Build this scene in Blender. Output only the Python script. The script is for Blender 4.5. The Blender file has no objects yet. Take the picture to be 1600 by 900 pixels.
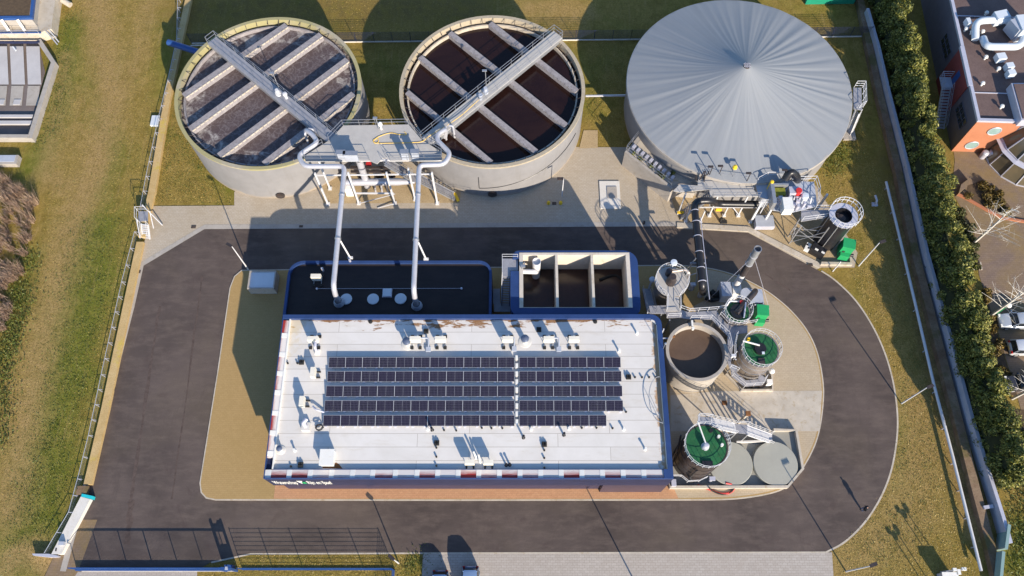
import bpy, bmesh, math, random
from mathutils import Vector, Matrix, Euler
R = math.radians
rnd = random.Random(7)
scene = bpy.context.scene
COL = scene.collection
# ------------------------------------------------------------------ camera model (metres, building axes)
CF, CTH, CRO, CYAW, CH = 1277.0, R(23.616), R(-0.682), R(-0.676), 88.0
def rot2(x, y, a):
    c, s = math.cos(a), math.sin(a)
    return c*x - s*y, s*x + c*y
def W(px, py, z=0.0):
    """ground position (x, y) of a thing surveyed at height z"""
    u, v = rot2(px-800, 450-py, CRO)
    dx, dy, dz = u, v*math.cos(CTH)+CF*math.sin(CTH), v*math.sin(CTH)-CF*math.cos(CTH)
    gx, gy = rot2(dx/-dz, dy/-dz, -CYAW)
    return (gx*(CH-z), gy*(CH-z))
def W3(px, py, z=0.0):
    x, y = W(px, py, z)
    return Vector((x, y, z))
def WL(pts, z=0.0):
    return [W(a, b, z) for a, b in pts]
cam_d = bpy.data.cameras.new('camera'); cam = bpy.data.objects.new('camera', cam_d); COL.objects.link(cam)
cam_d.sensor_width = 36.0; cam_d.lens = CF/1600*36.0; cam_d.clip_start = 1.0; cam_d.clip_end = 6000
cam.matrix_world = Matrix.Translation((0, 0, CH)) @ Matrix.Rotation(-CYAW, 4, 'Z') @ Matrix.Rotation(CTH, 4, 'X') @ Matrix.Rotation(CRO, 4, 'Z')
scene.camera = cam
# ------------------------------------------------------------------ light
SUN_EL, SUN_AZ = R(23.8), R(-64.0)          # azimuth counted from +X
sd = Vector((math.cos(SUN_EL)*math.cos(SUN_AZ), math.cos(SUN_EL)*math.sin(SUN_AZ), math.sin(SUN_EL)))
sl = bpy.data.lights.new('sun', 'SUN'); sl.energy = 5.0; sl.angle = R(0.5); sl.color = (1.0, 0.875, 0.70)
so = bpy.data.objects.new('sun', sl); COL.objects.link(so); so.location = sd*300
so.rotation_euler = sd.to_track_quat('Z', 'Y').to_euler()
world = bpy.data.worlds.new('World'); scene.world = world; world.use_nodes = True
wn = world.node_tree; bg = wn.nodes['Background']; sky = wn.nodes.new('ShaderNodeTexSky')
sky.sky_type = 'NISHITA'; sky.sun_disc = False; sky.sun_elevation = SUN_EL
sky.sun_rotation = math.atan2(sd.x, sd.y); sky.air_density = 1.1; sky.dust_density = 0.4; sky.ozone_density = 4.5
bg.inputs[1].default_value = 0.135; wn.links.new(sky.outputs[0], bg.inputs[0])
scene.view_settings.view_transform = 'Standard'; scene.view_settings.look = 'None'
scene.view_settings.exposure = 0.74; scene.view_settings.gamma = 1.0; scene.view_settings.use_curve_mapping = False
# ------------------------------------------------------------------ materials
class NT:
    def __init__(s, name):
        s.m = bpy.data.materials.new(name); s.m.use_nodes = True; s.t = s.m.node_tree
        s.b = s.t.nodes['Principled BSDF']; s.tc = None
    def n(s, kind, **kw):
        o = s.t.nodes.new('ShaderNode'+kind)
        for k, v in kw.items():
            if isinstance(v, tuple) and k.startswith('i_'): o.inputs[k[2:]].default_value = v
            elif k.startswith('i_'): o.inputs[k[2:]].default_value = v
            else: setattr(o, k, v)
        return o
    def l(s, a, b): s.t.links.new(a, b)
    def obj(s, which='Object'):
        if not s.tc: s.tc = s.n('TexCoord')
        return s.tc.outputs[which]
    def noise(s, scale, detail=4, rough=.6, dist=0.0, vec=None, stretch=None):
        o = s.n('TexNoise'); o.inputs['Scale'].default_value = scale; o.inputs['Detail'].default_value = detail
        o.inputs['Roughness'].default_value = rough; o.inputs['Distortion'].default_value = dist
        v = vec or s.obj()
        if stretch:
            mp = s.n('Mapping'); mp.inputs['Scale'].default_value = stretch; s.l(v, mp.inputs[0]); v = mp.outputs[0]
        s.l(v, o.inputs['Vector']); return o.outputs['Fac']
    def ramp(s, fac, stops):
        o = s.n('ValToRGB'); e = o.color_ramp.elements
        while len(e) > len(stops): e.remove(e[-1])
        while len(e) < len(stops): e.new(0.5)
        for q, (p, c) in zip(e, stops):
            q.position = p; q.color = (c, c, c, 1) if isinstance(c, (int, float)) else (*c, 1)
        s.l(fac, o.inputs[0]); return o.outputs[0]
    def mix(s, fac, a, b, mode='MIX'):
        o = s.n('MixRGB', blend_type=mode)
        for i, v in ((0, fac), (1, a), (2, b)):
            if isinstance(v, (int, float)): o.inputs[i].default_value = v
            elif isinstance(v, tuple): o.inputs[i].default_value = (*v, 1)
            else: s.l(v, o.inputs[i])
        return o.outputs[0]
    def math(s, op, a, b=None, c=None, clamp=False):
        o = s.n('Math', operation=op, use_clamp=clamp)
        for i, v in enumerate((a, b, c)):
            if v is None: continue
            if isinstance(v, (int, float)): o.inputs[i].default_value = v
            else: s.l(v, o.inputs[i])
        return o.outputs[0]
    def bump(s, h, strength=.3, dist=.05):
        o = s.n('Bump'); o.inputs['Strength'].default_value = strength; o.inputs['Distance'].default_value = dist
        s.l(h, o.inputs['Height']); s.l(o.outputs[0], s.b.inputs['Normal'])
    def color(s, c):
        if isinstance(c, tuple): s.b.inputs['Base Color'].default_value = (*c, 1)
        else: s.l(c, s.b.inputs['Base Color'])
    def set(s, rough=None, metal=None, spec=None):
        if rough is not None:
            if isinstance(rough, (int, float)): s.b.inputs['Roughness'].default_value = rough
            else: s.l(rough, s.b.inputs['Roughness'])
        if metal is not None: s.b.inputs['Metallic'].default_value = metal
        if spec is not None: s.b.inputs['Specular IOR Level'].default_value = spec
        return s
def mul(c, k): return tuple(min(1, x*k) for x in c)
MATS = {}
def simple(name, col, rough=.6, metal=0, var=.18, scale=1.2, fine=9., bump=.15, dirt=None, spec=.4):
    if name in MATS: return MATS[name]
    t = NT(name); a = t.noise(scale, 5, .65); b = t.noise(fine, 3, .7)
    c = t.mix(t.ramp(a, [(.3, 0), (.7, 1)]), mul(col, 1-var), mul(col, 1+var))
    c = t.mix(t.ramp(b, [(.35, 0), (.75, .35)]), c, mul(col, 1-1.6*var if var < .5 else .3))
    if dirt:
        d = t.noise(scale*1.7+.3, 6, .75, .6); c = t.mix(t.ramp(d, [(.52, 0), (.7, .75)]), c, dirt)
    t.color(c); t.set(rough, metal, spec)
    if bump: t.bump(b, bump, .03)
    MATS[name] = t.m; return t.m
M = {}
M['concrete'] = simple('pale_concrete', (.36, .33, .30), .8, var=.14, scale=.5, dirt=(.25, .22, .18))
M['conc_warm'] = simple('warm_concrete', (.46, .41, .345), .8, var=.16, scale=.6, dirt=(.30, .22, .12))
M['conc_white'] = simple('whitewashed_concrete', (.60, .575, .54), .7, var=.06, scale=.6, dirt=(.5, .46, .38))
M['galv'] = simple('galvanised_steel', (.42, .43, .46), .42, .65, var=.12, scale=3, bump=.05)
M['grating'] = simple('steel_grating', (.33, .33, .36), .6, .35, var=.15, scale=2, bump=.1)
M['deck'] = simple('grp_deck', (.40, .385, .37), .8, 0, var=.08, scale=1.2)
M['pipe_white'] = simple('aluminium_clad_pipe', (.50, .50, .545), .42, .35, var=.08, scale=1.5, bump=.05)
M['steel_white'] = simple('white_painted_steel', (.56, .56, .58), .5, 0, var=.06, scale=2, bump=.04)
M['white'] = simple('white_paint', (.70, .69, .66), .5, 0, var=.05, scale=1.5, bump=.03, dirt=(.62, .58, .5))
M['blue'] = simple('blue_cladding', (.024, .052, .155), .42, 0, var=.16, scale=.8, bump=.04)
M['blue_dark'] = simple('dark_blue_cladding', (.018, .023, .062), .4, 0, var=.15, scale=.8, bump=.04)
M['violet_wall'] = simple('violet_grey_cladding', (.05, .038, .062), .4, 0, var=.15, scale=.8, bump=.04)
M['green_cover'] = simple('green_tank_cover', (.014, .105, .036), .55, 0, var=.35, scale=1.6, fine=14., dirt=(.05, .12, .045))
M['green_box'] = simple('green_paint', (.02, .31, .11), .45, 0, var=.1, scale=1.2, bump=.03)
M['black'] = simple('black_plastic', (.018, .018, .022), .35, 0, var=.25, scale=2)
M['black_rubber'] = simple('black_rubber', (.02, .02, .02), .8, 0, var=.2)
M['steel_dark'] = simple('dark_steel', (.06, .05, .05), .4, .3, var=.3, scale=1.5, dirt=(.12, .07, .045))
M['stainless'] = simple('stainless_sheet', (.40, .35, .31), .34, .6, var=.25, scale=1.1, dirt=(.16, .11, .08))
M['yellow'] = simple('yellow_paint', (.80, .52, .03), .5, 0, var=.06)
M['hose_yellow'] = simple('yellow_hose', (.72, .48, .10), .5, 0, var=.06)
M['red'] = simple('red_paint', (.55, .03, .03), .45, 0, var=.1)
M['turq'] = simple('turquoise_paint', (.02, .45, .52), .5, 0, var=.1)
M['cabinet'] = simple('grey_cabinet', (.40, .43, .50), .45, .1, var=.1)
M['rust'] = simple('rusty_iron', (.20, .085, .03), .8, .2, var=.35, scale=5, dirt=(.35, .16, .05))
M['drain'] = simple('iron_cover', (.09, .07, .06), .7, .3, var=.3, scale=6)
M['blue_steel'] = simple('blue_painted_steel', (.025, .075, .24), .4, 0, var=.12)
M['slab_pad'] = simple('smooth_pad_concrete', (.325, .32, .28), .75, 0, var=.06, scale=.7)
M['bed_soil'] = simple('dark_soil', (.09, .06, .035), .95, 0, var=.35, scale=2.5, bump=.5)
M['trunk'] = simple('white_bark', (.58, .55, .50), .8, 0, var=.25, scale=4)
M['skylight'] = simple('skylight_plastic', (.55, .60, .66), .25, 0, var=.05)
M['roofbox'] = simple('beige_unit_casing', (.70, .66, .57), .5, 0, var=.07, scale=2)
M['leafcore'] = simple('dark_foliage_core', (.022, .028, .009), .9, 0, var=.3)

def mk(name, fn):
    t = NT(name); fn(t); M[name] = t.m; return t.m
def f_grass(t):
    at = t.n('VertexColor', layer_name='wear'); sp = t.n('SeparateColor'); t.l(at.outputs[0], sp.inputs[0])
    big = t.noise(.09, 6, .65, .8); mid = t.noise(.7, 6, .72, .5); fine = t.noise(4.5, 6, .85, .3); vf = t.noise(17, 4, .85); trk = t.noise(1.0, 5, .7, .4, stretch=(2.2, .16, 1))
    dry = t.mix(t.ramp(mid, [(.3, 0), (.72, 1)]), (.185, .130, .026), (.335, .235, .068))
    lush = t.mix(t.ramp(mid, [(.3, 0), (.7, 1)]), (.085, .105, .010), (.185, .190, .026))
    soil = t.mix(t.ramp(fine, [(.3, 0), (.7, 1)]), (.29, .185, .080), (.42, .28, .13))
    g = t.math('ADD', sp.outputs[1], t.math('MULTIPLY_ADD', big, 2.6, -1.25), clamp=True)
    g = t.math('ADD', g, t.math('MULTIPLY_ADD', fine, .9, -.45), clamp=True)
    c = t.mix(g, dry, lush)
    d = t.math('ADD', sp.outputs[0], t.math('MULTIPLY_ADD', mid, 1.1, -.62), clamp=True)
    c = t.mix(d, c, soil)
    c = t.mix(t.ramp(trk, [(.55, 0), (.72, .5)]), c, (.36, .25, .11)); c = t.mix(t.ramp(trk, [(.28, .45), (.42, 0)]), c, (.10, .085, .02))
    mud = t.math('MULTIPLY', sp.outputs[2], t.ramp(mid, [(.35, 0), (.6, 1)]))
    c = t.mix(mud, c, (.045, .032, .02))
    c = t.mix(t.ramp(fine, [(.36, .75), (.52, 0)]), c, (.10, .074, .016))
    c = t.mix(t.ramp(vf, [(.54, 0), (.7, .6)]), c, (.40, .30, .11))
    t.color(c); t.set(.95, 0, .15)
    t.bump(t.math('ADD', t.math('MULTIPLY', fine, 1.0), t.math('MULTIPLY', vf, .4)), .55, .2)
mk('grass', f_grass)
def f_asphalt(t):
    big = t.noise(.12, 5, .6, .4); mid = t.noise(1.1, 6, .7, stretch=(.35, 1, 1)); fine = t.noise(14, 5, .9)
    c = t.mix(t.ramp(big, [(.34, 0), (.66, 1)]), (.060, .046, .042), (.104, .080, .072))
    c = t.mix(t.ramp(mid, [(.45, 0), (.72, .7)]), c, (.142, .110, .094))
    c = t.mix(t.ramp(t.noise(.35, 7, .8, 1.2), [(.56, 0), (.66, .55)]), c, (.066, .046, .044))
    c = t.mix(t.ramp(t.noise(.5, 6, .75, .6, stretch=(1, .2, 1)), [(.55, 0), (.72, .5)]), c, (.058, .044, .041)); c = t.mix(t.ramp(t.noise(.07, 4, .6, .5), [(.5, 0), (.7, .4)]), c, (.135, .105, .075))
    c = t.mix(t.ramp(fine, [(.32, .6), (.52, 0)]), c, (.05, .040, .040))
    c = t.mix(t.ramp(fine, [(.62, 0), (.8, .6)]), c, (.19, .15, .14))
    t.color(c); t.set(.85, 0, .3); t.bump(fine, .35, .02)
mk('asphalt', f_asphalt)
def f_seam(t):
    f = t.noise(1.5, 6, .8); t.color(t.mix(t.ramp(f, [(.4, 0), (.6, 1)]), (.062, .045, .040), (.100, .073, .064))); t.set(.85, 0, .3)
mk('asphalt_seam', f_seam)
M['roof_trim'] = simple('pale_roof_trim', (.545, .53, .505), .6, 0, var=.06, bump=0)
M['teal'] = simple('teal_tarpaulin', (.012, .24, .15), .5, 0, var=.12)
M['basin_conc'] = simple('pale_basin_concrete', (.54, .485, .42), .8, 0, var=.1, scale=.6, dirt=(.40, .33, .24))
M['bund_floor'] = simple('bund_floor_concrete', (.265, .26, .235), .75, 0, var=.08, scale=.7)
M['basin_water'] = simple('brown_basin_water', (.055, .030, .022), .2, 0, var=.3, scale=.6, bump=.05)
M['cowl'] = simple('sky_tinted_cowl', (.10, .125, .19), .35, .2, var=.08, bump=0)  # blue of the reflected sky put into the vent cap colour
def paver(name, a, b, mort, stain, w=.42, h=.21, wear=.5):
    def f(t):
        br = t.n('TexBrick'); t.l(t.obj(), br.inputs['Vector']); br.inputs['Scale'].default_value = 1
        br.inputs['Brick Width'].default_value = w; br.inputs['Row Height'].default_value = h; br.inputs['Mortar Size'].default_value = .018
        br.inputs['Color1'].default_value = (*a, 1); br.inputs['Color2'].default_value = (*b, 1); br.inputs['Mortar'].default_value = (*mort, 1)
        big = t.noise(.16, 6, .7, .6); mid = t.noise(2.2, 5, .75); fine = t.noise(11, 3, .8)
        c = t.mix(t.ramp(big, [(.36, 0), (.68, wear)]), br.outputs[0], stain)
        c = t.mix(t.ramp(mid, [(.5, 0), (.75, .45)]), c, mul(b, 1.18))
        c = t.mix(t.ramp(fine, [(.3, .5), (.5, 0)]), c, mul(a, .55))
        t.color(c); t.set(.85, 0, .25); t.bump(fine, .25, .02)
    return mk(name, f)
paver('paver_sand', (.35, .235, .102), (.375, .255, .115), (.305, .205, .09), (.31, .215, .085))
paver('paver_pale', (.41, .33, .24), (.44, .36, .265), (.34, .285, .2), (.36, .285, .18))
paver('paver_apron', (.40, .345, .28), (.44, .385, .32), (.33, .28, .21), (.33, .26, .17))
paver('paver_sun_red', (.46, .235, .125), (.51, .275, .15), (.38, .2, .11), (.42, .26, .15))
paver('paver_grey', (.38, .34, .305), (.43, .39, .355), (.28, .25, .22), (.34, .29, .25), .5, .25)
paver('paver_brown', (.17, .125, .105), (.21, .155, .125), (.13, .095, .075), (.24, .165, .065), .5, .25, .9)
def f_gravel(t):
    a = t.noise(.5, 6, .7); f = t.noise(9, 4, .85)
    c = t.mix(t.ramp(a, [(.3, 0), (.7, 1)]), (.34, .25, .14), (.45, .345, .21))
    c = t.mix(t.ramp(f, [(.35, .7), (.5, 0)]), c, (.14, .10, .05)); c = t.mix(t.ramp(f, [(.6, 0), (.75, .5)]), c, (.5, .42, .28))
    t.color(c); t.set(.9, 0, .2); t.bump(f, .5, .05)
mk('gravel', f_gravel)
def f_tan(t):
    a = t.noise(.5, 6, .7, .5); f = t.noise(7, 4, .8)
    c = t.mix(t.ramp(a, [(.3, 0), (.7, 1)]), (.40, .27, .105), (.52, .38, .19))
    c = t.mix(t.ramp(t.noise(.23, 5, .7), [(.58, 0), (.68, .8)]), c, (.48, .36, .04))
    c = t.mix(t.ramp(f, [(.33, .5), (.5, 0)]), c, (.2, .14, .06)); t.color(c); t.set(.85); t.bump(f, .3, .03)
mk('tan_wall', f_tan)
def f_brownwall(t):
    a = t.noise(.5, 6, .7, .5); f = t.noise(5, 4, .8)
    c = t.mix(t.ramp(a, [(.35, 0), (.65, 1)]), (.15, .085, .05), (.24, .17, .11))
    c = t.mix(t.ramp(t.noise(.3, 5, .7), [(.5, 0), (.62, .8)]), c, (.10, .085, .02))
    c = t.mix(t.ramp(f, [(.33, .6), (.5, 0)]), c, (.06, .04, .02)); t.color(c); t.set(.9); t.bump(f, .4, .03)
mk('mossy_wall', f_brownwall)
def f_roof(t):
    br = t.n('TexBrick'); t.l(t.obj(), br.inputs['Vector']); br.inputs['Scale'].default_value = 1; br.offset = 0.37
    br.inputs['Brick Width'].default_value = 14.; br.inputs['Row Height'].default_value = 1.35; br.inputs['Mortar Size'].default_value = .028
    br.inputs['Color1'].default_value = (.585, .56, .535, 1); br.inputs['Color2'].default_value = (.635, .61, .585, 1); br.inputs['Mortar'].default_value = (.36, .33, .30, 1)
    big = t.noise(.25, 6, .7, .5); st = t.noise(1.3, 6, .75, stretch=(.25, 1, 1)); fine = t.noise(9, 4, .8)
    c = t.mix(t.ramp(big, [(.4, 0), (.7, .35)]), br.outputs[0], (.46, .435, .395))
    c = t.mix(t.ramp(st, [(.54, 0), (.75, .4)]), c, (.44, .385, .30))
    sx = t.n('SeparateXYZ'); t.l(t.obj(), sx.inputs[0])       # object origin = centre of the roof
    yn = t.math('SUBTRACT', W(700, 497.5, 7.6)[1]-23.425, sx.outputs[1]); nz = t.noise(.55, 5, .72, .3, stretch=(.45, 1.6, 1))
    m = t.math('SUBTRACT', t.math('MULTIPLY_ADD', nz, 5.6, -2.4), t.math('ADD', yn, .0))
    rust = t.ramp(t.math('MULTIPLY', m, 1.8), [(.0, 0), (.45, .95)])
    xr = t.math('SUBTRACT', 19.2, sx.outputs[0]); nr = t.noise(1.3, 4, .7)
    m2 = t.math('SUBTRACT', t.math('MULTIPLY', nr, 2.3), t.math('ADD', xr, .78)); r2 = t.ramp(t.math('MULTIPLY', m2, 2.0), [(0, 0), (.6, .8)])
    c = t.mix(rust, c, t.mix(t.ramp(fine, [(.3, 0), (.7, 1)]), (.13, .055, .018), (.33, .17, .06)))
    c = t.mix(r2, c, (.36, .20, .08))
    xl = t.math('ADD', sx.outputs[0], 19.2); m3 = t.math('SUBTRACT', t.math('MULTIPLY', t.noise(.9, 5, .7), 3.2), t.math('ADD', t.math('MULTIPLY', xl, .45), t.math('MULTIPLY', yn, .3)))
    c = t.mix(t.ramp(m3, [(.25, 0), (1., .5)]), c, (.52, .40, .20))
    t.color(c); t.set(.7, 0, .3); t.bump(fine, .12, .02)
mk('white_roof', f_roof)
def f_darkroof(t):
    a = t.noise(.35, 5, .7, stretch=(1, 3, 1)); f = t.noise(12, 4, .8); b = t.noise(3, 5, .7, stretch=(2.5, .5, 1))
    c = t.mix(t.ramp(a, [(.3, 0), (.7, 1)]), (.020, .016, .018), (.034, .026, .026))
    c = t.mix(t.ramp(b, [(.64, 0), (.78, .5)]), c, (.10, .085, .075)); c = t.mix(t.ramp(f, [(.6, 0), (.8, .35)]), c, (.08, .065, .06))
    t.color(c); t.set(.8, 0, .3); t.bump(f, .3, .02)
mk('dark_roof', f_darkroof)
def f_brownroof(t):
    a = t.noise(.25, 6, .7, .5); f = t.noise(9, 4, .8)
    c = t.mix(t.ramp(a, [(.3, 0), (.7, 1)]), (.10, .065, .06), (.16, .11, .10)); c = t.mix(t.ramp(f, [(.35, .5), (.55, 0)]), c, (.05, .03, .03))
    t.color(c); t.set(.85); t.bump(f, .2, .02)
mk('brown_roof', f_brownroof)
def f_membrane(t):
    g = t.obj(); sx = t.n('SeparateXYZ'); t.l(g, sx.inputs[0])
    ang = t.math('ARCTAN2', sx.outputs[1], sx.outputs[0]); v = t.n('CombineXYZ'); t.l(t.math('MULTIPLY', ang, 9.), v.inputs[0])
    rad = t.n('VectorMath', operation='LENGTH'); t.l(g, rad.inputs[0]); t.l(t.math('MULTIPLY', rad.outputs['Value'], .05), v.inputs[1])
    a = t.noise(1.6, 5, .7, vec=v.outputs[0]); b = t.noise(.35, 5, .6)
    c = t.mix(t.ramp(a, [(.3, 0), (.7, 1)]), (.212, .227, .248), (.268, .281, .300)); c = t.mix(t.ramp(b, [(.4, 0), (.7, .3)]), c, (.275, .278, .278))
    t.color(c); t.set(.5, 0, .4)
mk('grey_membrane', f_membrane)
def f_foam(t):
    vo = t.n('TexVoronoi', feature='DISTANCE_TO_EDGE'); d = t.n('VectorMath', operation='ADD')
    nz = t.n('TexNoise'); nz.inputs['Scale'].default_value = .9; nz.inputs['Detail'].default_value = 5; t.l(t.obj(), nz.inputs['Vector'])
    sc = t.n('VectorMath', operation='SCALE'); sc.inputs['Scale'].default_value = 2.2; t.l(nz.outputs['Color'], sc.inputs[0])
    t.l(t.obj(), d.inputs[0]); t.l(sc.outputs[0], d.inputs[1]); t.l(d.outputs[0], vo.inputs['Vector']); vo.inputs['Scale'].default_value = 1.25
    a = t.noise(.3, 6, .7, 1.); f = t.noise(6, 4, .8)
    veins = t.ramp(vo.outputs['Distance'], [(.0, .55), (.05, .16), (.16, 0)])
    c = t.mix(t.ramp(f, [(.3, 0), (.7, 1)]), (.062, .044, .044), (.098, .074, .076))
    c = t.mix(t.math('MULTIPLY', veins, t.ramp(a, [(.3, .25), (.65, .9)])), c, (.27, .245, .255))
    sx = t.n('VectorMath', operation='LENGTH'); t.l(t.obj(), sx.inputs[0])
    edge = t.math('MULTIPLY', t.ramp(t.math('MULTIPLY', sx.outputs['Value'], .1), [(.98, 0), (1.10, 1)]), t.ramp(t.noise(.8, 6, .75, .5), [(.48, 0), (.64, .7)]))
    c = t.mix(edge, c, (.46, .44, .42))
    t.color(c); t.set(.45, 0, .35); t.bump(f, .3, .04)
mk('foamy_water', f_foam)
def f_dkwater(t):
    a = t.noise(.25, 6, .65, .8); f = t.noise(10, 4, .75); s = t.noise(.12, 3, .5)
    c = t.mix(t.ramp(a, [(.3, 0), (.7, 1)]), (.012, .005, .005), (.022, .010, .008))
    spk = t.math('MULTIPLY', t.ramp(f, [(.68, 0), (.72, 1)]), t.ramp(s, [(.52, 0), (.66, 1)]))
    c = t.mix(spk, c, (.35, .33, .32)); t.color(c); t.set(.12, 0, .3); t.bump(t.noise(2.5, 3, .5), .06, .03)
mk('dark_water', f_dkwater)
def f_sludge(t):
    a = t.noise(.9, 6, .7, .5); f = t.noise(12, 3, .8)
    c = t.mix(t.ramp(a, [(.3, 0), (.7, 1)]), (.088, .056, .038), (.118, .078, .054)); c = t.mix(t.ramp(f, [(.4, .3), (.6, 0)]), c, (.07, .045, .03))
    t.color(c); t.set(.5, 0, .4)
mk('brown_sludge', f_sludge)
def f_tankwall(t):
    a = t.noise(.35, 5, .7); st = t.noise(1.2, 5, .75, stretch=(1, 1, .12)); f = t.noise(8, 3, .8)
    c = t.mix(t.ramp(a, [(.3, 0), (.7, 1)]), (.195, .190, .195), (.245, .238, .242)); c = t.mix(t.ramp(st, [(.55, 0), (.75, .4)]), c, (.165, .15, .135))
    sx = t.n('SeparateXYZ'); t.l(t.obj(), sx.inputs[0]); low = t.math('SUBTRACT', t.math('MULTIPLY', t.noise(.7, 4, .7), 1.6), sx.outputs[2])
    c = t.mix(t.ramp(low, [(.2, 0), (.8, .7)]), c, (.34, .27, .19)); t.color(c); t.set(.85); t.bump(f, .12, .02)
mk('tank_concrete', f_tankwall)
def f_rim(t):
    a = t.noise(.18, 4, .6, .3); f = t.noise(3, 5, .8)
    c = t.mix(t.ramp(f, [(.3, 0), (.7, 1)]), (.30, .26, .19), (.40, .36, .28))
    c = t.mix(t.ramp(t.math('ADD', a, t.math('MULTIPLY', f, .2)), [(.5, 0), (.62, .7)]), c, (.29, .265, .10)); t.color(c); t.set(.85); t.bump(f, .3, .03)
mk('mossy_rim', f_rim)
def f_rim2(t):
    f = t.noise(3, 5, .8); c = t.mix(t.ramp(f, [(.3, 0), (.7, 1)]), (.30, .25, .18), (.42, .36, .27)); t.color(c); t.set(.85); t.bump(f, .3, .03)
mk('tan_rim', f_rim2)
def f_beam(t):
    f = t.noise(2.0, 6, .75); g = t.noise(14, 3, .8)
    c = t.mix(t.ramp(f, [(.35, 0), (.68, 1)]), (.20, .18, .19), (.34, .32, .33)); c = t.mix(t.ramp(g, [(.3, .5), (.5, 0)]), c, (.11, .10, .10)); t.color(c); t.set(.8); t.bump(g, .3, .03)
mk('weathered_concrete', f_beam)
def f_pv(t):
    br = t.n('TexBrick'); br.offset = 0; t.l(t.obj(), br.inputs['Vector']); br.inputs['Scale'].default_value = 1
    br.inputs['Brick Width'].default_value = .1425; br.inputs['Row Height'].default_value = .163; br.inputs['Mortar Size'].default_value = .012
    br.inputs['Color1'].default_value = (.005, .005, .012, 1); br.inputs['Color2'].default_value = (.008, .007, .020, 1); br.inputs['Mortar'].default_value = (.085, .08, .11, 1)
    oi = t.n('ObjectInfo'); c = t.mix(t.math('MULTIPLY', oi.outputs['Random'], .4), br.outputs[0], (.018, .014, .034)); t.color(c); t.set(.2, 0, .35)
mk('pv_cells', f_pv)
M['alu'] = simple('aluminium_frame', (.62, .62, .64), .4, .5, var=.05, bump=0)
def f_parap(axis):
    def f(t):
        sx = t.n('SeparateXYZ'); t.l(t.obj('Generated'), sx.inputs[0]); oi = t.n('ObjectInfo')
        f_ = t.noise(1.2, 5, .7, .3, stretch=((4, .7, 1) if axis == 0 else (.7, 4, 1)))
        v = t.math('ADD', t.math('SUBTRACT', 1., sx.outputs[axis]), t.math('MULTIPLY_ADD', f_, .9, -.45))
        v = t.math('ADD', v, t.math('MULTIPLY_ADD', oi.outputs['Random'], .9, -.75))
        c = t.mix(t.ramp(v, [(.05, 0), (.75, 1)]), (.62, .58, .56), (.30, .030, .025)); t.color(c); t.set(.4, 0, .4)
    return f
mk('stained_panel_west', f_parap(0)); mk('stained_panel_south', f_parap(1))
def f_brickw(t):
    a = t.noise(.5, 5, .6); f = t.noise(7, 3, .8); c = t.mix(t.ramp(a, [(.3, 0), (.7, 1)]), (.36, .135, .065), (.42, .165, .085)); c = t.mix(t.ramp(f, [(.35, .3), (.5, 0)]), c, (.25, .09, .05)); t.color(c); t.set(.8); t.bump(f, .2, .02)
mk('orange_brick', f_brickw)
M['red_wall'] = simple('dark_red_brick', (.23, .045, .04), .8, 0, var=.15)
M['grey_wall'] = simple('blue_grey_cladding', (.13, .12, .15), .5, 0, var=.12)
M['zinc'] = simple('zinc_coping', (.52, .52, .60), .45, .3, var=.08)
M['tank_panel'] = simple('clarifier_floor_panel', (.42, .41, .42), .7, 0, var=.1, scale=.4)
M['tank_panel_dark'] = simple('silted_floor_panel', (.16, .13, .12), .7, 0, var=.15, scale=.5)
def f_glass(t): t.color((.02, .025, .03)); t.set(.06, 0, .6)
mk('dark_glass', f_glass)
def f_glass2(t): t.color(t.mix(t.noise(.6, 4, .6), (.05, .05, .035), (.17, .13, .08))); t.set(.12, 0, .6)
mk('tinted_glass', f_glass2)
def f_glass3(t): t.color((.22, .32, .31)); t.set(.12, 0, .6)
mk('teal_glass', f_glass3)
def leafmat(name, stops):
    t = NT(name); ge = t.n('NewGeometry'); a = t.noise(.5, 3, .6)
    f = t.math('ADD', t.math('MULTIPLY', ge.outputs['Random Per Island'], .65), t.math('MULTIPLY', a, .35))
    c = t.ramp(f, stops); t.color(c); t.set(.5, 0, .35)
    t.b.inputs['Transmission Weight'].default_value = 0; M[name] = t.m
leafmat('hedge_leaf', [(.12, (.030, .038, .007)), (.42, (.085, .098, .016)), (.7, (.19, .185, .032)), (.92, (.42, .37, .11))])
leafmat('bed_leaf', [(.15, (.05, .035, .015)), (.5, (.12, .085, .02)), (.8, (.22, .15, .03)), (.95, (.30, .19, .05))])
leafmat('darkbed_leaf', [(.15, (.02, .03, .008)), (.5, (.05, .065, .015)), (.8, (.10, .085, .03)), (.95, (.16, .09, .05))])
leafmat('weed_leaf', [(.15, (.045, .06, .010)), (.5, (.09, .115, .018)), (.95, (.17, .16, .035))])
leafmat('dry_leaf', [(.1, (.17, .12, .023)), (.45, (.27, .195, .045)), (.75, (.36, .265, .075)), (.95, (.46, .36, .14))])
leafmat('twig', [(.1, (.15, .095, .07)), (.5, (.30, .20, .145)), (.8, (.44, .32, .22)), (.95, (.45, .36, .26))])
def carpaint(name, c):
    t = NT(name); t.color(c); t.set(.25, .35, .5); t.b.inputs['Coat Weight'].default_value = .6; M[name] = t.m
carpaint('paint_silver', (.52, .56, .62)); carpaint('paint_white', (.72, .74, .78)); carpaint('paint_dark', (.06, .06, .07)); carpaint('paint_blue', (.14, .24, .45)); carpaint('paint_steelblue', (.26, .38, .58))
M['lamp_red'] = simple('tail_light', (.45, .02, .015), .3, 0, var=.05, bump=0)
M['lamp_clear'] = simple('head_light', (.75, .75, .72), .2, 0, var=.04, bump=0)
M['skin'] = simple('skin', (.48, .28, .19), .6, 0, var=.04, bump=0)
M['cloth_black'] = simple('black_cloth', (.02, .02, .025), .9, 0, var=.2)
M['cloth_blue'] = simple('blue_denim', (.04, .08, .18), .9, 0, var=.2)
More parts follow.
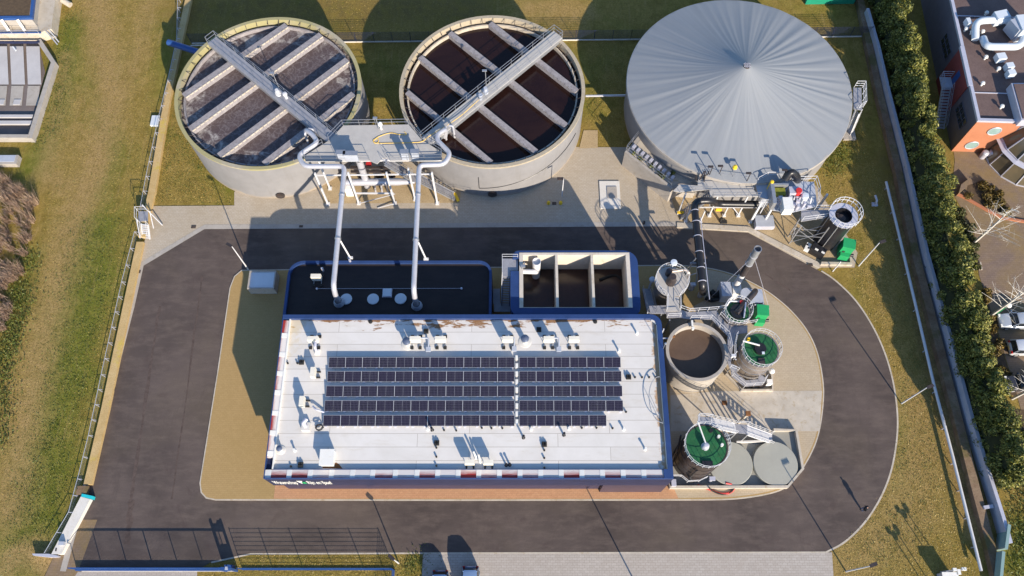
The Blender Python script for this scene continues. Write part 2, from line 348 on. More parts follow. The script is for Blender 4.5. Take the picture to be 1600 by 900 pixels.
M['hair'] = simple('brown_hair', (.10, .055, .035), .7, 0, var=.2)
# ------------------------------------------------------------------ mesh builder
class MB:
    def __init__(s): s.v = []; s.f = []
    def add(s, vs, fs):
        o = len(s.v); s.v += [tuple(p) for p in vs]; s.f += [tuple(i+o for i in f) for f in fs]; return s
    def prism(s, poly, z0, z1, top=None):
        n = len(poly); a = sum(poly[i][0]*poly[(i+1) % n][1]-poly[(i+1) % n][0]*poly[i][1] for i in range(n))
        if a < 0: poly = poly[::-1]; top = top[::-1] if top else None
        tp = top or poly
        vs = [(x, y, z0) for x, y in poly]+[(x, y, z1) for x, y in tp]
        fs = [tuple(range(n))[::-1], tuple(range(n, 2*n))]+[(i, (i+1) % n, n+(i+1) % n, n+i) for i in range(n)]
        return s.add(vs, fs)
    def sheet(s, poly, z):
        n = len(poly); a = sum(poly[i][0]*poly[(i+1) % n][1]-poly[(i+1) % n][0]*poly[i][1] for i in range(n))
        if a < 0: poly = poly[::-1]
        return s.add([(x, y, z) for x, y in poly], [tuple(range(n))])
    def box(s, c, d, rz=0, tilt=None):
        m = Matrix.Rotation(rz, 3, 'Z')
        if tilt: m = m @ tilt
        vs = [Vector(c)+m @ Vector((sx*d[0]/2, sy*d[1]/2, sz*d[2]/2)) for sz in (-1, 1) for sx, sy in ((-1, -1), (1, -1), (1, 1), (-1, 1))]
        return s.add(vs, [(3, 2, 1, 0), (4, 5, 6, 7), (0, 1, 5, 4), (1, 2, 6, 5), (2, 3, 7, 6), (3, 0, 4, 7)])
    def tube(s, pts, r, n=8, cap=True):
        pts = [Vector(p) for p in pts]; rings = []
        rs = r if isinstance(r, (list, tuple)) else [r]*len(pts)
        up = None
        for i, p in enumerate(pts):
            d = (pts[min(i+1, len(pts)-1)]-pts[max(i-1, 0)]).normalized()
            if up is None: up = Vector((0, 0, 1)) if abs(d.z) < .9 else Vector((1, 0, 0))
            a = d.cross(up)
            if a.length < 1e-4: a = d.cross(Vector((1, .3, .2)))
            a.normalize(); b = a.cross(d).normalized(); up = b
            rings.append([p+(a*math.cos(2*math.pi*k/n)+b*math.sin(2*math.pi*k/n))*rs[i] for k in range(n)])
        vs = [q for rg in rings for q in rg]; fs = []
        for i in range(len(rings)-1):
            for k in range(n): fs.append((i*n+k, i*n+(k+1) % n, (i+1)*n+(k+1) % n, (i+1)*n+k))
        if cap: fs += [tuple(range(n))[::-1], tuple(range((len(rings)-1)*n, len(rings)*n))]
        return s.add(vs, [f[::-1] for f in fs])
    def bend(s, pts, r, n=10, rad=None, seg=5):
        """tube along a polyline with rounded corners"""
        pts = [Vector(p) for p in pts]; out = [pts[0]]; rad = rad or r*2.2
        for i in range(1, len(pts)-1):
            a, p, b = pts[i-1], pts[i], pts[i+1]; da = (a-p); db = (b-p); k = min(rad, da.length*.45, db.length*.45)
            A = p+da.normalized()*k; B = p+db.normalized()*k
            for j in range(seg+1):
                u = j/seg; out.append(A*(1-u)**2+p*2*u*(1-u)+B*u*u)
        out.append(pts[-1]); return s.tube(out, r, n)
    def lathe(s, c, prof, n=48, a0=0, a1=2*math.pi):
        """prof: (r, z) from bottom/outside; closed full turn"""
        full = abs(a1-a0-2*math.pi) < 1e-6; m = n if full else n+1; vs = []
        for k in range(m):
            a = a0+(a1-a0)*k/n
            for r, z in prof: vs.append((c[0]+r*math.cos(a), c[1]+r*math.sin(a), z))
        q = len(prof); fs = []
        for k in range(n):
            k2 = (k+1) % m
            for j in range(q-1):
                f = [k*q+j, k2*q+j, k2*q+j+1, k*q+j+1]
                if prof[j][0] < 1e-6: f = [k*q+j, k2*q+j+1, k*q+j+1]
                elif prof[j+1][0] < 1e-6: f = [k*q+j, k2*q+j, k*q+j+1]
                fs.append(tuple(f))
        return s.add(vs, fs)
    def cyl(s, c, r, z0, z1, n=24): return s.lathe(c, [(0, z0), (r, z0), (r, z1), (0, z1)], n)
    def bar(s, a, b, w, h=None):
        """square bar between two points"""
        a, b = Vector(a), Vector(b); d = (b-a); L = d.length; d.normalize(); h = h or w
        x = d.cross(Vector((0, 0, 1)))
        if x.length < 1e-3: x = Vector((1, 0, 0))
        x.normalize(); y = x.cross(d)
        vs = [p+x*sx*w/2+y*sy*h/2 for p in (a, b) for sx, sy in ((-1, -1), (1, -1), (1, 1), (-1, 1))]
        return s.add(vs, [(3, 2, 1, 0), (4, 5, 6, 7), (0, 1, 5, 4), (1, 2, 6, 5), (2, 3, 7, 6), (3, 0, 4, 7)])
    def rail(s, pts, h=1.1, sp=1.5, r=.03, mids=1, closed=False, toe=False):
        """handrail with posts along a path of deck points"""
        pts = [Vector(p) for p in pts]; r = r*.66; sp = sp*1.25
        if closed: pts = pts+[pts[0]]
        for i in range(len(pts)-1):
            a, b = pts[i], pts[i+1]; L = (b-a).length; n = max(1, round(L/sp)); up = Vector((0, 0, 1))
            for k in range(n+1): 
                if k == 0 and i > 0: continue
                p = a.lerp(b, k/n); s.bar(p, p+up*h, r*1.7)
            for j in range(mids+1):
                q = up*h*(j+1)/(mids+1); s.bar(a+q, b+q, r*2)
            if toe: s.bar(a+up*.07, b+up*.07, .015, .12)
        return s
ROOT = {}
def link_mesh(name, mb, mat, L, smooth=False):
    me = bpy.data.meshes.new(name); me.from_pydata([(x-L[0], y-L[1], z-L[2]) for x, y, z in mb.v], [], mb.f); me.update()
    bm = bmesh.new(); bm.from_mesh(me); bmesh.ops.recalc_face_normals(bm, faces=bm.faces[:]); bm.to_mesh(me); bm.free()
    if isinstance(mat, str): mat = M[mat]
    me.materials.append(mat)
    if smooth:
        for p in me.polygons: p.use_smooth = True
        try: me.set_sharp_from_angle(angle=R(35))
        except Exception: pass
    o = bpy.data.objects.new(name, me); COL.objects.link(o); return o
def tag(o, label=None, cat=None, group=None, kind=None):
    if label: o['label'] = label
    if cat: o['category'] = cat
    if group: o['group'] = group
    if kind: o['kind'] = kind
    return o
def thing(name, label, cat, loc=(0, 0, 0), group=None):
    if len(loc) == 2: loc = (*loc, 0)
    o = bpy.data.objects.new(name, None); COL.objects.link(o); o.location = loc; o.empty_display_size = .5
    tag(o, label, cat, group); ROOT[o.name] = Vector(loc); return o
def part(name, mb, mat, parent, smooth=False, label=None):
    """mesh given in world coordinates"""
    L = ROOT[parent.name]; o = link_mesh(name, mb, mat, L, smooth); o.parent = parent; ROOT[o.name] = L
    if label: o['label'] = label
    return o
def solo(name, mb, mat, label, cat, loc, group=None, smooth=False):
    if len(loc) == 2: loc = (*loc, 0)
    o = link_mesh(name, mb, mat, Vector(loc), smooth); o.location = loc; tag(o, label, cat, group); ROOT[o.name] = Vector(loc); return o
def struct(name, mb, mat, kind='structure'):
    o = link_mesh(name, mb, mat, Vector((0, 0, 0))); o['kind'] = kind; return o
def dup(o, loc, rz=0, label=None, group=None):
    def cp(a, p):
        c = a.copy(); COL.objects.link(c)
        if p: c.parent = p
        for ch in a.children: cp(ch, c)
        return c
    r = cp(o, None); r.location = loc; r.rotation_euler = (0, 0, rz)
    if label: r['label'] = label
    if group: r['group'] = group
    return r
def arc(c, r, a0, a1, n, z=None):
    out = []
    for k in range(n+1):
        a = R(a0+(a1-a0)*k/n); p = (c[0]+r*math.cos(a), c[1]+r*math.sin(a)); out.append(p if z is None else (*p, z))
    return out
def roundrect(x0, y0, x1, y1, r, n=5):
    rr = r if isinstance(r, (list, tuple)) else [r]*4     # BL BR TR TL
    o = []
    for (cx, cy, a, q) in ((x0, y0, 180, rr[0]), (x1, y0, 270, rr[1]), (x1, y1, 0, rr[2]), (x0, y1, 90, rr[3])):
        sx = 1 if cx == x0 else -1; sy = 1 if cy == y0 else -1
        if q < .01: o.append((cx, cy))
        else: o += arc((cx+sx*q, cy+sy*q), q, a, a+90, n)
    return o
def smoothpoly(pts, it=2):
    for _ in range(it):
        q = []
        for i in range(len(pts)):
            a, b = Vector(pts[i]), Vector(pts[(i+1) % len(pts)]); q += [tuple(a*.75+b*.25), tuple(a*.25+b*.75)]
        pts = q
    return pts
def curve(pts, it=2):
    """smooth an open polyline (Chaikin, ends kept)"""
    pts = [Vector(p) for p in pts]
    for _ in range(it):
        q = [pts[0]]
        for a, b in zip(pts, pts[1:]): q += [a*.75+b*.25, a*.25+b*.75]
        pts = q+[pts[-1]]
    return pts
def offset_line(pts, d):
    """shift an open polyline sideways by d (left positive)"""
    out = []
    for i in range(len(pts)):
        a = Vector(pts[max(i-1, 0)][:2]); b = Vector(pts[min(i+1, len(pts)-1)][:2]); t = (b-a).normalized()
        out.append((pts[i][0]-t.y*d, pts[i][1]+t.x*d))
    return out
def strip_poly(pts, d0, d1): return offset_line(pts, d0)+offset_line(pts, d1)[::-1]
def stairs(mb_t, mb_s, a, b, w, steps, rail=None):
    """straight flight from a (bottom) to b (top), w wide: treads, stringers and railing"""
    a, b = Vector(a), Vector(b); d = Vector((b.x-a.x, b.y-a.y, 0)); L = d.length; d.normalize(); n = Vector((-d.y, d.x, 0)); rz = math.atan2(d.y, d.x)
    for k in range(steps):
        p = a.lerp(b, (k+.5)/steps); mb_t.box(p, (L/steps*1.05, w, .04), rz)
    for s in (-1, 1): mb_s.bar(a+n*s*w/2, b+n*s*w/2, .05, .22)
    if rail is not None:
        for s in (-1, 1): rail.rail([a+n*s*(w/2+.03), b+n*s*(w/2+.03)], 1.0, 1.1, .025, 1, toe=False)
# ================================================================== SETTING
def coords(lo, hi, step, far):
    a = []; x = lo
    while x <= hi: a.append(x); x += step
    k = step*2; x = hi
    while x < far: x += k; k *= 1.6; a.append(x)
    k = step*2; x = lo; b = []
    while x > -far: x -= k; k *= 1.6; b.append(x)
    return b[::-1]+a
gx, gy = coords(-78, 92, 1.0, 3000), coords(2, 125, 1.0, 3000)
def segd(p, pts):
    best = 1e9
    for a, b in zip(pts, pts[1:]):
        ax, ay = a; bx, by = b; dx, dy = bx-ax, by-ay; L = dx*dx+dy*dy
        t = max(0, min(1, ((p[0]-ax)*dx+(p[1]-ay)*dy)/L)) if L else 0
        d = math.hypot(p[0]-ax-t*dx, p[1]-ay-t*dy)
        if d < best: best = d
    return best
DIRT = [(WL([(150, -40), (160, 60), (175, 150), (150, 260), (110, 360), (85, 460), (60, 560), (35, 680), (15, 800)]), 2.6, .75),
        (WL([(235, -20), (215, 90), (170, 170), (160, 260), (120, 330)]), 2.0, .5), (WL([(100, 90), (85, 200), (70, 270), (110, 300)]), 1.8, .6),
        (WL([(10, 880), (45, 860), (85, 890), (120, 940)]), 2., .9), (WL([(0, 840), (20, 760)]), 1.5, .5),
        (WL([(1310, 900), (1400, 860), (1450, 800)]), 2., .5), (WL([(1330, 890), (1400, 800), (1440, 700), (1425, 620)]), 3.5, .6), (WL([(1290, 290), (1350, 330), (1400, 500), (1440, 620)]), 2.5, .3),
        (WL([(1400, 300), (1440, 480), (1490, 680), (1530, 830)]), 1.6, 1.0), (WL([(830, 10), (900, 20)]), 3, .6), (WL([(760, 20), (700, 5)]), 2, .2), (WL([(120, 150), (125, 220)]), 3, .35)]
LUSH = [(WL([(150, 360), (128, 470), (105, 560), (80, 680), (65, 800), (30, 860)]), 3.4, 1.1), (WL([(150, 180), (190, 240), (160, 300), (175, 340)]), 1.8, .5), (WL([(120, 30), (110, 110), (150, 160)]), 1.5, .5), (WL([(110, 40), (100, 100), (80, 200), (50, 260)]), 2.0, 1.1),
        (WL([(255, 40), (255, 120), (250, 210)]), 1.5, .4), (WL([(250, 230), (265, 200), (285, 230), (360, 300)]), 1.0, .55), (WL([(195, 330), (150, 520), (110, 700)]), 1.2, .35),
        (WL([(55, 400), (25, 480), (0, 560)]), 1.6, .6), (WL([(1262, 250), (1320, 240)]), 1.2, .7), (WL([(540, 100), (980, 100)]), 1.5, .3), (WL([(900, 90), (940, 170)]), 2., .4), (WL([(1590, 880), (1600, 820)]), 2.5, .8), (WL([(1410, 600), (1405, 760)]), .8, .45), (WL([(640, 885), (660, 880)]), .6, .6)]
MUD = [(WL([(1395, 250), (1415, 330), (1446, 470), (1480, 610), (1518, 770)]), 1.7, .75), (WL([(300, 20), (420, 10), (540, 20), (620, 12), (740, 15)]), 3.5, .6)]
def field(lst, p):
    s = 0
    for pts, w, k in lst:
        d = segd(p, pts)
        if d < 3*w: s = max(s, k*math.exp(-(d/w)**2))
    return s
gm = bpy.data.meshes.new('ground'); gv = [(x, y, -.05) for y in gy for x in gx]; nx = len(gx)
gf = [(j*nx+i, j*nx+i+1, (j+1)*nx+i+1, (j+1)*nx+i) for j in range(len(gy)-1) for i in range(nx-1)]
gm.from_pydata(gv, [], gf); ca = gm.color_attributes.new('wear', 'FLOAT_COLOR', 'POINT')
for i, (x, y, z) in enumerate(gv):
    ins = -80 < x < 94 and 0 < y < 127; p = (x, y)
    ca.data[i].color = (field(DIRT, p), field(LUSH, p), field(MUD, p), 1) if ins else (.1, .3, 0, 1)
gm.materials.append(M['grass']); g = bpy.data.objects.new('ground', gm); COL.objects.link(g); tag(g, kind='structure')
ROAD = WL([(319.4, 358), (224.6, 415), (210, 480), (130, 793), (103, 893), (305, 893), (330, 878), (392, 864.5), (660, 863.5), (1290, 862), (1322, 846), (1360, 806), (1389, 750), (1401, 690), (1402, 640), (1392, 580), (1372, 525), (1340, 472), (1305, 438), (1276, 421), (1207.5, 384), (1169, 363.6), (1150, 361), (1057.6, 357), (1056, 353.5)])
def smooth_part(px, a, b):
    """round the outline between two survey points"""
    return px[:a]+[tuple(p) for p in curve(px[a:b+1], 3)]+px[b+1:]
ROAD = smooth_part(ROAD, 9, 19)
struct('road', MB().sheet(ROAD, -.004), 'asphalt')
sm_ = MB()
for ln, w_ in (([(250, 478), (243, 520), (232, 590), (220, 680), (208, 760), (200, 815)], .16), ([(316, 430), (310, 480), (303, 520), (293, 610), (280, 700), (268, 780)], .1), ([(205, 780), (202, 815), (198, 850)], .3), ([(1212, 440), (1225, 446), (1240, 458)], .12), ([(1195, 428), (1208, 436)], .1)):
    c_ = [tuple(p)[:2] for p in curve([Vector((*W(*q), 0)) for q in ln], 2)]; L_ = offset_line(c_, w_); R_ = offset_line(c_, -w_)
    L_ = [(x+rnd.uniform(-.5, .5)*w_, y+rnd.uniform(-.3, .3)*w_) for x, y in L_]; R_ = [(x+rnd.uniform(-.5, .5)*w_, y+rnd.uniform(-.3, .3)*w_) for x, y in R_]; k_ = len(L_)
    zz_ = .004*(w_ > .25)
    sm_.add([(*p, zz_) for p in L_]+[(*p, zz_) for p in R_], [(i, i+1, k_+i+1, k_+i) for i in range(k_-1)])
struct('road_seams', sm_, 'asphalt_seam')
ISL = WL([(378, 422), (366, 432), (359, 450), (340, 580), (312, 755), (314, 770), (322, 779), (337, 782), (700, 782.5), (1100, 782), (1151, 781), (1203, 773), (1231, 762.6), (1254, 735), (1273.4, 699), (1282, 669.7), (1287, 631.7), (1287.7, 600), (1279, 551), (1262, 515), (1236, 484), (1207, 460), (1188, 448), (1155, 431), (1110, 418), (1060, 414)])
ISL = smooth_part(ISL, 9, 27)
struct('kerb', MB().prism(ISL, -.05, .085), 'conc_warm')
def inset(poly, d):
    n = len(poly); a = sum(poly[i][0]*poly[(i+1) % n][1]-poly[(i+1) % n][0]*poly[i][1] for i in range(n)); s = 1 if a > 0 else -1; out = []
    for i in range(n):
        p0, p1, p2 = (Vector(poly[k % n]) for k in (i-1, i, i+1)); e1 = (p1-p0).normalized(); e2 = (p2-p1).normalized()
        nn = Vector((-e1.y-e2.y, e1.x+e2.x)).normalized()*s; k = 1/max(.5, abs(nn.dot(Vector((-e1.y, e1.x))))); out.append(tuple(p1+nn*d*k))
    return out
struct('island_paving', MB().sheet(inset(ISL, .13), .095), 'paver_sand')
EAST = WL([(1046, 560), (1046, 779), (1149, 778), (1202, 770.5), (1229, 760), (1251, 733), (1270, 699), (1279, 669.7), (1284, 631.7), (1284.7, 600), (1276, 552), (1259, 517), (1233, 486), (1205, 463), (1186, 452), (1130, 470), (1100, 520)])
EAST = EAST[:2]+inset(ISL, .28)[14:len(ISL)-9]+WL([(1100, 470), (1046, 500)])
struct('east_paving', MB().sheet(EAST, .104), 'paver_pale')
struct('front_paving', MB().sheet(WL([(432, 745), (428, 779.5), (1060, 779.5), (1044, 745)]), .112), 'paver_sun_red')  # redder strip: sun reflected off the fascia, put into the paver colour
sl_ = MB()
for q in ([(1048, 618), (1120, 611.5), (1284, 611), (1280, 674), (1048, 674)],): sl_.sheet(WL(q), .112+.004*(len(sl_.f)))
struct('concrete_paving', sl_, 'conc_warm')
APR = WL([(240, 322), (366, 321), (366, 300), (420, 250), (600, 200), (905, 230), (934, 230), (977, 230), (1100, 250), (1275, 290), (1300, 330), (1340, 395), (1335, 418), (1283, 418), (1276, 421), (1207.5, 384), (1169, 363.6), (1057.6, 357), (1056, 353.5), (319.4, 358), (224.6, 415), (217, 412)])
struct('apron_paving', MB().sheet(APR, .004), 'paver_apron')
struct('old_paving', MB().sheet(WL([(912, 203.5), (934, 203.5), (934, 231), (905, 232)]), .012), 'gravel')
gr_ = MB()
gr_.sheet(WL([(500, 283), (560, 270), (660, 270), (720, 300), (718, 317), (505, 318)]), .012)
gr_.sheet(WL([(1045, 300), (1190, 300), (1280, 340), (1325, 400), (1283, 412), (1208, 374), (1170, 352), (1062, 346)]), .013)
struct('gravel_bed', gr_, 'gravel')
gut = MB()
gl = WL([(1056, 353.5), (319.4, 358), (224.6, 415), (210, 480), (130, 793), (103, 893)])
gut.sheet(strip_poly(gl, -.62, 0), .018)
struct('gutter', gut, 'concrete')
kb = MB(); kl = WL([(1057.6, 356.5), (1169, 363), (1207.5, 383), (1279, 420)]); kb.prism(strip_poly(kl, .05, .72), -.05, .14); struct('kerb_wall', kb, 'conc_warm')
ed = MB()
el = [tuple(p) for p in curve(WL([(1290, 862), (1322, 846), (1360, 806), (1389, 750), (1401, 690), (1402, 640), (1392, 580), (1372, 525), (1340, 472), (1305, 438), (1283, 424)]), 3)]; ed.sheet(strip_poly(el, -.16, 0.02), .006)
ed.sheet(strip_poly(WL([(330, 878), (392, 864.5), (660, 863.5), (1290, 862)]), -.14, .02), .008); struct('road_edging', ed, 'conc_warm')
struct('parking_paving', MB().sheet(WL([(661, 864.5), (1300, 863), (1308, 985), (655, 985)]), .002), 'paver_grey')
struct('gate_drive', MB().sheet(WL([(118, 893), (308, 893), (308, 985), (96, 985)]), .001), 'paver_grey')
struct('gate_apron', MB().sheet(WL([(128, 812), (152, 812), (122, 893), (60, 985), (30, 985), (85, 868)]), .003), 'paver_brown')
NB = WL([(1420, -60), (1475, 120), (1492, 250), (1488, 300), (1522, 360), (1530, 430), (1560, 520), (1590, 620), (1612, 700), (1900, 700), (1900, -60)])
struct('neighbour_paving', MB().sheet(NB, -.02), 'paver_brown')
# small ground furniture -------------------------------------------------
def cover(name, px, py, w, h, mat, label, cat, z=.0, grp=None):
    x, y = W(px, py); b = MB().box((x, y, z+.02), (w, h, .05)); b.box((x, y, z+.05), (w*.7, h*.7, .03)); solo(name, b, mat, label, cat, (x, y), grp)
cover('drain_cover', 302.6, 354.5, .55, .4, 'drain', 'square iron drain cover at the apron corner by the bend of the gutter', 'drain')
cover('drain_cover', 217.5, 424.5, .35, .4, 'drain', 'small dark drain in the pale gutter below the access ladder steps', 'drain')
cover('drain_cover', 178, 609, .35, .4, 'drain', 'small dark drain in the gutter halfway along the tan wall', 'drain')
cover('drain_cover', 470.5, 353.8, .45, .3, 'drain', 'dark drain in the gutter in the shadow north of the low building', 'drain')
cover('drain_cover', 1131.7, 630, .55, .5, 'rust', 'reddish square manhole cover in the paving north of the tank stair', 'manhole cover', .11)
cover('drain_cover', 1266, 414.7, .5, .35, 'drain', 'dark grate in the pale kerb beside the black tower', 'drain', .14)
cover('drain_cover', 866, 318, .5, .4, 'drain', 'black drain between two yellow marked posts on the apron', 'drain')
for q, s in ((857, 'left'), (876, 'right')):
    x, y = W(q, 318); solo('bollard', MB().lathe((x, y), [(0, 0), (.22, 0), (.2, .35), (.1, .5), (0, .5)], 12), 'yellow', 'short yellow marker post on the apron, %s of the black drain' % s, 'bollard', (x, y), 'yellow marker posts by the apron drain', True)
x, y = W(1005.6, 349.5); solo('bollard', MB().cyl((x, y), .15, 0, .5, 10), 'black', 'small black post at the gutter below the stepped concrete chamber', 'bollard', (x, y))
x, y = W(953, 305)
b = MB().box((x, y, .07), (2.5, 3.9, .14)); t = thing('manhole_slab', 'pale square concrete slab with a raised lid on the apron between the tanks', 'slab', (x, y))
part('slab', b, 'conc_white', t); part('lid', MB().box((x+.25, y+.3, .19), (1.2, 1.6, .1)), 'concrete', t)
# ================================================================== OPEN TANKS
def clip(c, r, a, b):
    """extend segment a-b to the circle"""
    a = Vector(a)-Vector(c); b = Vector(b)-Vector(c); d = (b-a).normalized(); m = a-d*a.dot(d); k = math.sqrt(max(0, r*r-m.length_squared)); return tuple(Vector(c)+m-d*k), tuple(Vector(c)+m+d*k)
def open_tank(c, r, label, water, rimmat, beams, bz, half, bridge, bw, deep):
    t = thing('open_tank', label, 'water tank', c)
    part('wall', MB().lathe(c, [(r, -.05), (r, 6.45), (r+.03, 6.47), (r+.03, 6.6)], 128), 'tank_concrete', t, True)
    part('rim', MB().lathe(c, [(r+.05, 6.45), (r+.05, 6.72), (r-.38, 6.72), (r-.38, 5.2)], 128), rimmat, t, True)
    part('water_surface', MB().lathe(c, [(0, 5.6), (r-.3, 5.6)], 96), water, t)
    lau = MB().lathe(c, [(r-1.0, 5.3), (r-1.0, 6.1), (r-.82, 6.1), (r-.82, 5.3)], 96)
    part('weir_ring', lau, 'weathered_concrete' if deep else 'conc_warm', t, True)
    for a, b in beams:
        A, B = clip(c, r-.9, W(*a, 6.4), W(*b, 6.4)); d = (Vector(B)-Vector(A)).normalized(); n = Vector((-d.y, d.x)); m = MB(); w = .78 if deep else .62
        z1 = 6.45
        m.add([(*(Vector(A)+n*s*w/2), z) for z in (5.3, z1) for s in (-1, 1)]+[(*(Vector(B)+n*s*w/2), z) for z in (5.3, z1) for s in (-1, 1)], [(0, 1, 3, 2), (4, 6, 7, 5), (0, 4, 5, 1), (2, 3, 7, 6), (0, 2, 6, 4), (1, 5, 7, 3)])
        L = (Vector(B)-Vector(A)).length; k = int(L/.6)
        lo = part('trough', m, 'weathered_concrete', t)
        w_ = MB()
        for i in range(k):                              # notched weir edge along the south side
            p = Vector(A)+d*(i+.5)*L/k-n*(w/2+.05) if d.x > 0 else Vector(A)+d*(i+.5)*L/k+n*(w/2+.05)
            w_.box((p.x, p.y, z1-.06), (.46 if deep else .5, .09, .2), math.atan2(d.y, d.x))
        part('weir_edge', w_, 'conc_warm' if deep else 'weathered_concrete', lo)
    st = MB()
    for i in range(48):
        a = i*2*math.pi/48; st.bar((c[0]+(r-.4)*math.cos(a), c[1]+(r-.4)*math.sin(a), 6.75), (c[0]+(r-.95)*math.cos(a), c[1]+(r-.95)*math.sin(a), 6.3), .06)
    part('weir_bracket', st, 'steel_dark', t)
    # service bridge
    (ax, ay), (bx, by) = W(*bridge[0], 7.1), W(*bridge[1], 7.1); A = Vector((ax, ay, 7.0)); B = Vector((bx, by, 7.0)); d = (B-A).normalized(); n = Vector((-d.y, d.x, 0)); rz = math.atan2(d.y, d.x); L = (B-A).length
    br = part('bridge', MB().box((A+B)/2, (L, bw, .12), rz), 'grating' if deep else 'deck', t)
    gd = MB()
    for s in (-1, 1): gd.bar(A+n*s*bw*.5+Vector((0, 0, -.32)), B+n*s*bw*.5+Vector((0, 0, -.32)), .1, .55)
    part('girder', gd, 'galv', br); ra = MB()
    for s in (-1, 1): ra.rail([A+n*s*bw*.5+Vector((0, 0, .06)), B+n*s*bw*.5+Vector((0, 0, .06))], 1.1, 1.5, .032, 1)
    ra.rail([A+n*bw*.5+Vector((0, 0, .06)), A-n*bw*.5+Vector((0, 0, .06))], 1.1, 1.5, .035, 1)
    part('railing', ra, 'galv', br)
    lp = A.lerp(B, .52)+n*(bw*.5+.1)*(1 if n.y > 0 else -1); la = MB().tube([lp, lp+Vector((0, 0, 2.6))], .05, 6); la.box(lp+Vector((-.1, 0, 2.65)), (.55, .25, .1)); part('lamp', la, 'galv', br)
    mo = MB(); q = A.lerp(B, .56); mo.cyl((q.x, q.y), .35, 7.06, 7.5, 12); mo.cyl((q.x, q.y), .22, 7.5, 8.0, 12); q2 = q+d*1.1+n*.3; mo.lathe((q2.x, q2.y), [(0, 8.05), (.25, 8.0), (.3, 7.8), (.2, 7.6), (.2, 7.06)], 12)
    part('drive_motor', mo, 'cabinet' if not deep else 'steel_white', br, True)
    return t
T1, T2 = W(425, 147.2, 6.7), W(773.5, 136, 6.7); TR_ = 11.25
T1 = (-.3701*81.3, .7610*81.3); T2 = (-.0351*81.3, .7634*81.3)
t1 = open_tank(T1, TR_, 'left open concrete tank of foamy grey water with a mossy rim', 'foamy_water', 'mossy_rim',
    [((279, 155), (449, 38)), ((290, 206.6), (506.7, 50)), ((340, 245), (548, 89)), ((410, 258), (554, 145))], 6.4, .4, ((331, 62), (522, 219)), 1.35, True)
t2 = open_tank(T2, TR_, 'right open concrete tank of still dark brown water', 'dark_water', 'tan_rim',
    [((702, 50), (894, 203)), ((764.7, 34.7), (912, 150)), ((652.8, 86), (844, 241.7)), ((631, 139), (763, 250))], 6.4, .4, ((872, 53), (664, 221)), 1.5, False)
# conduit on tank 2, vents at tank feet
b = MB(); ang = [R(a) for a in range(262, 335, 4)]; b.tube([(T2[0]+(TR_+.06)*math.cos(a), T2[1]+(TR_+.06)*math.sin(a), 1.9+2.6*(i/len(ang))) for i, a in enumerate(ang)], .035, 5); b.tube([(T2[0]+(TR_+.06)*math.cos(ang[0]), T2[1]+(TR_+.06)*math.sin(ang[0]), z) for z in (1.9, 4.4)], .035, 5)
part('cable_conduit', b, 'black', t2)
for tt, c, a in ((t1, T1, 276), (t2, T2, 270)):
    a = R(a); p = Vector((c[0]+(TR_+.02)*math.cos(a), c[1]+(TR_+.02)*math.sin(a), .75)); dd = Vector((math.cos(a), math.sin(a), 0))
    part('manhole', MB().tube([p, p+dd*.2], .55, 20).tube([p+dd*.2, p+dd*.25], .4, 20), 'steel_dark', tt)
x, y = W(402, 303); pv_ = thing('standpipe', 'small standpipe with a red valve wheel at the foot of the left open tank', 'standpipe', (x, y)); part('pipe', MB().tube([(x, y, 0), (x, y, .9)], .07, 8), 'steel_white', pv_); part('valve_wheel', MB().cyl((x, y), .24, .9, 1.0, 12), 'red', pv_)
x, y = W(788, 300); pv_ = thing('standpipe', 'small standpipe with a red valve wheel at the foot of the right open tank', 'standpipe', (x, y)); part('pipe', MB().tube([(x, y, 0), (x, y, .8)], .07, 8), 'steel_white', pv_); part('valve_wheel', MB().cyl((x, y), .2, .8, .9, 12), 'red', pv_)
# ================================================================== PLATFORM BETWEEN THE TANKS
DZ = 7.3
DK = WL([(514.6, 219), (536.4, 196), (638.4, 194.5), (659, 218.6), (690.5, 237.5), (690.3, 249.5), (610, 251), (605, 247), (598, 247), (589, 256), (578, 251), (477.8, 251), (476.8, 243)], DZ)
cx_, cy_ = W(584, 280); t = thing('platform', 'grey raised steel platform on legs bridging the gap between the two open tanks', 'platform', (cx_, cy_))
part('deck', MB().prism(DK, DZ-.12, DZ), 'deck', t)
ra = MB(); v3 = lambda L, z: [Vector((*p, z)) for p in L]
DK3 = v3(DK, DZ); ra.rail([DK3[0], DK3[1], DK3[2], DK3[3]], 1.1, 1.4, .035, 1); ra.rail([DK3[4], DK3[5], DK3[6]], 1.1, 1.4, .035, 1); ra.rail([DK3[10], DK3[11], DK3[12]], 1.1, 1.4, .035, 1)
q_ = v3(WL([(672, 226), (690.5, 237.5)], DZ), DZ); ra.rail(q_, 1.1, 1.4, .035, 1); q_ = v3(WL([(476.8, 243), (505, 226)], DZ), DZ); ra.rail(q_, 1.1, 1.4, .035, 1)
part('railing', ra, 'galv', t)
fr = MB(); legs = [((494, 273), (512.7, 319)), ((503, 268), (516, 295)), ((545, 274), (561, 318)), ((602, 272), (617, 318)), ((674, 272), (683.5, 318)), ((643, 290), (649, 312))]
for a, bpt in legs:
    p = Vector((*W(*bpt), 0)); q = Vector((p.x, p.y, DZ-.1)); part('leg', MB().bar(p, q, .2).box((p.x, p.y, .08), (.45, .45, .16)), 'steel_white', t)
p1, p2 = W3(494, 274, 5.6), W3(676, 272, 5.6); fr.bar(p1, p2, .14); fr.bar(W3(555, 302, 2.6), W3(615, 302, 2.6), .16); fr.bar(W3(561, 318, .3), W3(617, 303, 2.4), .08); fr.bar(W3(617, 318, .3), W3(590, 325, .1), .08)
fr.bar(W3(478, 251, DZ-.25), W3(690, 250, DZ-.25), .16, .3); fr.bar(W3(530, 225, DZ-.25), W3(640, 225, DZ-.25), .16, .3)
part('frame', fr, 'steel_white', t)
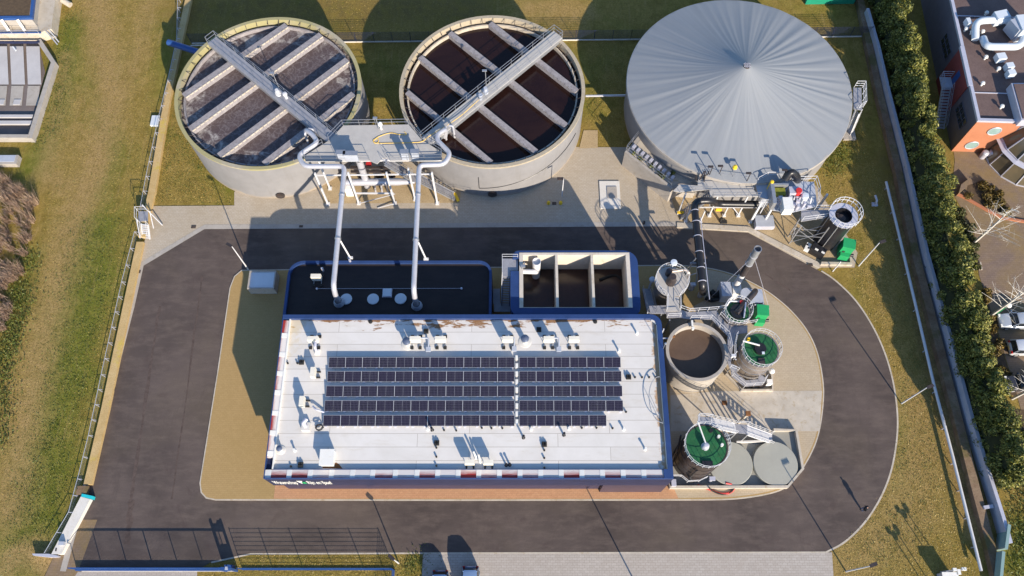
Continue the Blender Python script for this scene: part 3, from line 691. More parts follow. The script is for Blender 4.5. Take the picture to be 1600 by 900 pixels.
la = MB(); p = W3(592, 202, DZ); la.tube([p, p+Vector((0, 0, 2.2))], .05, 6); la.box(p+Vector((-.1, 0, 2.25)), (.5, .3, .12)); part('lamp', la, 'galv', t)
p = W3(596, 202, DZ); part('vent_cap', MB().cyl((p.x, p.y), .12, DZ, DZ+1.0, 10).lathe((p.x, p.y), [(.1, DZ+.9), (.28, DZ+.95), (.22, DZ+1.25), (0, DZ+1.4)], 12), 'white', t, True)
tr, sg, rl = MB(), MB(), MB(); a = W3(712, 308, 0); b_ = W3(602, 252, DZ); mid = a.lerp(b_, .55)
stairs(tr, sg, a, mid, 1.1, 17, rl); m2 = mid+(b_-a).normalized()*.9; m2.z = mid.z; tr.box((mid+m2)/2, (1.3, 1.2, .06), math.atan2((b_-a).y, (b_-a).x)); stairs(tr, sg, m2, b_, 1.1, 15, rl)
st = part('stair', tr, 'grating', t); part('stringer', sg, 'galv', st); part('railing', rl, 'galv', st); p = a+Vector((.1, -.05, .12)); part('bottom_step', MB().box(p, (.35, 1.3, .14), .4), 'yellow', st)
# machinery under the deck
mc = thing('pump_manifold', 'silvery ducts and pumps crowded under the raised platform', 'pump', W(575, 300))
p0, p1_ = W3(564, 263, 6.3), W3(564, 263, 6.3); x, y = W(576, 296); part('duct', MB().bend([(x, y, .8), (x-.05, y+.1, 6.6)], .42, 16), 'pipe_white', mc, True); part('duct_mouth', MB().cyl((x-.05, y+.1), .36, 6.6, 6.63, 16), 'black', mc)
part('header_pipe', MB().tube([W3(540, 285, 2.2), W3(622, 284, 2.2), W3(648, 284, 2.2)], [.45, .45, .25], 14), 'pipe_white', mc, True)
part('cabinet', MB().box((*W(548, 302), .9), (.9, .9, 1.8)), 'white', mc)
for q in (562, 590, 608): part('pump', MB().tube([W3(q, 280, 1.), W3(q+8, 274, 1.)], .3, 12).cyl(W(q+3, 283), .25, 0, 1.9, 12), 'steel_dark', mc, True)
part('valve', MB().cyl(W(582, 276), .35, 2.7, 3.0, 12), 'red', mc)
for q in (585, 595, 604): part('drop_pipe', MB().tube([W3(q, 286, 2.2), (*W(q+2, 300), 0)], .12, 8), 'pipe_white', mc, True)
part('cross_beam', MB().bar(W3(548, 262, 4.2), W3(606, 262, 4.2), .3).bar(W3(548, 268, 3.4), W3(606, 268, 3.4), .25), 'steel_dark', mc)
# hose and cabinets on deck
hp = [W3(*q, DZ+.05) for q in ((632, 206), (637, 211), (621, 210), (612, 207), (600, 210), (588, 215), (583, 221), (586, 224.5), (592, 222), (591, 216), (585, 217), (582, 221), (588, 224), (610, 223.5), (640, 223), (661, 222), (668, 214), (700, 195), (722, 180), (740, 163), (752, 152))]
hp2 = curve(hp, 2)
solo('hose', MB().tube(hp2, .042, 6), 'hose_yellow', 'long yellow hose with a loop lying on the grey platform between the tanks', 'hose', hp[0], smooth=True)
for px, py, w, grp in ((536, 249, .9, 0), (551, 250.5, 1.5, 0), (634, 248, .8, 0), (650, 247.5, .8, 0)):
    x, y = W(px, py, DZ); s = {536: 'small grey control box at the left of the pair by the front railing', 551: 'wide grey control box with a lid near the platform front beside the stack duct', 634: 'narrow grey control box on the front railing right of the stair opening', 650: 'narrow grey control box on the front railing nearest the right pipe bend'}[px]
    b = thing('control_box', s, 'control box', (x, y, DZ)); part('casing', MB().box((x, y, DZ+.75), (w, .35, 1.5)), 'cabinet', b); part('rain_hood', MB().box((x, y, DZ+1.53), (w+.2, .6, .06)), 'galv', b)
# ================================================================== PIPES TO THE LOW BUILDING
def tank_pipe(label, pts, foot):
    t = thing('pipeline', label, 'pipe', foot)
    part('pipe', MB().bend(pts, .29, 16, .65), 'pipe_white', t, True)
    fl = MB(); v = Vector(pts[-3]); w = Vector(pts[-4])
    for k in (.25, .62):
        q = w.lerp(v, k); d = (v-w).normalized(); fl.tube([q-d*.09, q+d*.09], .36, 16)
    part('flange', fl, 'galv', t, True)
    part('roof_collar', MB().lathe((pts[-1][0], pts[-1][1]), [(.62, 4.5), (.6, 4.7), (.45, 5.1), (.40, 5.1)], 20), 'cabinet', t, True)
    q = w.lerp(v, .62); part('bracket', MB().bar(q+Vector((.2, -.1, -.3)), (q.x+.8, q.y-.75, 4.6), .16).bar((q.x+.55, q.y-.75, 4.6), (q.x+1.1, q.y-.75, 4.6), .25), 'steel_white', t)
    return t
PZ = 7.9
fl1 = W3(530, 473, 4.5); fr1 = W3(651.5, 478, 4.5)
A = [W3(478.5, 212, 6.2), W3(478, 203, PZ-.2), W3(487, 209, PZ), W3(497, 222, PZ), W3(466, 243, PZ), W3(475, 260, PZ), W3(538.5, 260, PZ), Vector((0, 0, 0)), Vector((0, 0, 0)), Vector((0, 0, 0))]
xa = A[6].x; A[7] = Vector((fl1.x, fl1.y+1.0, PZ-.9)); A[8] = Vector((fl1.x, fl1.y, PZ-2.4)); A[9] = Vector((fl1.x, fl1.y, 4.6))
A = A[:7]+[Vector((fl1.x, fl1.y+.55, PZ)), Vector((fl1.x, fl1.y, 6.6)), Vector((fl1.x, fl1.y, 4.6))]
pl1 = tank_pipe('thick silver pipe crossing the road from the left open tank to the dark roof', A, (fl1.x, fl1.y, 4.5))
B = [W3(695, 214, 6.2), W3(697, 201, PZ-.2), W3(684, 210, PZ), W3(683, 219, PZ), W3(704, 240, PZ), W3(694, 257, PZ), W3(655, 258, PZ), Vector((fr1.x, fr1.y+.55, PZ)), Vector((fr1.x, fr1.y, 6.6)), Vector((fr1.x, fr1.y, 4.6))]
pl2 = tank_pipe('thick silver pipe crossing the road from the right open tank to the dark roof', B, (fr1.x, fr1.y, 4.5))
for pl, q in ((pl1, (482, 213)), (pl2, (701, 208))):
    b = MB(); a = W3(q[0], q[1]-12, PZ-.1); b.bend([a, a+Vector((.5, -.1, 0)), a+Vector((.6, -.4, -1.9))], .13, 8); b.bend([a+Vector((-.3, 0, -.2)), a+Vector((-.4, -.6, -.2)), a+Vector((-.4, -.7, -1.9))], .13, 8); part('outlet', b, 'pipe_white', pl, True)
# ================================================================== BIG COVERED TANK
T3 = (.3337*82.5, .7659*82.5); r3 = 13.85; AZ = 9.35
t3 = thing('gas_holder_tank', 'huge round tank under a grey pleated conical membrane cover', 'tank', T3)
part('wall', MB().lathe(T3, [(r3-.35, -.05), (r3-.35, 5.4)], 160), 'tank_concrete', t3, True)
part('rim', MB().lathe(T3, [(r3-.3, 4.9), (r3-.02, 4.95), (r3, 5.35), (r3-.2, 5.45)], 160), 'concrete', t3, True)
NS, NR = 420, 26; vs, fs = [], []; ph = [rnd.uniform(.4, 1) for _ in range(80)]
for j in range(NR+1):
    u = j/NR; rr = (r3-.06)*(1-u)+.35*u
    for k in range(NS):
        a = 2*math.pi*k/NS; q = k/NS*60; i0 = int(q); f = q-i0; amp = ph[i0]*(1-f)+ph[(i0+1) % 60]*f
        pl = math.sin(a*47+3.2*math.sin(a*3)+1.7*math.sin(a*7+1))*amp*(.35+.65*max(0, math.cos(a-R(25))))+.45*math.sin(a*23+1+2*math.sin(a*2))+.25*math.sin(a*81+4*math.sin(a*5))
        z = 5.42+(AZ-5.42)*(.72*u+.28*u**3.2)+.05*pl*math.sin(math.pi*min(1, u*1.03+.1))**.8*(1-u*.5)
        vs.append((T3[0]+rr*math.cos(a), T3[1]+rr*math.sin(a), z))
for j in range(NR):
    for k in range(NS): fs.append((j*NS+k, j*NS+(k+1) % NS, (j+1)*NS+(k+1) % NS, (j+1)*NS+k))
mem = part('membrane', MB().add(vs, fs), 'grey_membrane', t3, False)
for p in mem.data.polygons: p.use_smooth = True
cap = MB().cyl(T3, .42, AZ-.15, AZ+.12, 16); part('apex_cap', cap, 'steel_dark', t3); g_ = MB()
for k in (-.2, 0, .2): g_.bar((T3[0]-.4, T3[1]+k, AZ+.16), (T3[0]+.4, T3[1]+k, AZ+.16), .05); g_.bar((T3[0]+k, T3[1]-.4, AZ+.16), (T3[0]+k, T3[1]+.4, AZ+.16), .05)
part('apex_grid', g_, 'zinc', t3)
# ladder platform on the east side
e = thing('access_ladder', 'white caged ladder and landing on the east rim of the covered tank', 'ladder', W(1322, 210))
pA = W3(1338, 172, 5.2); b = MB().prism(WL([(1333, 137), (1346, 137), (1347, 172), (1334, 170)], 5.2), 5.1, 5.2); part('landing', b, 'grating', e)
ra = MB(); v = [Vector((*p, 5.2)) for p in WL([(1334, 137), (1347, 137), (1348, 168), (1340, 172)], 5.2)]; ra.rail(v, 1.3, .9, .04, 2); part('railing', ra, 'steel_white', e)
tr, sg, rl = MB(), MB(), MB(); stairs(tr, sg, W3(1326, 208, 0), W3(1340, 174, 5.1), .8, 16, rl); f_ = part('flight', tr, 'galv', e); part('stringer', sg, 'steel_white', f_); part('railing', rl, 'steel_white', f_)
part('footing', MB().box((*W(1325, 208), .05), (1.6, 2.2, .3)), 'concrete', e)
# blue pipe & cable ducts joining the tanks
solo('pipe', MB().tube([W3(263, 66, 2.2), W3(318, 84, 2.2)], .42, 14), 'blue_steel', 'thick blue pipe running from the wall into the left open tank', 'pipe', W3(263, 66, 0), smooth=True)
solo('pipe', MB().bend([W3(296, 73, 1.), W3(300, 71, 1.2), W3(330, 71, 1.2)], .09, 8), 'galv', 'thin grey pipe beside the blue pipe at the left open tank', 'pipe', W3(296, 73, 0), smooth=True)
solo('pipe', MB().tube([W3(915, 150, 1.2), W3(985, 149, 1.2)], .14, 8), 'pipe_white', 'thin pale pipe linking the dark open tank to the covered tank', 'pipe', W3(915, 150, 0), smooth=True)
# ================================================================== MAIN BUILDING
bx0, bx1, by0, by1 = -24.6, 15.3, 14.85, 32.0; RZ = 7.4; BC = ((bx0+bx1)/2, (by0+by1)/2)
ix0 = W(427.4, 734.6, 7.5)[0]; ix1 = W(1041.8, 729, 7.5)[0]; iy0 = W(700, 733, 7.6)[1]; iy1 = W(700, 497.5, 7.6)[1]
mb_ = thing('treatment_building', 'large building with a white flat roof carrying solar panels', 'building', BC)
notch = W(936, 758, 0)[0]
OUT = roundrect(bx0, by0, bx1, by1, [0, 0, 1.1, 0], 6)
part('fascia', MB().prism(OUT, 4.15, RZ-.02), 'blue_dark', mb_)
part('wall', MB().prism([(bx0+.5, by0+.35), (notch, by0+.35), (notch, by1-.1), (bx0+.5, by1-.1)], 0, 4.15), 'blue_dark', mb_)
part('wall', MB().prism([(notch, by0+.004), (bx1-.004, by0+.004), (bx1-.004, by1-.1), (notch, by1-.1)], 0, 4.15), 'violet_wall', mb_)
part('roof', MB().sheet([(ix0, iy0), (ix1, iy0), (ix1, iy1-.7), (ix1-.7, iy1), (ix0, iy1)], RZ+.01), 'white_roof', mb_)
pz = 7.85
cop = MB()
cop.prism([(bx0, by0+.07), (bx0+.07, by0+.07), (bx0+.07, by1-.45), (bx0, by1-.45)], RZ-.02, pz)
cop.prism([(bx0, by0), (bx1-.9, by0), (bx1-.9, by0+.07), (bx0, by0+.07)], RZ-.02, pz)
cop.prism([(bx0, by1-.45), (bx1-1.1, by1-.45), (bx1-1.1, by1), (bx0, by1)], RZ-.02, pz)
cop.prism([(bx1-.9, by0), (bx1, by0), (bx1, by1-1.1), (bx1-.5, by1-1.1), (bx1-.5, by0+.9), (bx1-.9, by0+.9)], RZ-.02, pz)
o_ = arc((bx1-1.1, by1-1.1), 1.1, 0, 90, 6); i_ = arc((bx1-1.1, by1-1.1), .55, 0, 90, 6); cop.prism(o_+i_[::-1], RZ-.02, pz)
part('coping', cop, 'blue', mb_)
cu = MB(); zc = 7.72
cu.prism([(ix0-.12, iy0), (ix0, iy0), (ix0, iy1+.12), (ix0-.12, iy1+.12)], RZ-.02, zc); cu.prism([(ix0, iy1), (ix1-.7, iy1), (ix1-.7, iy1+.16), (ix0, iy1+.16)], RZ-.02, zc-.05)
cu.prism([(ix1, iy0), (ix1+.1, iy0), (ix1+.1, iy1-.7), (ix1, iy1-.7)], RZ-.02, zc); cu.prism([(ix1-.7, iy1), (ix1, iy1-.7), (ix1+.1, iy1-.6), (ix1-.6, iy1+.16)], RZ-.02, zc)
part('curb', cu, 'white', mb_)
cu = MB(); cu.prism([(ix0, iy0-.06), (bx1-.9, iy0-.06), (bx1-.9, iy0), (ix0, iy0)], RZ-.02, zc-.02); part('curb', cu, 'blue', mb_)  # shade on the inner south edge painted as a blue curb
# stained edge panels with white ribs between them
def slope_w(y0, y1, mat, nm, zo=.0):
    b = MB().add([(bx0+.08, y0, pz-.12+zo), (ix0-.13, y0, zc-.06+zo), (ix0-.13, y1, zc-.06+zo), (bx0+.08, y1, pz-.12+zo), (bx0+.08, y0, RZ-.1), (ix0-.13, y0, RZ-.1), (ix0-.13, y1, RZ-.1), (bx0+.08, y1, RZ-.1)], [(0, 1, 2, 3), (7, 6, 5, 4), (0, 4, 5, 1), (1, 5, 6, 2), (2, 6, 7, 3), (3, 7, 4, 0)]); return part(nm, b, mat, mb_)
def slope_s(x0, x1, mat, nm, zo=.0):
    b = MB().add([(x0, by0+.08, pz-.12+zo), (x1, by0+.08, pz-.12+zo), (x1, iy0-.07, zc-.06+zo), (x0, iy0-.07, zc-.06+zo), (x0, by0+.08, RZ-.1), (x1, by0+.08, RZ-.1), (x1, iy0-.07, RZ-.1), (x0, iy0-.07, RZ-.1)], [(0, 1, 2, 3), (7, 6, 5, 4), (0, 4, 5, 1), (1, 5, 6, 2), (2, 6, 7, 3), (3, 7, 4, 0)]); return part(nm, b, mat, mb_)
ys = [W(420, 480+q/3.103, 7.8)[1] for q in (740, 708, 608, 512, 412, 320, 228, 135, 52)]
for a, b in zip(ys, ys[1:]):
    slope_w(a+.25, b-.25, 'stained_panel_west', 'edge_panel')
    if b < by1-1: slope_w(b-.25, b+.25, 'white', 'edge_rib', .03)
slope_s(bx0+.08, ix0-.13, 'white', 'edge_rib', .02)
xs = [ix0]+[W(400+q/3.103, 740, 7.8)[0] for q in (160, 262, 365, 467, 565, 675, 780, 880, 980)]
pitch = xs[-1]-xs[-2]
while xs[-1]+pitch < bx1-1.2: xs.append(xs[-1]+pitch)
xs.append(bx1-.9)
for i, (a, b) in enumerate(zip(xs, xs[1:])):
    slope_s(a+(.24 if i else -.11), b-(.24 if b < bx1-1 else .01), 'stained_panel_south', 'edge_panel')
    if b < bx1-1: slope_s(b-.24, b+.24, 'white', 'edge_rib', .03)
# lettering on the fascia
def letters(body, x0, x1, z, mat, nm):
    cu_ = bpy.data.curves.new(nm, 'FONT'); cu_.body = body; cu_.extrude = .02; cu_.size = 1.0; tmp = bpy.data.objects.new('tmp_text', cu_); COL.objects.link(tmp)
    bpy.context.view_layer.update(); me = bpy.data.meshes.new_from_object(tmp.evaluated_get(bpy.context.evaluated_depsgraph_get())); bpy.data.objects.remove(tmp)
    X = [v.co.x for v in me.vertices]; sx = (x1-x0)/(max(X)-min(X)); m = min(X)
    for v in me.vertices: x, y, zz = v.co; v.co = (x0+(x-m)*sx-BC[0], by0-.025-zz*.5-BC[1], z+y*2.3)
    me.materials.clear(); me.materials.append(M['white']); o = bpy.data.objects.new(nm, me); COL.objects.link(o); o.parent = mb_; ROOT[o.name] = ROOT[mb_.name]
lz = 5.0
letters('Waterschap', W(431, 753, lz)[0], W(467, 753, lz)[0], lz, 'white', 'lettering')
letters('Rijn en IJssel', W(483.5, 753, lz)[0], W(520, 753, lz)[0], lz, 'white', 'lettering')
x0 = W(469, 753, lz)[0]; x1 = W(481.5, 753, lz)[0]; yy = by0-.03; lo = MB(); w = x1-x0
lo.add([(x0, yy, lz+1.7), (x0+w*.75, yy, lz+1.7), (x0+w*.35, yy, lz+.1)], [(0, 1, 2)]); part('emblem', lo, 'white', mb_)
lo = MB(); lo.add([(x0+w*.42, yy-.01, lz+.9), (x1, yy-.01, lz+1.25), (x1, yy-.01, lz+.25), (x0+w*.6, yy-.01, lz+.25)], [(0, 1, 2, 3)]); part('emblem', lo, 'green_box', mb_)
# ------------------------------------------------------------------ photovoltaic rows
def pv_proto():
    t = thing('solar_panel', 'x', 'solar panel', (0, 0, 0), 'solar panels on the white roof')
    til = R(11); w, d = 1.69, 1.09; c, s = math.cos(til), math.sin(til); z0 = .16
    def P_(x, y, o=0): return (x, y*c-s*o, z0+y*s+c*o)
    def slab(x0, x1, y0, y1, o0, o1):
        return [P_(x0, y0, o0), P_(x1, y0, o0), P_(x1, y1, o0), P_(x0, y1, o0), P_(x0, y0, o1), P_(x1, y0, o1), P_(x1, y1, o1), P_(x0, y1, o1)]
    F6 = [(3, 2, 1, 0), (4, 5, 6, 7), (0, 1, 5, 4), (1, 2, 6, 5), (2, 3, 7, 6), (3, 0, 4, 7)]
    cells = MB()
    for x0, x1 in ((-w/2, -.006), (.006, w/2)): cells.add(slab(x0, x1, .02, d-.02, .0, .03), F6)
    part('cells', cells, 'pv_cells', t)
    fr = MB()
    for q in ((-w/2-.022, -w/2, 0, d), (w/2, w/2+.022, 0, d), (-.006, .006, .02, d-.02)): fr.add(slab(*q, -.01, .036 if q[0] != -.006 else .028), F6)
    fr.add(slab(-w/2, w/2, 0, .02, -.01, .034), F6); fr.add(slab(-w/2, w/2, d-.02, d, -.01, .034), F6)
    part('frame', fr, 'alu', t)
    su = MB()
    for sx in (-.6, .6): su.box((sx, .08, .08), (.25, .3, .16)); su.bar((sx, .1, .14), (sx, d*c-.05, .14), .06); su.bar((sx, d*c-.06, .1), (sx, d*c-.06, z0+s*d-.03), .05)
    su.add([(-w/2, d*c+.04, .03), (w/2, d*c+.04, .03), (w/2, d*c-.02, z0+s*d-.03), (-w/2, d*c-.02, z0+s*d-.03)], [(0, 1, 2, 3)])
    part('mount', su, 'zinc', t)
    return t
ORD = ['first', 'second', 'third', 'fourth', 'fifth', 'sixth', 'seventh', 'eighth', 'ninth', 'tenth', 'eleventh']
ROWN = ['back row', 'second row', 'middle row', 'fourth row', 'front row']
pv = pv_proto(); first = True
lx0 = W(513.5, 567, RZ+.3)[0]; lx1 = W(804, 567, RZ+.3)[0]; rx0 = W(811, 567, RZ+.3)[0]; rx1 = W(970, 567, RZ+.3)[0]
for r_, yp in enumerate((574.5, 596.6, 619.6, 642.6, 665.8)):
    y = W(700, yp, RZ+.16)[1]
    for side, X0, X1, n in (('left', lx0, lx1, 11), ('right', rx0, rx1, 6 if r_ < 4 else 5)):
        p = (X1-X0)/(11 if side == 'left' else 6)
        for k in range(n):
            lab = 'dark solar panel, %s from the left in the %s, %s block of the array' % (ORD[k], ROWN[r_], side); loc = (X0+(k+.5)*p, y, RZ+.01)
            if first: pv.location = loc; pv['label'] = lab; first = False
            else: dup(pv, loc, 0, lab)
b = MB()
x = (lx1+rx0)/2
for k in range(9): b.box((x, W(700, 560+k*12.5, RZ)[1], RZ+.14), (.28, .5, .22))
solo('cable_tray', b, 'white', 'white cable tray running between the two blocks of solar panels', 'cable tray', (x, 23, RZ))
# ------------------------------------------------------------------ roof plant
def ac_proto(zr):
    t = thing('air_conditioner', 'x', 'air conditioner', (0, 0, zr), 'air conditioner units on stands on the white roof')
    part('casing', MB().box((0, 0, zr+.92), (1.1, .42, .85)), 'roofbox', t)
    part('fan_grille', MB().tube([(-.2, .212, zr+.92), (-.2, .23, zr+.92)], .33, 16), 'black', t)
    fr = MB()
    for sx in (-.42, .42): fr.bar((sx, -.62, zr+.12), (sx, .62, zr+.12), .06); fr.bar((sx, -.25, zr+.15), (sx, -.25, zr+.5), .05); fr.bar((sx, .25, zr+.15), (sx, .25, zr+.5), .05)
    for sy in (-.25, .25): fr.bar((-.5, sy, zr+.48), (.5, sy, zr+.48), .06)
    part('stand', fr, 'galv', t)
    for sx in (-.42, .42):
        for sy in (-.62, .62): part('foot', MB().box((sx, sy, zr+.08), (.32, .32, .16)), 'black_rubber', t)
    return t
ac = ac_proto(RZ); acl = ['leftmost air conditioner standing alone at the back left of the white roof', 'air conditioner beside the white mushroom vent, left of a close pair', 'air conditioner right of a close pair behind the solar panels', 'air conditioner left of the white round vent at the centre back of the roof', 'air conditioner right of the centre round vent, left of the last two', 'rightmost air conditioner in the back row of roof units']
for i, (px, lab) in enumerate(zip((492.5, 650.5, 689.5, 793.5, 857, 896), acl)):
    x, y = W(px, 534.5, RZ+.1)
    if i == 0: ac.location = (x, y, RZ); ac['label'] = lab
    else: dup(ac, (x, y, RZ), 0, lab)
for px, py, lab in ((670, 537, 'pipe goose neck between the close pair of roof air conditioners'), (803.5, 536, 'pipe goose neck left of the centre round vent on the white roof'), (873, 537, 'pipe goose neck between the last two roof air conditioners')):
    x, y = W(px, py, RZ); b = MB().bend([(x-.9, y+.5, RZ+.35), (x, y+.5, RZ+.35), (x, y-.6, RZ+.2)], .09, 8); b.box((x, y-.7, RZ+.15), (.5, .5, .3)); solo('pipe_duct', b, 'cabinet', lab, 'duct', (x, y, RZ), 'goose neck ducts between roof units')
for px, py, lab in ((637, 538, 'white round roof vent on a flared base beside the left pair of air conditioners'), (820, 534, 'white round roof vent on a flared base at the centre back of the roof'), (439, 703, 'white round roof vent alone near the front left corner of the roof')):
    x, y = W(px, py, RZ); t = thing('roof_vent', lab, 'roof vent', (x, y, RZ), 'white round vents on the white roof'); k = .8 if px < 500 else 1.15
    part('base', MB().lathe((x, y), [(.62*k, RZ+.02), (.55*k, RZ+.06), (.24*k, RZ+.12), (.22*k, RZ+.3)], 24), 'roof_trim', t); part('stack', MB().cyl((x, y), .24*k, RZ+.2, RZ+.9*k, 16), 'roof_trim', t); part('cowl', MB().lathe((x, y), [(.25*k, RZ+.75*k), (.37*k, RZ+.8*k), (.36*k, RZ+.95*k), (.22*k, RZ+1.06*k), (0, RZ+1.1*k)], 24), 'cowl', t, True)
for px, py, w, lab in ((492, 586, .55, 'slim beige fan unit near the upper left end of the solar array'), (475, 631, .55, 'slim beige fan unit with a dark shadow left of the middle solar rows')):
    x, y = W(px, py, RZ); t = thing('fan_unit', lab, 'fan unit', (x, y, RZ)); part('casing', MB().box((x, y, RZ+.75), (.45, 1.0, .8)), 'roofbox', t)
    f = MB(); [f.box((x+.4*s, y+q, RZ+.12), (.4, .14, .2)) for s in (1,) for q in (-.3, .3)]; part('foot', f, 'black_rubber', t); s = MB(); [s.bar((x, y+q, RZ), (x, y+q, RZ+.4), .08) for q in (-.3, .3)]; part('stand', s, 'galv', t)
x, y = W(479, 668, RZ); t = thing('exhaust_vent', 'white square curb with a bent exhaust pipe left of the solar array', 'roof vent', (x, y, RZ)); part('curb', MB().box((x, y, RZ+.25), (.8, .8, .5)), 'roof_trim', t); part('pipe', MB().bend([(x, y, RZ+.5), (x, y+.1, RZ+1.5), (x+.3, y+.5, RZ+1.5)], .22, 12), 'zinc', t, True)
x, y = W(497, 545, RZ); t = thing('exhaust_vent', 'slim white exhaust pipe on the roof just below the leftmost air conditioner', 'roof vent', (x, y, RZ)); part('pipe', MB().bend([(x, y-.4, RZ), (x, y-.4, RZ+1.3), (x, y+.3, RZ+1.35)], .14, 10), 'zinc', t, True); part('curb', MB().box((x, y-.4, RZ+.12), (.5, .5, .24)), 'white', t)
x, y = W(503, 642, RZ); t = thing('cable_duct', 'bent grey cable duct at the left end of the fourth solar row', 'duct', (x, y, RZ)); part('pipe', MB().bend([(x-.9, y+.4, RZ+.3), (x-.5, y, RZ+.5), (x+.3, y-.2, RZ+.2)], .1, 8), 'zinc', t)
x, y = W(500, 669, RZ); t = thing('cable_duct', 'coiled grey cable end at the lower left corner of the solar array', 'duct', (x, y, RZ)); part('coil', MB().tube([(x+.35*math.cos(a*.5), y+.3*math.sin(a*.5), RZ+.06+a*.02) for a in range(26)], .06, 6), 'black', t)
x, y = W(512, 716, RZ+.5); t = thing('roof_hatch', 'white box roof hatch with red streaks before it near the front left', 'roof hatch', (x, y, RZ)); part('curb', MB().box((x, y, RZ+.45), (1.25, 1.45, .9)), 'white', t); part('lid', MB().box((x, y, RZ+.95), (1.4, 1.6, .1)), 'white', t)
x, y = W(516, 727.5, RZ); sb = MB()
sb.sheet([(x-.75, y-.25), (x+1.25, y-.3), (x+.85, y+.15), (x+.55, y+.3), (x+.4, y+.22), (x+.2, y+.35), (x, y+.25), (x-.2, y+.35), (x-.4, y+.2), (x-.65, y+.3)], RZ+.018); part('rust_stain', sb, 'rust', mb_)
for px, lab in ((734.5, 'left beige roof unit of a pair at the front roof edge'), (763.5, 'right beige roof unit of a pair at the front roof edge')):
    x, y = W(px, 727, RZ); t = thing('air_conditioner', lab, 'air conditioner', (x, y, RZ), 'front pair of roof units'); part('casing', MB().box((x, y+.1, RZ+.85), (.95, .4, .8)), 'roofbox', t); s = MB(); f = MB()
    for q in (-.35, .35): s.bar((x+q, y, RZ), (x+q, y, RZ+.5), .06); f.box((x+q, y-.3, RZ+.08), (.16, .7, .14))
    part('stand', s, 'galv', t); part('foot', f, 'black_rubber', t)
x, y = W(748, 723, RZ); t = thing('exhaust_vent', 'white forked vent pipe between the front pair of roof units', 'roof vent', (x, y, RZ)); part('pipe', MB().bend([(x-.3, y+.4, RZ), (x-.25, y+.4, RZ+.8), (x-.5, y+.9, RZ+.9)], .11, 8).bend([(x+.15, y, RZ), (x+.15, y, RZ+.8), (x, y+.6, RZ+.9)], .11, 8), 'white', t, True)
blk = [(471.5, 566.5, 'left of the upper solar row'), (470, 726.5, 'by the front left corner of the roof'), (682.5, 692.5, 'in front of the solar array at the left block'), (850.5, 694.5, 'in front of the solar array at the right block'), (982, 589.5, 'at the right end of the solar array'), (842, 515.5, 'behind the air conditioner right of the centre vent'), (666, 518, 'behind the close pair of air conditioners')]
for px, py, lab in blk:
    x, y = W(px, py, RZ); b = MB().box((x, y, RZ+.1), (.5, .5, .18)); [b.box((x+a, y+c, RZ+.24), (.16, .16, .12)) for a in (-.13, .13) for c in (-.13, .13)]; solo('anchor_block', b, 'black_rubber', 'black square anchor block '+lab, 'anchor block', (x, y, RZ), 'black anchor blocks on the white roof')
dots = [(682, 700), (682, 714), (682, 728), (682, 738), (850.5, 704), (850.5, 716), (850.5, 731), (992, 590), (1003, 590), (1014, 590), (1024, 590), (450, 568), (465, 568), (455, 729), (713, 673), (694, 672.5), (753, 669), (768, 669.5), (785, 669.5), (909, 669), (932, 669), (957, 669.5), (978, 644)]
for i, (px, py) in enumerate(dots):
    x, y = W(px, py, RZ); q = px
    solo('line_anchor', MB().cyl((x, y), .1, RZ, RZ+.24, 8), 'black_rubber', 'small black line support on the white roof, one of the dotted lines of supports', 'support', (x, y, RZ), 'small black line supports on the white roof')
pips = [(675.5, 672, .9, 'black', 'short black vent pipe just below the left block of solar panels'), (818, 684, .8, 'black', 'short black vent pipe below the gap between the solar blocks'), (881, 680, .8, 'black', 'short black vent pipe below the right solar block'), (974.5, 671, .35, 'white', 'pair-like white stub vent right of the front solar row'), (1008, 702, .45, 'white', 'white stub vent alone at the right of the roof'), (995, 521, .45, 'white', 'white stub vent near the back right corner of the roof'), (791, 727, .5, 'black', 'left black stub vent of a pair right of the front roof units'), (796.5, 726.5, .5, 'black', 'right black stub vent of a pair right of the front roof units'), (461, 704, .4, 'white', 'thin white stub vent left of the white roof hatch'), (668.5, 671, .3, 'white', 'tiny white stub vent below the left solar block'), (830, 671, .3, 'white', 'tiny white stub vent below the right solar block'), (889, 670, .3, 'white', 'tiny white stub vent under the middle of the right solar block'), (967, 549, .5, 'white', 'white stub vent at the back right corner of the solar array'), (632, 527, .5, 'white', 'small stub vent near the left mushroom vent')]
for px, py, h, m, lab in pips:
    x, y = W(px, py, RZ); t = solo('vent_pipe', MB().lathe((x, y), [(.2, RZ), (.1, RZ+.1), (.1, RZ+h), (.13, RZ+h), (.13, RZ+h+.08), (0, RZ+h+.08)], 10), m, lab, 'vent pipe', (x, y, RZ), smooth=True)
for px, py, lab in ((669, 496.5, 'left'), (930, 503, 'right'), (579, 503, 'far left')): 
    x, y = W(px, py, RZ); solo('roof_drain', MB().lathe((x, y), [(.22, RZ+.01), (.2, RZ+.16), (0, RZ+.2)], 12), 'black_rubber', 'black round roof outlet by the rusty back edge, the %s one' % lab, 'roof outlet', (x, y, RZ), 'roof outlets along the back edge')
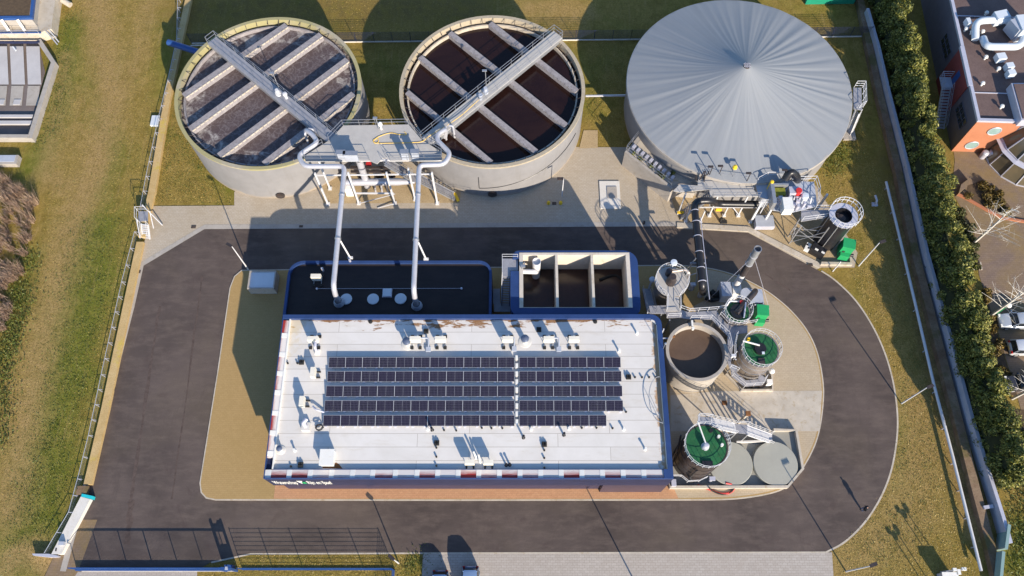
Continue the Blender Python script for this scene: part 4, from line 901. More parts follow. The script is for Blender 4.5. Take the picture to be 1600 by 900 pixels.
# lightning rods on the right edge of the roof
x, y = W(1036, 545, 7.8); solo('lightning_rod', MB().tube([(x, y, 7.4), (x, y, 9.3)], .035, 5).lathe((x, y), [(.12, 9.3), (.12, 9.45), (0, 9.5)], 8), 'galv', 'thin metal rod on the right edge of the white roof', 'rod', (x, y, 7.4))
x, y = W(1037, 625, 7.7); b = MB(); b.tube([(x-.3+1.2*(-math.sin(a*math.pi/16)), y+2.4*math.cos(a*math.pi/16), RZ+.5) for a in range(17)], .04, 5); b.bar((x-.3, y+2.4, RZ), (x-.3, y+2.4, RZ+.5), .06); b.bar((x-.3, y-2.4, RZ), (x-.3, y-2.4, RZ+.5), .06); b.bar((x-.3, y-2.4, RZ+.5), (x-1.4, y+.5, RZ+.5), .04); solo('roof_access_gate', b, 'galv', 'curved grey safety rail at the right edge of the white roof', 'rail', (x, y, RZ))
for px, py in ((1035, 604), (1034, 518)):
    pass
# ================================================================== LOW BUILDING WITH DARK ROOF
lx0_, ly1_ = W(447, 450, 4.5)[0], W(600, 407.5, 4.5)[1]; lx1_ = W(768.5, 440, 4.5)[0]; ly0_ = by1+.02
lb = thing('low_building', 'low building with a dark flat roof and rounded blue rim', 'building', ((lx0_+lx1_)/2, 36))
LO = roundrect(lx0_, ly0_, lx1_, ly1_, [0, 0, 1.5, 1.7], 7); LI = roundrect(lx0_+.3, ly0_+.3, lx1_-.3, ly1_-.3, [.6, .6, 1.2, 1.4], 7)
part('wall', MB().prism(LO, 0, 4.1), 'blue_dark', lb); part('roof', MB().sheet(LI, 4.22), 'dark_roof', lb)
n_ = len(LO)
LOr = roundrect(lx0_, ly0_, lx1_, ly1_, [.6, .6, 1.5, 1.7], 7); n_ = len(LOr); m = MB()
m.add([(*p, 4.1) for p in LOr]+[(*p, 4.55) for p in LOr]+[(*p, 4.55) for p in LI]+[(*p, 4.1) for p in LI], [tuple([k*n_+i, k*n_+(i+1) % n_, ((k+1) % 4)*n_+(i+1) % n_, ((k+1) % 4)*n_+i]) for k in range(4) for i in range(n_)])
part('rim', m, 'blue', lb)
for px, py, lab in ((541, 467.5, 'beside the left silver pipe'), (583, 467.5, 'in the middle of the dark roof'), (626, 467, 'near the right silver pipe')):
    x, y = W(px, py, 4.3); solo('roof_cover', MB().lathe((x, y), [(.62, 4.22), (.66, 4.36), (.6, 4.42), (0, 4.46)], 28), 'skylight', 'pale round cover on the dark roof '+lab, 'cover', (x, y, 4.22), 'pale round covers on the dark roof', True)
x, y = W(605, 457.5, 4.4); t = thing('skylight', 'pale square skylight dome on the dark roof between two round covers', 'skylight', (x, y, 4.22)); part('curb', MB().box((x, y, 4.33), (1.05, 1.05, .22)), 'zinc', t); part('dome', MB().box((x, y, 4.5), (.9, .9, .12)), 'skylight', t)
x, y = W(496, 436, 4.6); dup(ac, (x, y, 4.22), 0, 'beige air conditioner alone on the dark low roof')['group'] = 'air conditioner units on stands on the white roof'
a, b = W3(495, 451, 4.35), W3(721, 450.5, 4.35); t = thing('lightning_line', 'thin cable strung between two small supports on the dark roof', 'cable', a); part('cable', MB().bar(a, b, .03), 'zinc', t); part('support', MB().cyl((a.x, a.y), .12, 4.22, 4.4, 10), 'zinc', t); part('support', MB().cyl((b.x, b.y), .12, 4.22, 4.4, 10), 'zinc', t)
for px, py in ((547, 408), (504, 421)):
    x, y = W(px, py, 4.6); solo('vent_pipe', MB().cyl((x, y), .13, 4.2, 4.95, 10), 'zinc', 'small grey vent on the north rim of the dark roof' if px == 547 else 'small grey vent beside the air conditioner on the dark roof', 'vent pipe', (x, y, 4.22))
# ================================================================== OPEN CONCRETE BASIN
BZ = 6.6
q0, q1 = W(797.5, 470, BZ)[0], W(1000.5, 470, BZ)[0]; s0 = by1+.25; s1 = W(900, 391.5, BZ)[1]
cx0, cx1 = W(811.5, 440, BZ)[0], W(986, 440, BZ)[0]; cy0, cy1 = W(900, 481, BZ)[1], W(900, 395, BZ)[1]
bs = thing('buffer_basin', 'open concrete basin in three bays with a wide blue rim', 'basin', ((q0+q1)/2, (s0+s1)/2))
bl = MB(); g_ = .003; yA = W(800, 404, BZ)[1]; yB = W(797, 423.5, BZ)[1]; qn = W(801, 400, BZ)[0]
bl.prism([(qn, yA), (cx0-g_, yA), (cx0-g_, cy1+g_), (cx1+g_, cy1+g_), (cx1+g_, cy1-1.3), (q1, cy1-1.3)]+arc((q1-1.5, s1-1.5), 1.5, 0, 90, 6)+arc((qn+.7, s1-.7), .7, 90, 180, 5), 0, BZ)
bl.prism([(q0, cy0+1.0), (q0, s0+1.2)]+arc((q0+1.2, s0+1.2), 1.2, 180, 270, 6)[1:]+arc((q1-1.2, s0+1.2), 1.2, 270, 360, 6)+[(q1, cy0+1.0), (cx1+g_, cy0+1.0), (cx1+g_, cy0-g_), (cx0-g_, cy0-g_), (cx0-g_, cy0+1.0)], 0, BZ)
bl.prism([(q0, cy0+1.0), (cx0-g_, cy0+1.0), (cx0-g_, yB), (q0, yB)], 0, BZ); bl.prism([(cx1+g_, cy0+1.0), (q1, cy0+1.0), (q1, cy1-1.3), (cx1+g_, cy1-1.3)], 0, BZ)
part('rim', bl, 'blue', bs)
cw = MB(); th = .42; zt = BZ+.06
cw.prism([(cx0, cy0), (cx0+th, cy0), (cx0+th, cy1), (cx0, cy1)], 0, zt); cw.prism([(cx1-th, cy0), (cx1, cy0), (cx1, cy1), (cx1-th, cy1)], 0, zt); cw.prism([(cx0+th, cy1-.28), (cx1-th, cy1-.28), (cx1-th, cy1), (cx0+th, cy1)], 0, zt); cw.prism([(cx0+th, cy0), (cx1-th, cy0), (cx1-th, cy0+.05), (cx0+th, cy0+.05)], 0, zt)
part('wall', cw, 'basin_conc', bs)
for px in (870.3, 926.5):
    x = W(px, 440, BZ)[0]; part('divider', MB().prism([(x-.14, cy0+.053), (x+.14, cy0+.053), (x+.14, cy1-.283), (x-.14, cy1-.283)], 0, zt-.01), 'basin_conc', bs)
part('water_surface', MB().sheet([(cx0+th, cy0+.05), (cx1-th, cy0+.05), (cx1-th, cy1-.28), (cx0+th, cy1-.28)], 2.9), 'basin_water', bs)
t = thing('standpipe', 'pale vertical overflow pipe inside the left bay of the concrete basin', 'pipe', W(838, 411, 6.3)); x, y = W(838.5, 409, 6.6)
part('pipe', MB().lathe((x, y), [(.46, .6), (.46, 6.7), (.42, 6.7), (.42, 6.4), (0, 6.4)], 24), 'steel_white', t, True); part('branch', MB().bend([(cx0+th, y-.7, 5.6), (x-.2, y-.75, 5.6), (x, y-.4, 4.8)], .28, 12), 'steel_white', t, True)
part('valve', MB().box((cx0+.4, y-.6, 6.75), (.5, .3, .25)).bar((cx0+.3, y-.9, 6.7), (cx0+.6, y-.1, 6.7), .1), 'galv', t)
solo('hose', MB().tube(curve([W3(937, 437, 3.1), W3(950, 432, 3.0), W3(962, 429, 2.95), W3(972, 437, 2.92), W3(975, 448, 2.92)], 2), .16, 8), 'black_rubber', 'dark hose curling on the dark water of the right bay of the basin', 'hose', W3(937, 437, .6), smooth=True)
st = thing('stair', 'blue grey steel stair descending along the left side of the concrete basin', 'stair', W(792, 440))
zl = 6.3; part('landing', MB().prism(WL([(785, 404), (809.5, 404), (809.5, 423), (797, 423), (797, 432), (785, 432)], zl), zl-.1, zl), 'grating', st)
tr, sg, rl = MB(), MB(), MB(); a = W3(790, 477, 2.6); b_ = W3(791, 432, zl); stairs(tr, sg, a, b_, .85, 12, None); f_ = part('flight', tr, 'grating', st); part('stringer', sg, 'blue_steel', f_)
part('landing', MB().prism(WL([(772, 474), (797, 474), (797, 487), (772, 487)], 2.6), 2.5, 2.6), 'grating', st)
tr, sg = MB(), MB(); stairs(tr, sg, W3(776, 452, .1), W3(776, 474, 2.5), .8, 10); part('flight', tr, 'grating', st)
ra = MB(); v = [Vector((*p, zl)) for p in WL([(809, 404), (785, 404), (785, 432)], zl)]; ra.rail(v, 1.1, 1.2, .03, 1); v2 = [Vector((v[2].x, v[2].y, zl)), Vector((a.x-.5, a.y, 2.6))]; ra.rail(v2, 1.05, 1.3, .03, 1); part('railing', ra, 'steel_white', st)
# ------------------------------------------------------------------ concrete cube tank
hz = 1.6; x0, y1_ = W(390, 423, hz); x1, _ = W(431.5, 423, hz); _, y0_ = W(400, 451, hz)
t = thing('concrete_chamber', 'pale square concrete chamber with a recessed lid at the top left of the island', 'chamber', ((x0+x1)/2, (y0_+y1_)/2))
w_ = MB(); e = .14
for q in (((x0, y0_), (x1, y0_+e)), ((x0, y1_-e), (x1, y1_)), ((x0, y0_+e), (x0+e, y1_-e)), ((x1-e, y0_+e), (x1, y1_-e))): (a, b), (c, d) = q; w_.prism([(a, b), (c, b), (c, d), (a, d)], .09, hz)
part('wall', w_, 'concrete', t); part('lid', MB().prism([(x0+e, y0_+e), (x1-e, y0_+e), (x1-e, y1_-e), (x0+e, y1_-e)], .1, hz-.12), 'skylight', t)
# ================================================================== STEPPED CHAMBER AND DECKS BY THE COVERED TANK
CZ = 3.0
ch = thing('inlet_chamber', 'angular concrete chamber on the west side of the covered tank', 'chamber', W(1020, 290))
CO = WL([(976, 238), (1049, 296), (1062, 288), (1090, 290), (1100, 262), (1075, 262), (1040, 245), (1015, 226), (1000, 208)], CZ)
part('wall', MB().prism(CO, -.05, CZ-.25), 'concrete', ch)
part('parapet', MB().prism(strip_poly(WL([(976, 238), (1049, 296)], CZ), 0, .3), CZ-.26, CZ+.12), 'concrete', ch)
fl = WL([(985, 238), (1003, 214), (1036, 247), (1066, 264), (1096, 268), (1092, 284), (1060, 284), (1050, 290)], CZ)
part('floor', MB().sheet(fl, CZ-.235), 'conc_warm', ch)
ra = MB(); v = [Vector((*p, CZ+.12)) for p in WL([(998, 211), (978, 236), (1048, 292)], CZ)]; ra.rail(v, 1.1, 1.2, .03, 1); v = [Vector((*p, CZ-.2)) for p in WL([(1003, 211), (1036, 244), (1066, 262), (1100, 272)], CZ)]; ra.rail(v, 1.1, 1.4, .025, 1); part('railing', ra, 'galv', ch)
mo = MB(); 
for k in range(10):
    u = k/9; p = W3(986+60*u, 236+48*u, CZ-.1); mo.box((p.x+.35, p.y+.35, p.z+.3), (.35, .5, .5), -.7)
part('gate_actuator', mo, 'zinc', ch)
wd = MB()
for px, py in ((990, 241), (1000, 250), (1016, 259), (1030, 272), (1035, 277), (1017, 228), (1044, 250), (1050, 272), (1028, 240)):
    p = W3(px, py, CZ-.2)
    for _ in range(26):
        a = rnd.uniform(0, 6.28); r_ = rnd.uniform(0, .35); q = Vector((p.x+r_*math.cos(a), p.y+r_*math.sin(a), p.z+rnd.uniform(.02, .3))); d = Vector((rnd.uniform(-1, 1), rnd.uniform(-1, 1), rnd.uniform(-.2, 1))).normalized()*.13; e_ = d.cross(Vector((rnd.uniform(-1, 1), rnd.uniform(-1, 1), rnd.uniform(-1, 1)))).normalized()*.07
        wd.add([q-d-e_, q+d-e_, q+d+e_, q-d+e_], [(0, 1, 2, 3)])
o = solo('weeds', wd, 'weed_leaf', None, None, W(1010, 260)); o['kind'] = 'stuff'
wk = thing('walkway', 'grey raised walkway with railings along the south foot of the covered tank', 'walkway', W(1140, 290)); WZ = 4.9
part('deck', MB().prism(WL([(1092, 272), (1130, 281), (1180, 286), (1178, 296), (1186, 307), (1110, 307), (1108, 296), (1062, 300), (1052, 298), (1062, 288), (1090, 290)], WZ), WZ-.12, WZ), 'deck', wk)
ra = MB(); v = [Vector((*p, WZ)) for p in WL([(1092, 268), (1125, 279), (1180, 285)], WZ)]; ra.rail(v, 1.1, 1.3, .03, 1); v = [Vector((*p, WZ)) for p in WL([(1062, 300), (1108, 299)], WZ)]; ra.rail(v, 1.1, 1.2, .03, 1); v = [Vector((*p, WZ)) for p in WL([(1112, 308), (1186, 308)], WZ)]; ra.rail(v, 1.1, 1.2, .035, 1); part('railing', ra, 'galv', wk)
for a in ((1108, 337), (1153, 337), (1060, 333), (1185, 338)):
    x, y = W(*a); part('leg', MB().bar((x, y, 0), (x, y, WZ-.12), .15).box((x, y, .1), (.45, .45, .2)), 'steel_white', wk)
RK = 2.7; rk = thing('pipe_rack', 'low white pipe rack in front of the walkway by the covered tank', 'pipe rack', W(1125, 335))
for a in ((1071, 346), (1094, 347), (1131, 337), (1172, 347)):
    x, y = W(*a); part('leg', MB().bar((x, y, 0), (x, y, RK), .13).box((x, y, .1), (.4, .4, .2)), 'steel_white', rk)
fr = MB(); fr.bar(W3(1085, 324, RK), W3(1188, 324, RK), .12); fr.bar(W3(1085, 316, RK), W3(1188, 316, RK), .12); [fr.bar(W3(q, 316, RK), W3(q, 324, RK), .08) for q in range(1095, 1190, 14)]
part('frame', fr, 'steel_white', rk); part('brace', MB().bar(W3(1155, 336, .2), W3(1142, 320, RK), .09), 'steel_white', rk)
tr, sg, rl = MB(), MB(), MB(); stairs(tr, sg, W3(1062, 338, 0), W3(1112, 304, WZ), 1.0, 20, rl); f_ = part('stair', tr, 'grating', wk); part('stringer', sg, 'galv', f_); part('railing', rl, 'galv', f_); part('bottom_step', MB().box(W3(1064, 332, .6), (.9, .3, .12)), 'yellow', f_)
x, y = W(1121, 329); solo('junction_box', MB().box((x, y, .6), (.7, .6, .5)).bar((x, y, 0), (x, y, .4), .12), 'yellow', 'yellowish box on a stub post under the raised walkway', 'box', (x, y))
x, y = W(1125, 346); solo('junction_box', MB().cyl((x, y), .16, 0, .9, 10).box((x+.4, y-.1, .1), (.8, .4, .2)), 'black_rubber', 'small dark post on a pale base on the gravel in front of the walkway', 'post', (x, y))
for px, py in ((1107, 277), (1165, 287), (1122, 276)):
    p = W3(px, py, WZ); solo('lamp_post', MB().tube([p, p+Vector((0, 0, 2.3))], .05, 6).box(p+Vector((-.25, 0, 2.35)), (.6, .25, .12)), 'steel_dark', 'thin dark lamp post on the walkway railing, %s of three' % {1107: 'left', 1165: 'right', 1122: 'middle'}[px], 'lamp', p, 'lamp posts on the walkway of the covered tank')
p = W3(1143, 273, WZ); t = thing('instrument', 'instrument with an orange cap on the walkway railing by the membrane', 'instrument', p); part('pole', MB().tube([p, p+Vector((0, 0, 1.6))], .06, 6), 'galv', t); part('cap', MB().lathe((p.x, p.y), [(0, p.z+1.5), (.3, p.z+1.55), (.25, p.z+1.85), (0, p.z+1.95)], 12), 'yellow', t, True)
p = W3(1095, 281, WZ); b = MB()
for k in range(9): a = Vector((rnd.uniform(-.6, .8), rnd.uniform(-.4, .5), 0)); b.tube([p+a, p+a+Vector((rnd.uniform(-.3, .3), rnd.uniform(-.3, .3), rnd.uniform(.8, 1.6)))], .06, 6)
solo('valve_group', b, 'steel_dark', 'cluster of dark valve stems on the walkway beside the stepped chamber', 'valves', p)
# ------------------------------------------------------------------ equipment platform
EZ = 5.0
ep = thing('equipment_platform', 'raised blue grey platform packed with pumps beside the covered tank', 'platform', W(1240, 320))
part('deck', MB().prism(WL([(1180, 286), (1196, 277), (1230, 277), (1236, 283), (1272, 284), (1277, 322), (1236, 332), (1208, 328), (1203, 312), (1186, 307)], EZ), EZ-.15, EZ), 'cabinet', ep)
ra = MB(); 
for L in ([(1182, 285), (1197, 277), (1228, 277), (1236, 284), (1272, 283), (1277, 300), (1275, 322)], [(1214, 329), (1237, 331)], [(1186, 320), (1204, 320)]): ra.rail([Vector((*p, EZ)) for p in WL(L, EZ)], 1.15, 1.1, .04, 1)
part('railing', ra, 'steel_white', ep)
for a in ((1173, 346.7), (1193.3, 347.5), (1271, 335)):
    x, y = W(*a); part('leg', MB().bar((x, y, 0), (x, y, EZ-.15), .22), 'steel_white', ep)
t = thing('process_unit', 'white and grey sludge press with a mossy green trough on the crowded equipment platform', 'machine', W(1225, 305)); z = EZ
x, y = W(1218, 300, z+1); part('trough', MB().box((x, y, z+.9), (1.3, .95, .5)), 'green_cover', t); part('frame', MB().box((x-.9, y-.5, z+.8), (.4, 2.6, 1.6)).box((x+.1, y+.75, z+.8), (1.8, .2, 1.5)), 'galv', t)
M['moss'] = simple('moss_growth', (.16, .17, .02), .9, 0, var=.4, scale=3); [c_ for c_ in t.children if c_.name.startswith('trough')][0].data.materials[0] = M['moss']
x, y = W(1229, 322, z+1); part('hood', MB().box((x, y, z+1.0), (1.1, 1.6, 1.3)), 'white', t)
x, y = W(1243, 298, z+1); part('hopper', MB().box((x, y, z+.6), (1.5, .9, 1.2)), 'zinc', t)
x, y = W(1249, 297, z+1.5); solo('motor', MB().cyl((x, y), .35, EZ, EZ+1.5, 14), 'red', 'red motor drum standing on the equipment platform', 'motor', (x, y, EZ), smooth=True)
x, y = W(1259, 305, z+1.2); solo('drum', MB().lathe((x, y), [(.42, EZ), (.42, EZ+1.1), (.35, EZ+1.2), (0, EZ+1.22)], 18), 'skylight', 'pale blue drum beside the red motor on the equipment platform', 'drum', (x, y, EZ), smooth=True)
x, y = W(1205, 287, z+1.2); solo('warning_light', MB().cyl((x, y), .2, EZ, EZ+1.4, 10).lathe((x, y), [(.24, EZ+1.4), (.2, EZ+1.7), (0, EZ+1.75)], 10), 'yellow', 'small yellow beacon on a post at the back of the equipment platform', 'beacon', (x, y, EZ))
b = MB()
for k in range(22):
    px, py = rnd.uniform(1216, 1268), rnd.uniform(308, 326); x, y = W(px, py, EZ+.5); h = rnd.uniform(.4, 1.2); b.box((x, y, EZ+h/2), (rnd.uniform(.2, .6), rnd.uniform(.2, .5), h), rnd.uniform(-.3, .3))
solo('pump_skid', b, 'zinc', 'jumble of small grey pumps and boxes along the front of the equipment platform', 'pumps', W3(1240, 320, EZ))
b = MB()
for k in range(7): b.bend([W3(1212+k*9, 318, EZ+.4), W3(1214+k*9, 309, EZ+.9), W3(1220+k*8, 305, EZ+.3)], .08, 7)
solo('pipework', b, 'steel_white', 'thin white pipework looping over the equipment platform', 'pipes', W3(1235, 312, EZ))
b = MB().bend([W3(1227, 280, EZ+1.4), W3(1236, 267, EZ+2.4), W3(1246, 276, EZ+1.4), W3(1246, 282, EZ)], .42, 14, 1.2); solo('gas_duct', b, 'black', 'black rubber bend pipe on the lower right edge of the membrane cover', 'pipe', W3(1235, 280, EZ), smooth=True)
p = W3(1219, 283, EZ); solo('lamp_post', MB().tube([p, p+Vector((0, 0, 2.4))], .05, 6).box(p+Vector((-.2, 0, 2.45)), (.6, .25, .12)), 'steel_dark', 'thin dark lamp post at the back railing of the equipment platform', 'lamp', p)
b = MB(); x, y = W(1195, 307, 1.6); t = thing('valve_tank', 'blue grey round pump housing in the shade between walkway and equipment platform', 'pump', (x, y)); part('body', MB().cyl((x, y), .75, 0, 2.6, 20), 'cabinet', t, True)
t = thing('roof_shelter', 'small grey box shelter with a pale front below the equipment platform', 'cabinet', W(1196, 350)); x, y = W(1195, 345, 1.0); part('casing', MB().box((x, y, .55), (2.2, 1.5, .9)), 'cabinet', t); part('front', MB().box((x, y-.77, .6), (2.3, .05, .7)), 'zinc', t)
# ------------------------------------------------------------------ black pipe over the road
BP = 5.0
t = thing('black_pipeline', 'black pipe crossing the road from the covered tank to the round silver platform', 'pipe', W(1092, 400))
pa = [W3(1117, 312, BP), W3(1083, 312, BP), W3(1099, 448, BP), W3(1100, 458, BP-2), W3(1101, 470, 1.5)]
pa = [W3(1184, 319, 3.0), W3(1118, 318, 3.0), W3(1114, 313, BP), W3(1084, 314, BP), W3(1098, 450, BP), W3(1098.5, 457, 1.)]
part('pipe', MB().bend(pa, .42, 16, 1.1), 'black', t, True)
fl = MB(); v, w = pa[3], pa[4]; d = (w-v).normalized()
for k in (.12, .25, .42, .6, .78, .93): q = v.lerp(w, k); fl.tube([q-d*.035, q+d*.035], .47, 16)
part('band', fl, 'zinc', t); so_ = MB(); q = v.lerp(w, .70)
for dx in (-.9, .5): so_.bar((q.x+dx, q.y-.8, 0), (q.x+dx*.5-.4, q.y, BP-.5), .14)
so_.bar((q.x-.9, q.y+1.0, 0), (q.x-.7, q.y, BP-.5), .14); so_.bar((q.x-1.0, q.y, BP-.55), (q.x+.7, q.y, BP-.55), .16); so_.bar((q.x-.9, q.y-.5, 2), (q.x+.4, q.y-.5, 3.2), .08); so_.bar((q.x-.85, q.y, BP-.6), (q.x-.55, q.y+.1, BP+.5), .1)
part('support', so_, 'galv', t); so_ = MB(); so_.bar(v.lerp(w, .2)+Vector((.55, 0, .1)), v.lerp(w, 1.0)+Vector((.6, -1.4, .1)), .07); part('conduit', so_, 'zinc', t)
# ------------------------------------------------------------------ black tower and its gallery (NE)
TZ = 6.0; c = W(1318, 337, TZ)
t = thing('black_tower', 'black cylindrical tower with a round white railed gallery at the northeast corner', 'silo', c)
part('shell', MB().lathe(c, [(1.5, 0), (1.5, TZ-.3), (1.28, TZ-.3), (1.28, TZ), (.95, TZ+.02), (.95, TZ-.6), (0, TZ-.6)], 48), 'black', t, True)
se = MB()
for a in range(0, 360, 60): se.bar((c[0]+1.51*math.cos(R(a)), c[1]+1.51*math.sin(R(a)), 0), (c[0]+1.51*math.cos(R(a)), c[1]+1.51*math.sin(R(a)), TZ-.3), .09)
part('shell_rib', se, 'galv', t)
part('gallery', MB().lathe(c, [(.97, TZ-.05), (1.62, TZ-.05), (1.62, TZ+.08), (.97, TZ+.08)], 48), 'zinc', t, True)
ra = MB(); ra.rail([(*p, TZ+.08) for p in arc(c, 1.75, -160, 160, 18)], 1.15, 2.0, .045, 1); part('railing', ra, 'steel_white', t)
part('lid', MB().lathe((c[0]-.1, c[1]-.1), [(.55, TZ-.58), (.5, TZ-.4), (0, TZ-.36)], 24).box((c[0]-.5, c[1]+.35, TZ-.4), (.3, .3, .3)), 'steel_dark', t, True)
gz = 4.8; gp = thing('gallery_platform', 'steel landing on braced legs leading to the black tower gallery', 'platform', W(1262, 360))
part('deck', MB().prism(WL([(1252, 328), (1297, 328), (1300, 338), (1252, 346)], gz), gz-.12, gz), 'grating', gp)
ra = MB()
for L in ([(1300, 328), (1272, 328)], [(1252, 346), (1297, 340)]): ra.rail([Vector((*p, gz)) for p in WL(L, gz)], 1.1, 1.1, .04, 1)
part('railing', ra, 'steel_white', gp)
for a in ((1231, 370), (1233, 381), (1272, 374), (1274, 384)):
    x, y = W(*a); part('leg', MB().bar((x, y, 0), (x, y, gz-.1), .11), 'galv', gp)
P0, P1, P2_, P3_ = [W(*a) for a in ((1231, 370), (1233, 381), (1272, 374), (1274, 384))]; br = MB()
for (a, b_) in ((P1, P3_), (P0, P2_), (P0, P1)): br.bar((*a, .4), (*b_, 3.6), .06); br.bar((*a, 2.2), (*b_, 2.2), .07); br.bar((*a, 3.6), (*b_, .6), .06)
part('brace', br, 'galv', gp)
x, y = W(1278, 392, .8); t = thing('control_cabinet', 'dark control cabinets with white labels at the foot of the black tower', 'cabinet', (x, y)); part('casing', MB().box((x, y, .7), (1.7, .9, 1.3), -.6), 'black', t); lb_ = MB(); [lb_.box((x-.35+k*.7, y-.1-k*.4, 1.37), (.4, .25, .03), -.6) for k in (0, 1)]; part('label_plate', lb_, 'white', t)
x, y = W(1262, 386, .9); t = thing('meter_box', 'small white meter box with two dark gauges left of the black tower', 'meter box', (x, y)); part('casing', MB().box((x, y, .8), (.55, 1.0, .5), -.5), 'white', t); part('post', MB().bar((x, y, 0), (x, y, .56), .12), 'galv', t); gg = MB(); gg.box((x-.05, y+.25, 1.06), (.22, .22, .02), -.5); gg.box((x+.05, y-.2, 1.06), (.22, .22, .02), -.5); part('gauge', gg, 'black', t)
def greenbox(px, py, z, w, d, rz, label):
    x, y = W(px, py, z); t = thing('filter_box', label, 'filter box', (x, y), 'green filter boxes'); m = Matrix.Rotation(rz, 3, 'Z')
    part('casing', MB().box((x, y, z/2+.2), (w, d, z-.25), rz), 'green_box', t); part('lid', MB().box((x, y, z+.1), (w+.08, d+.08, .1), rz), 'green_box', t)
    q = m @ Vector((0, -d/2-.25, 0)); part('fan_housing', MB().box((x+q.x, y+q.y, .75), (w*.8, .5, 1.1), rz), 'green_box', t); q2 = m @ Vector((w/2, -d/2, 0)); part('motor', MB().tube([(x+q2.x, y+q2.y, .9), (x+q2.x+.4, y+q2.y, .9)], .18, 10), 'black', t)
    q3 = m @ Vector((-w*.2, -d/2, 0)); part('gauge', MB().box((x+q3.x, y+q3.y, z*.6), (.3, .1, .3), rz), 'steel_dark', t)
greenbox(1327, 381, 2.4, 1.35, 1.2, -.25, 'bright green filter box beside the black tower at the northeast corner')
b = MB(); cw_ = WL([(1281, 415), (1330, 416), (1329, 404), (1326, 404), (1326.5, 412), (1282, 411)]); b.prism(cw_, 0, .4); solo('bund_wall', b, 'conc_warm', 'low cream bund wall in front of the black tower and the filter box', 'wall', W(1305, 414))
p = [W3(1301, 424, 0), W3(1313, 405, 2.0)]; solo('post', MB().bar(p[0], (p[0].x, p[0].y, 2.6), .1), 'steel_white', 'slim white post leaning over the low bund wall by the green filter box', 'post', p[0])
x, y = W(1366, 320); t = thing('standpipe', 'small grey hydrant on the shaded lawn east of the black tower', 'hydrant', (x, y)); part('pipe', MB().bend([(x, y, 0), (x, y, .9), (x-.1, y+.8, .9)], .14, 10), 'zinc', t, True); part('base', MB().box((x, y, .1), (.7, .5, .2)), 'zinc', t)
# ================================================================== EAST PROCESS CLUSTER
c = W(1089, 549, 4.5); r = 3.3
t = thing('sludge_tank', 'round pale concrete tank open to brown sludge right of the white roof', 'water tank', c)
part('wall', MB().lathe(c, [(r, .1), (r, 4.35), (r+.04, 4.4), (r+.04, 4.52), (r-.3, 4.52), (r-.3, 3.0)], 80), 'concrete', t, True); 
part('sludge_surface', MB().lathe(c, [(0, 3.35), (r-.28, 3.35)], 64), 'brown_sludge', t); part('level_sensor', MB().box((c[0]-.3, c[1]+r-.2, 4.75), (.2, .7, .3)).lathe((c[0]-.25, c[1]+r-.75), [(0, 4.5), (.16, 4.5), (.16, 4.9), (0, 4.9)], 10), 'white', t); part('overflow', MB().box((c[0]-r*.72, c[1]+r*.55, 4.3), (.35, .25, .25)), 'rust', t)
def covered(c, r, z, label, shell, ribs=8):
    t = thing('process_tank', label, 'tank', c)
    part('shell', MB().lathe(c, [(r, .1), (r, z-.1), (r+.05, z-.1), (r+.05, z), (r-.1, z)], 56), shell, t, True)
    part('cover', MB().lathe(c, [(r-.09, z-.02), (r*.5, z+.02), (0, z+.05)], 56), 'green_cover', t)
    ra = MB(); ra.rail([(*p, z) for p in arc(c, r+.08, 0, 360, 24)], 1.1, 2.0, .032, 1); part('railing', ra, 'steel_white', t)
    hp_ = MB()
    for k in range(3): hp_.lathe(c, [(r+.0, z*(.2+.27*k)), (r+.04, z*(.2+.27*k)), (r+.04, z*(.2+.27*k)+.1), (r, z*(.2+.27*k)+.1)], 56)
    part('hoop', hp_, 'steel_dark' if shell != 'stainless' else 'galv', t)
    return t
cB = W(1188, 546.5, 5.0); tB = covered(cB, 1.95, 5.0, 'round green lidded tank with shiny steel sides inside a cream bund', 'stainless')
part('hub', MB().cyl((cB[0]-.1, cB[1]), .62, 5.0, 5.5, 20), 'black', tB, True); part('hatch', MB().box((cB[0]-.05, cB[1]-1.3, 5.1), (.7, .6, .14)), 'steel_dark', tB); part('pipe', MB().tube([(cB[0]-1.9, cB[1]+.8, 5.6), (cB[0]-.2, cB[1]+.3, 5.6)], .1, 8), 'white', tB); part('sensor', MB().box((cB[0]-1.2, cB[1]+1.1, 5.25), (.25, .25, .4)), 'yellow', tB); part('small_hatch', MB().box((cB[0]+.1, cB[1]-.55, 5.56), (.28, .28, .06)), 'skylight', tB)
cA = W(1152, 487, 5.0); tA = covered(cA, 1.4, 5.0, 'small round green topped tank with a wide black opening beside the green filter box', 'stainless')
part('hub', MB().cyl((cA[0], cA[1]-.05), .85, 5.0, 5.35, 24), 'black', tA, True); part('pipe', MB().tube([(cA[0]+.5, cA[1]-.9, 5.5), (cA[0]+.9, cA[1]+.9, 5.5)], .09, 8), 'zinc', tA)
cC = W(1103, 697, 7.0); tC = covered(cC, 2.15, 7.0, 'tall dark sided tank with a green lid beside the bund pads', 'steel_dark')
part('hub', MB().lathe((cC[0]-.1, cC[1]-.05), [(.42, 7.0), (.35, 7.5), (.2, 7.7), (0, 7.72)], 18), 'zinc', tC, True); part('pipe', MB().tube([(cC[0]-.1, cC[1], 7.6), (cC[0]-.8, cC[1]+2.3, 7.9)], .08, 8), 'white', tC); part('hatch', MB().box((cC[0]-.05, cC[1]-1.75, 7.1), (1.05, .5, .14)), 'black', tC)
nz = MB(); [nz.cyl((cC[0]+a, cC[1]+b_), .15, 7, 7.45, 10) for a, b_ in ((1.3, .9), (1.55, .05))]; part('nozzle', nz, 'white', tC); part('vent', MB().cyl((cC[0]+.6, cC[1]+1.5), .2, 7, 7.4, 12), 'black', tC)
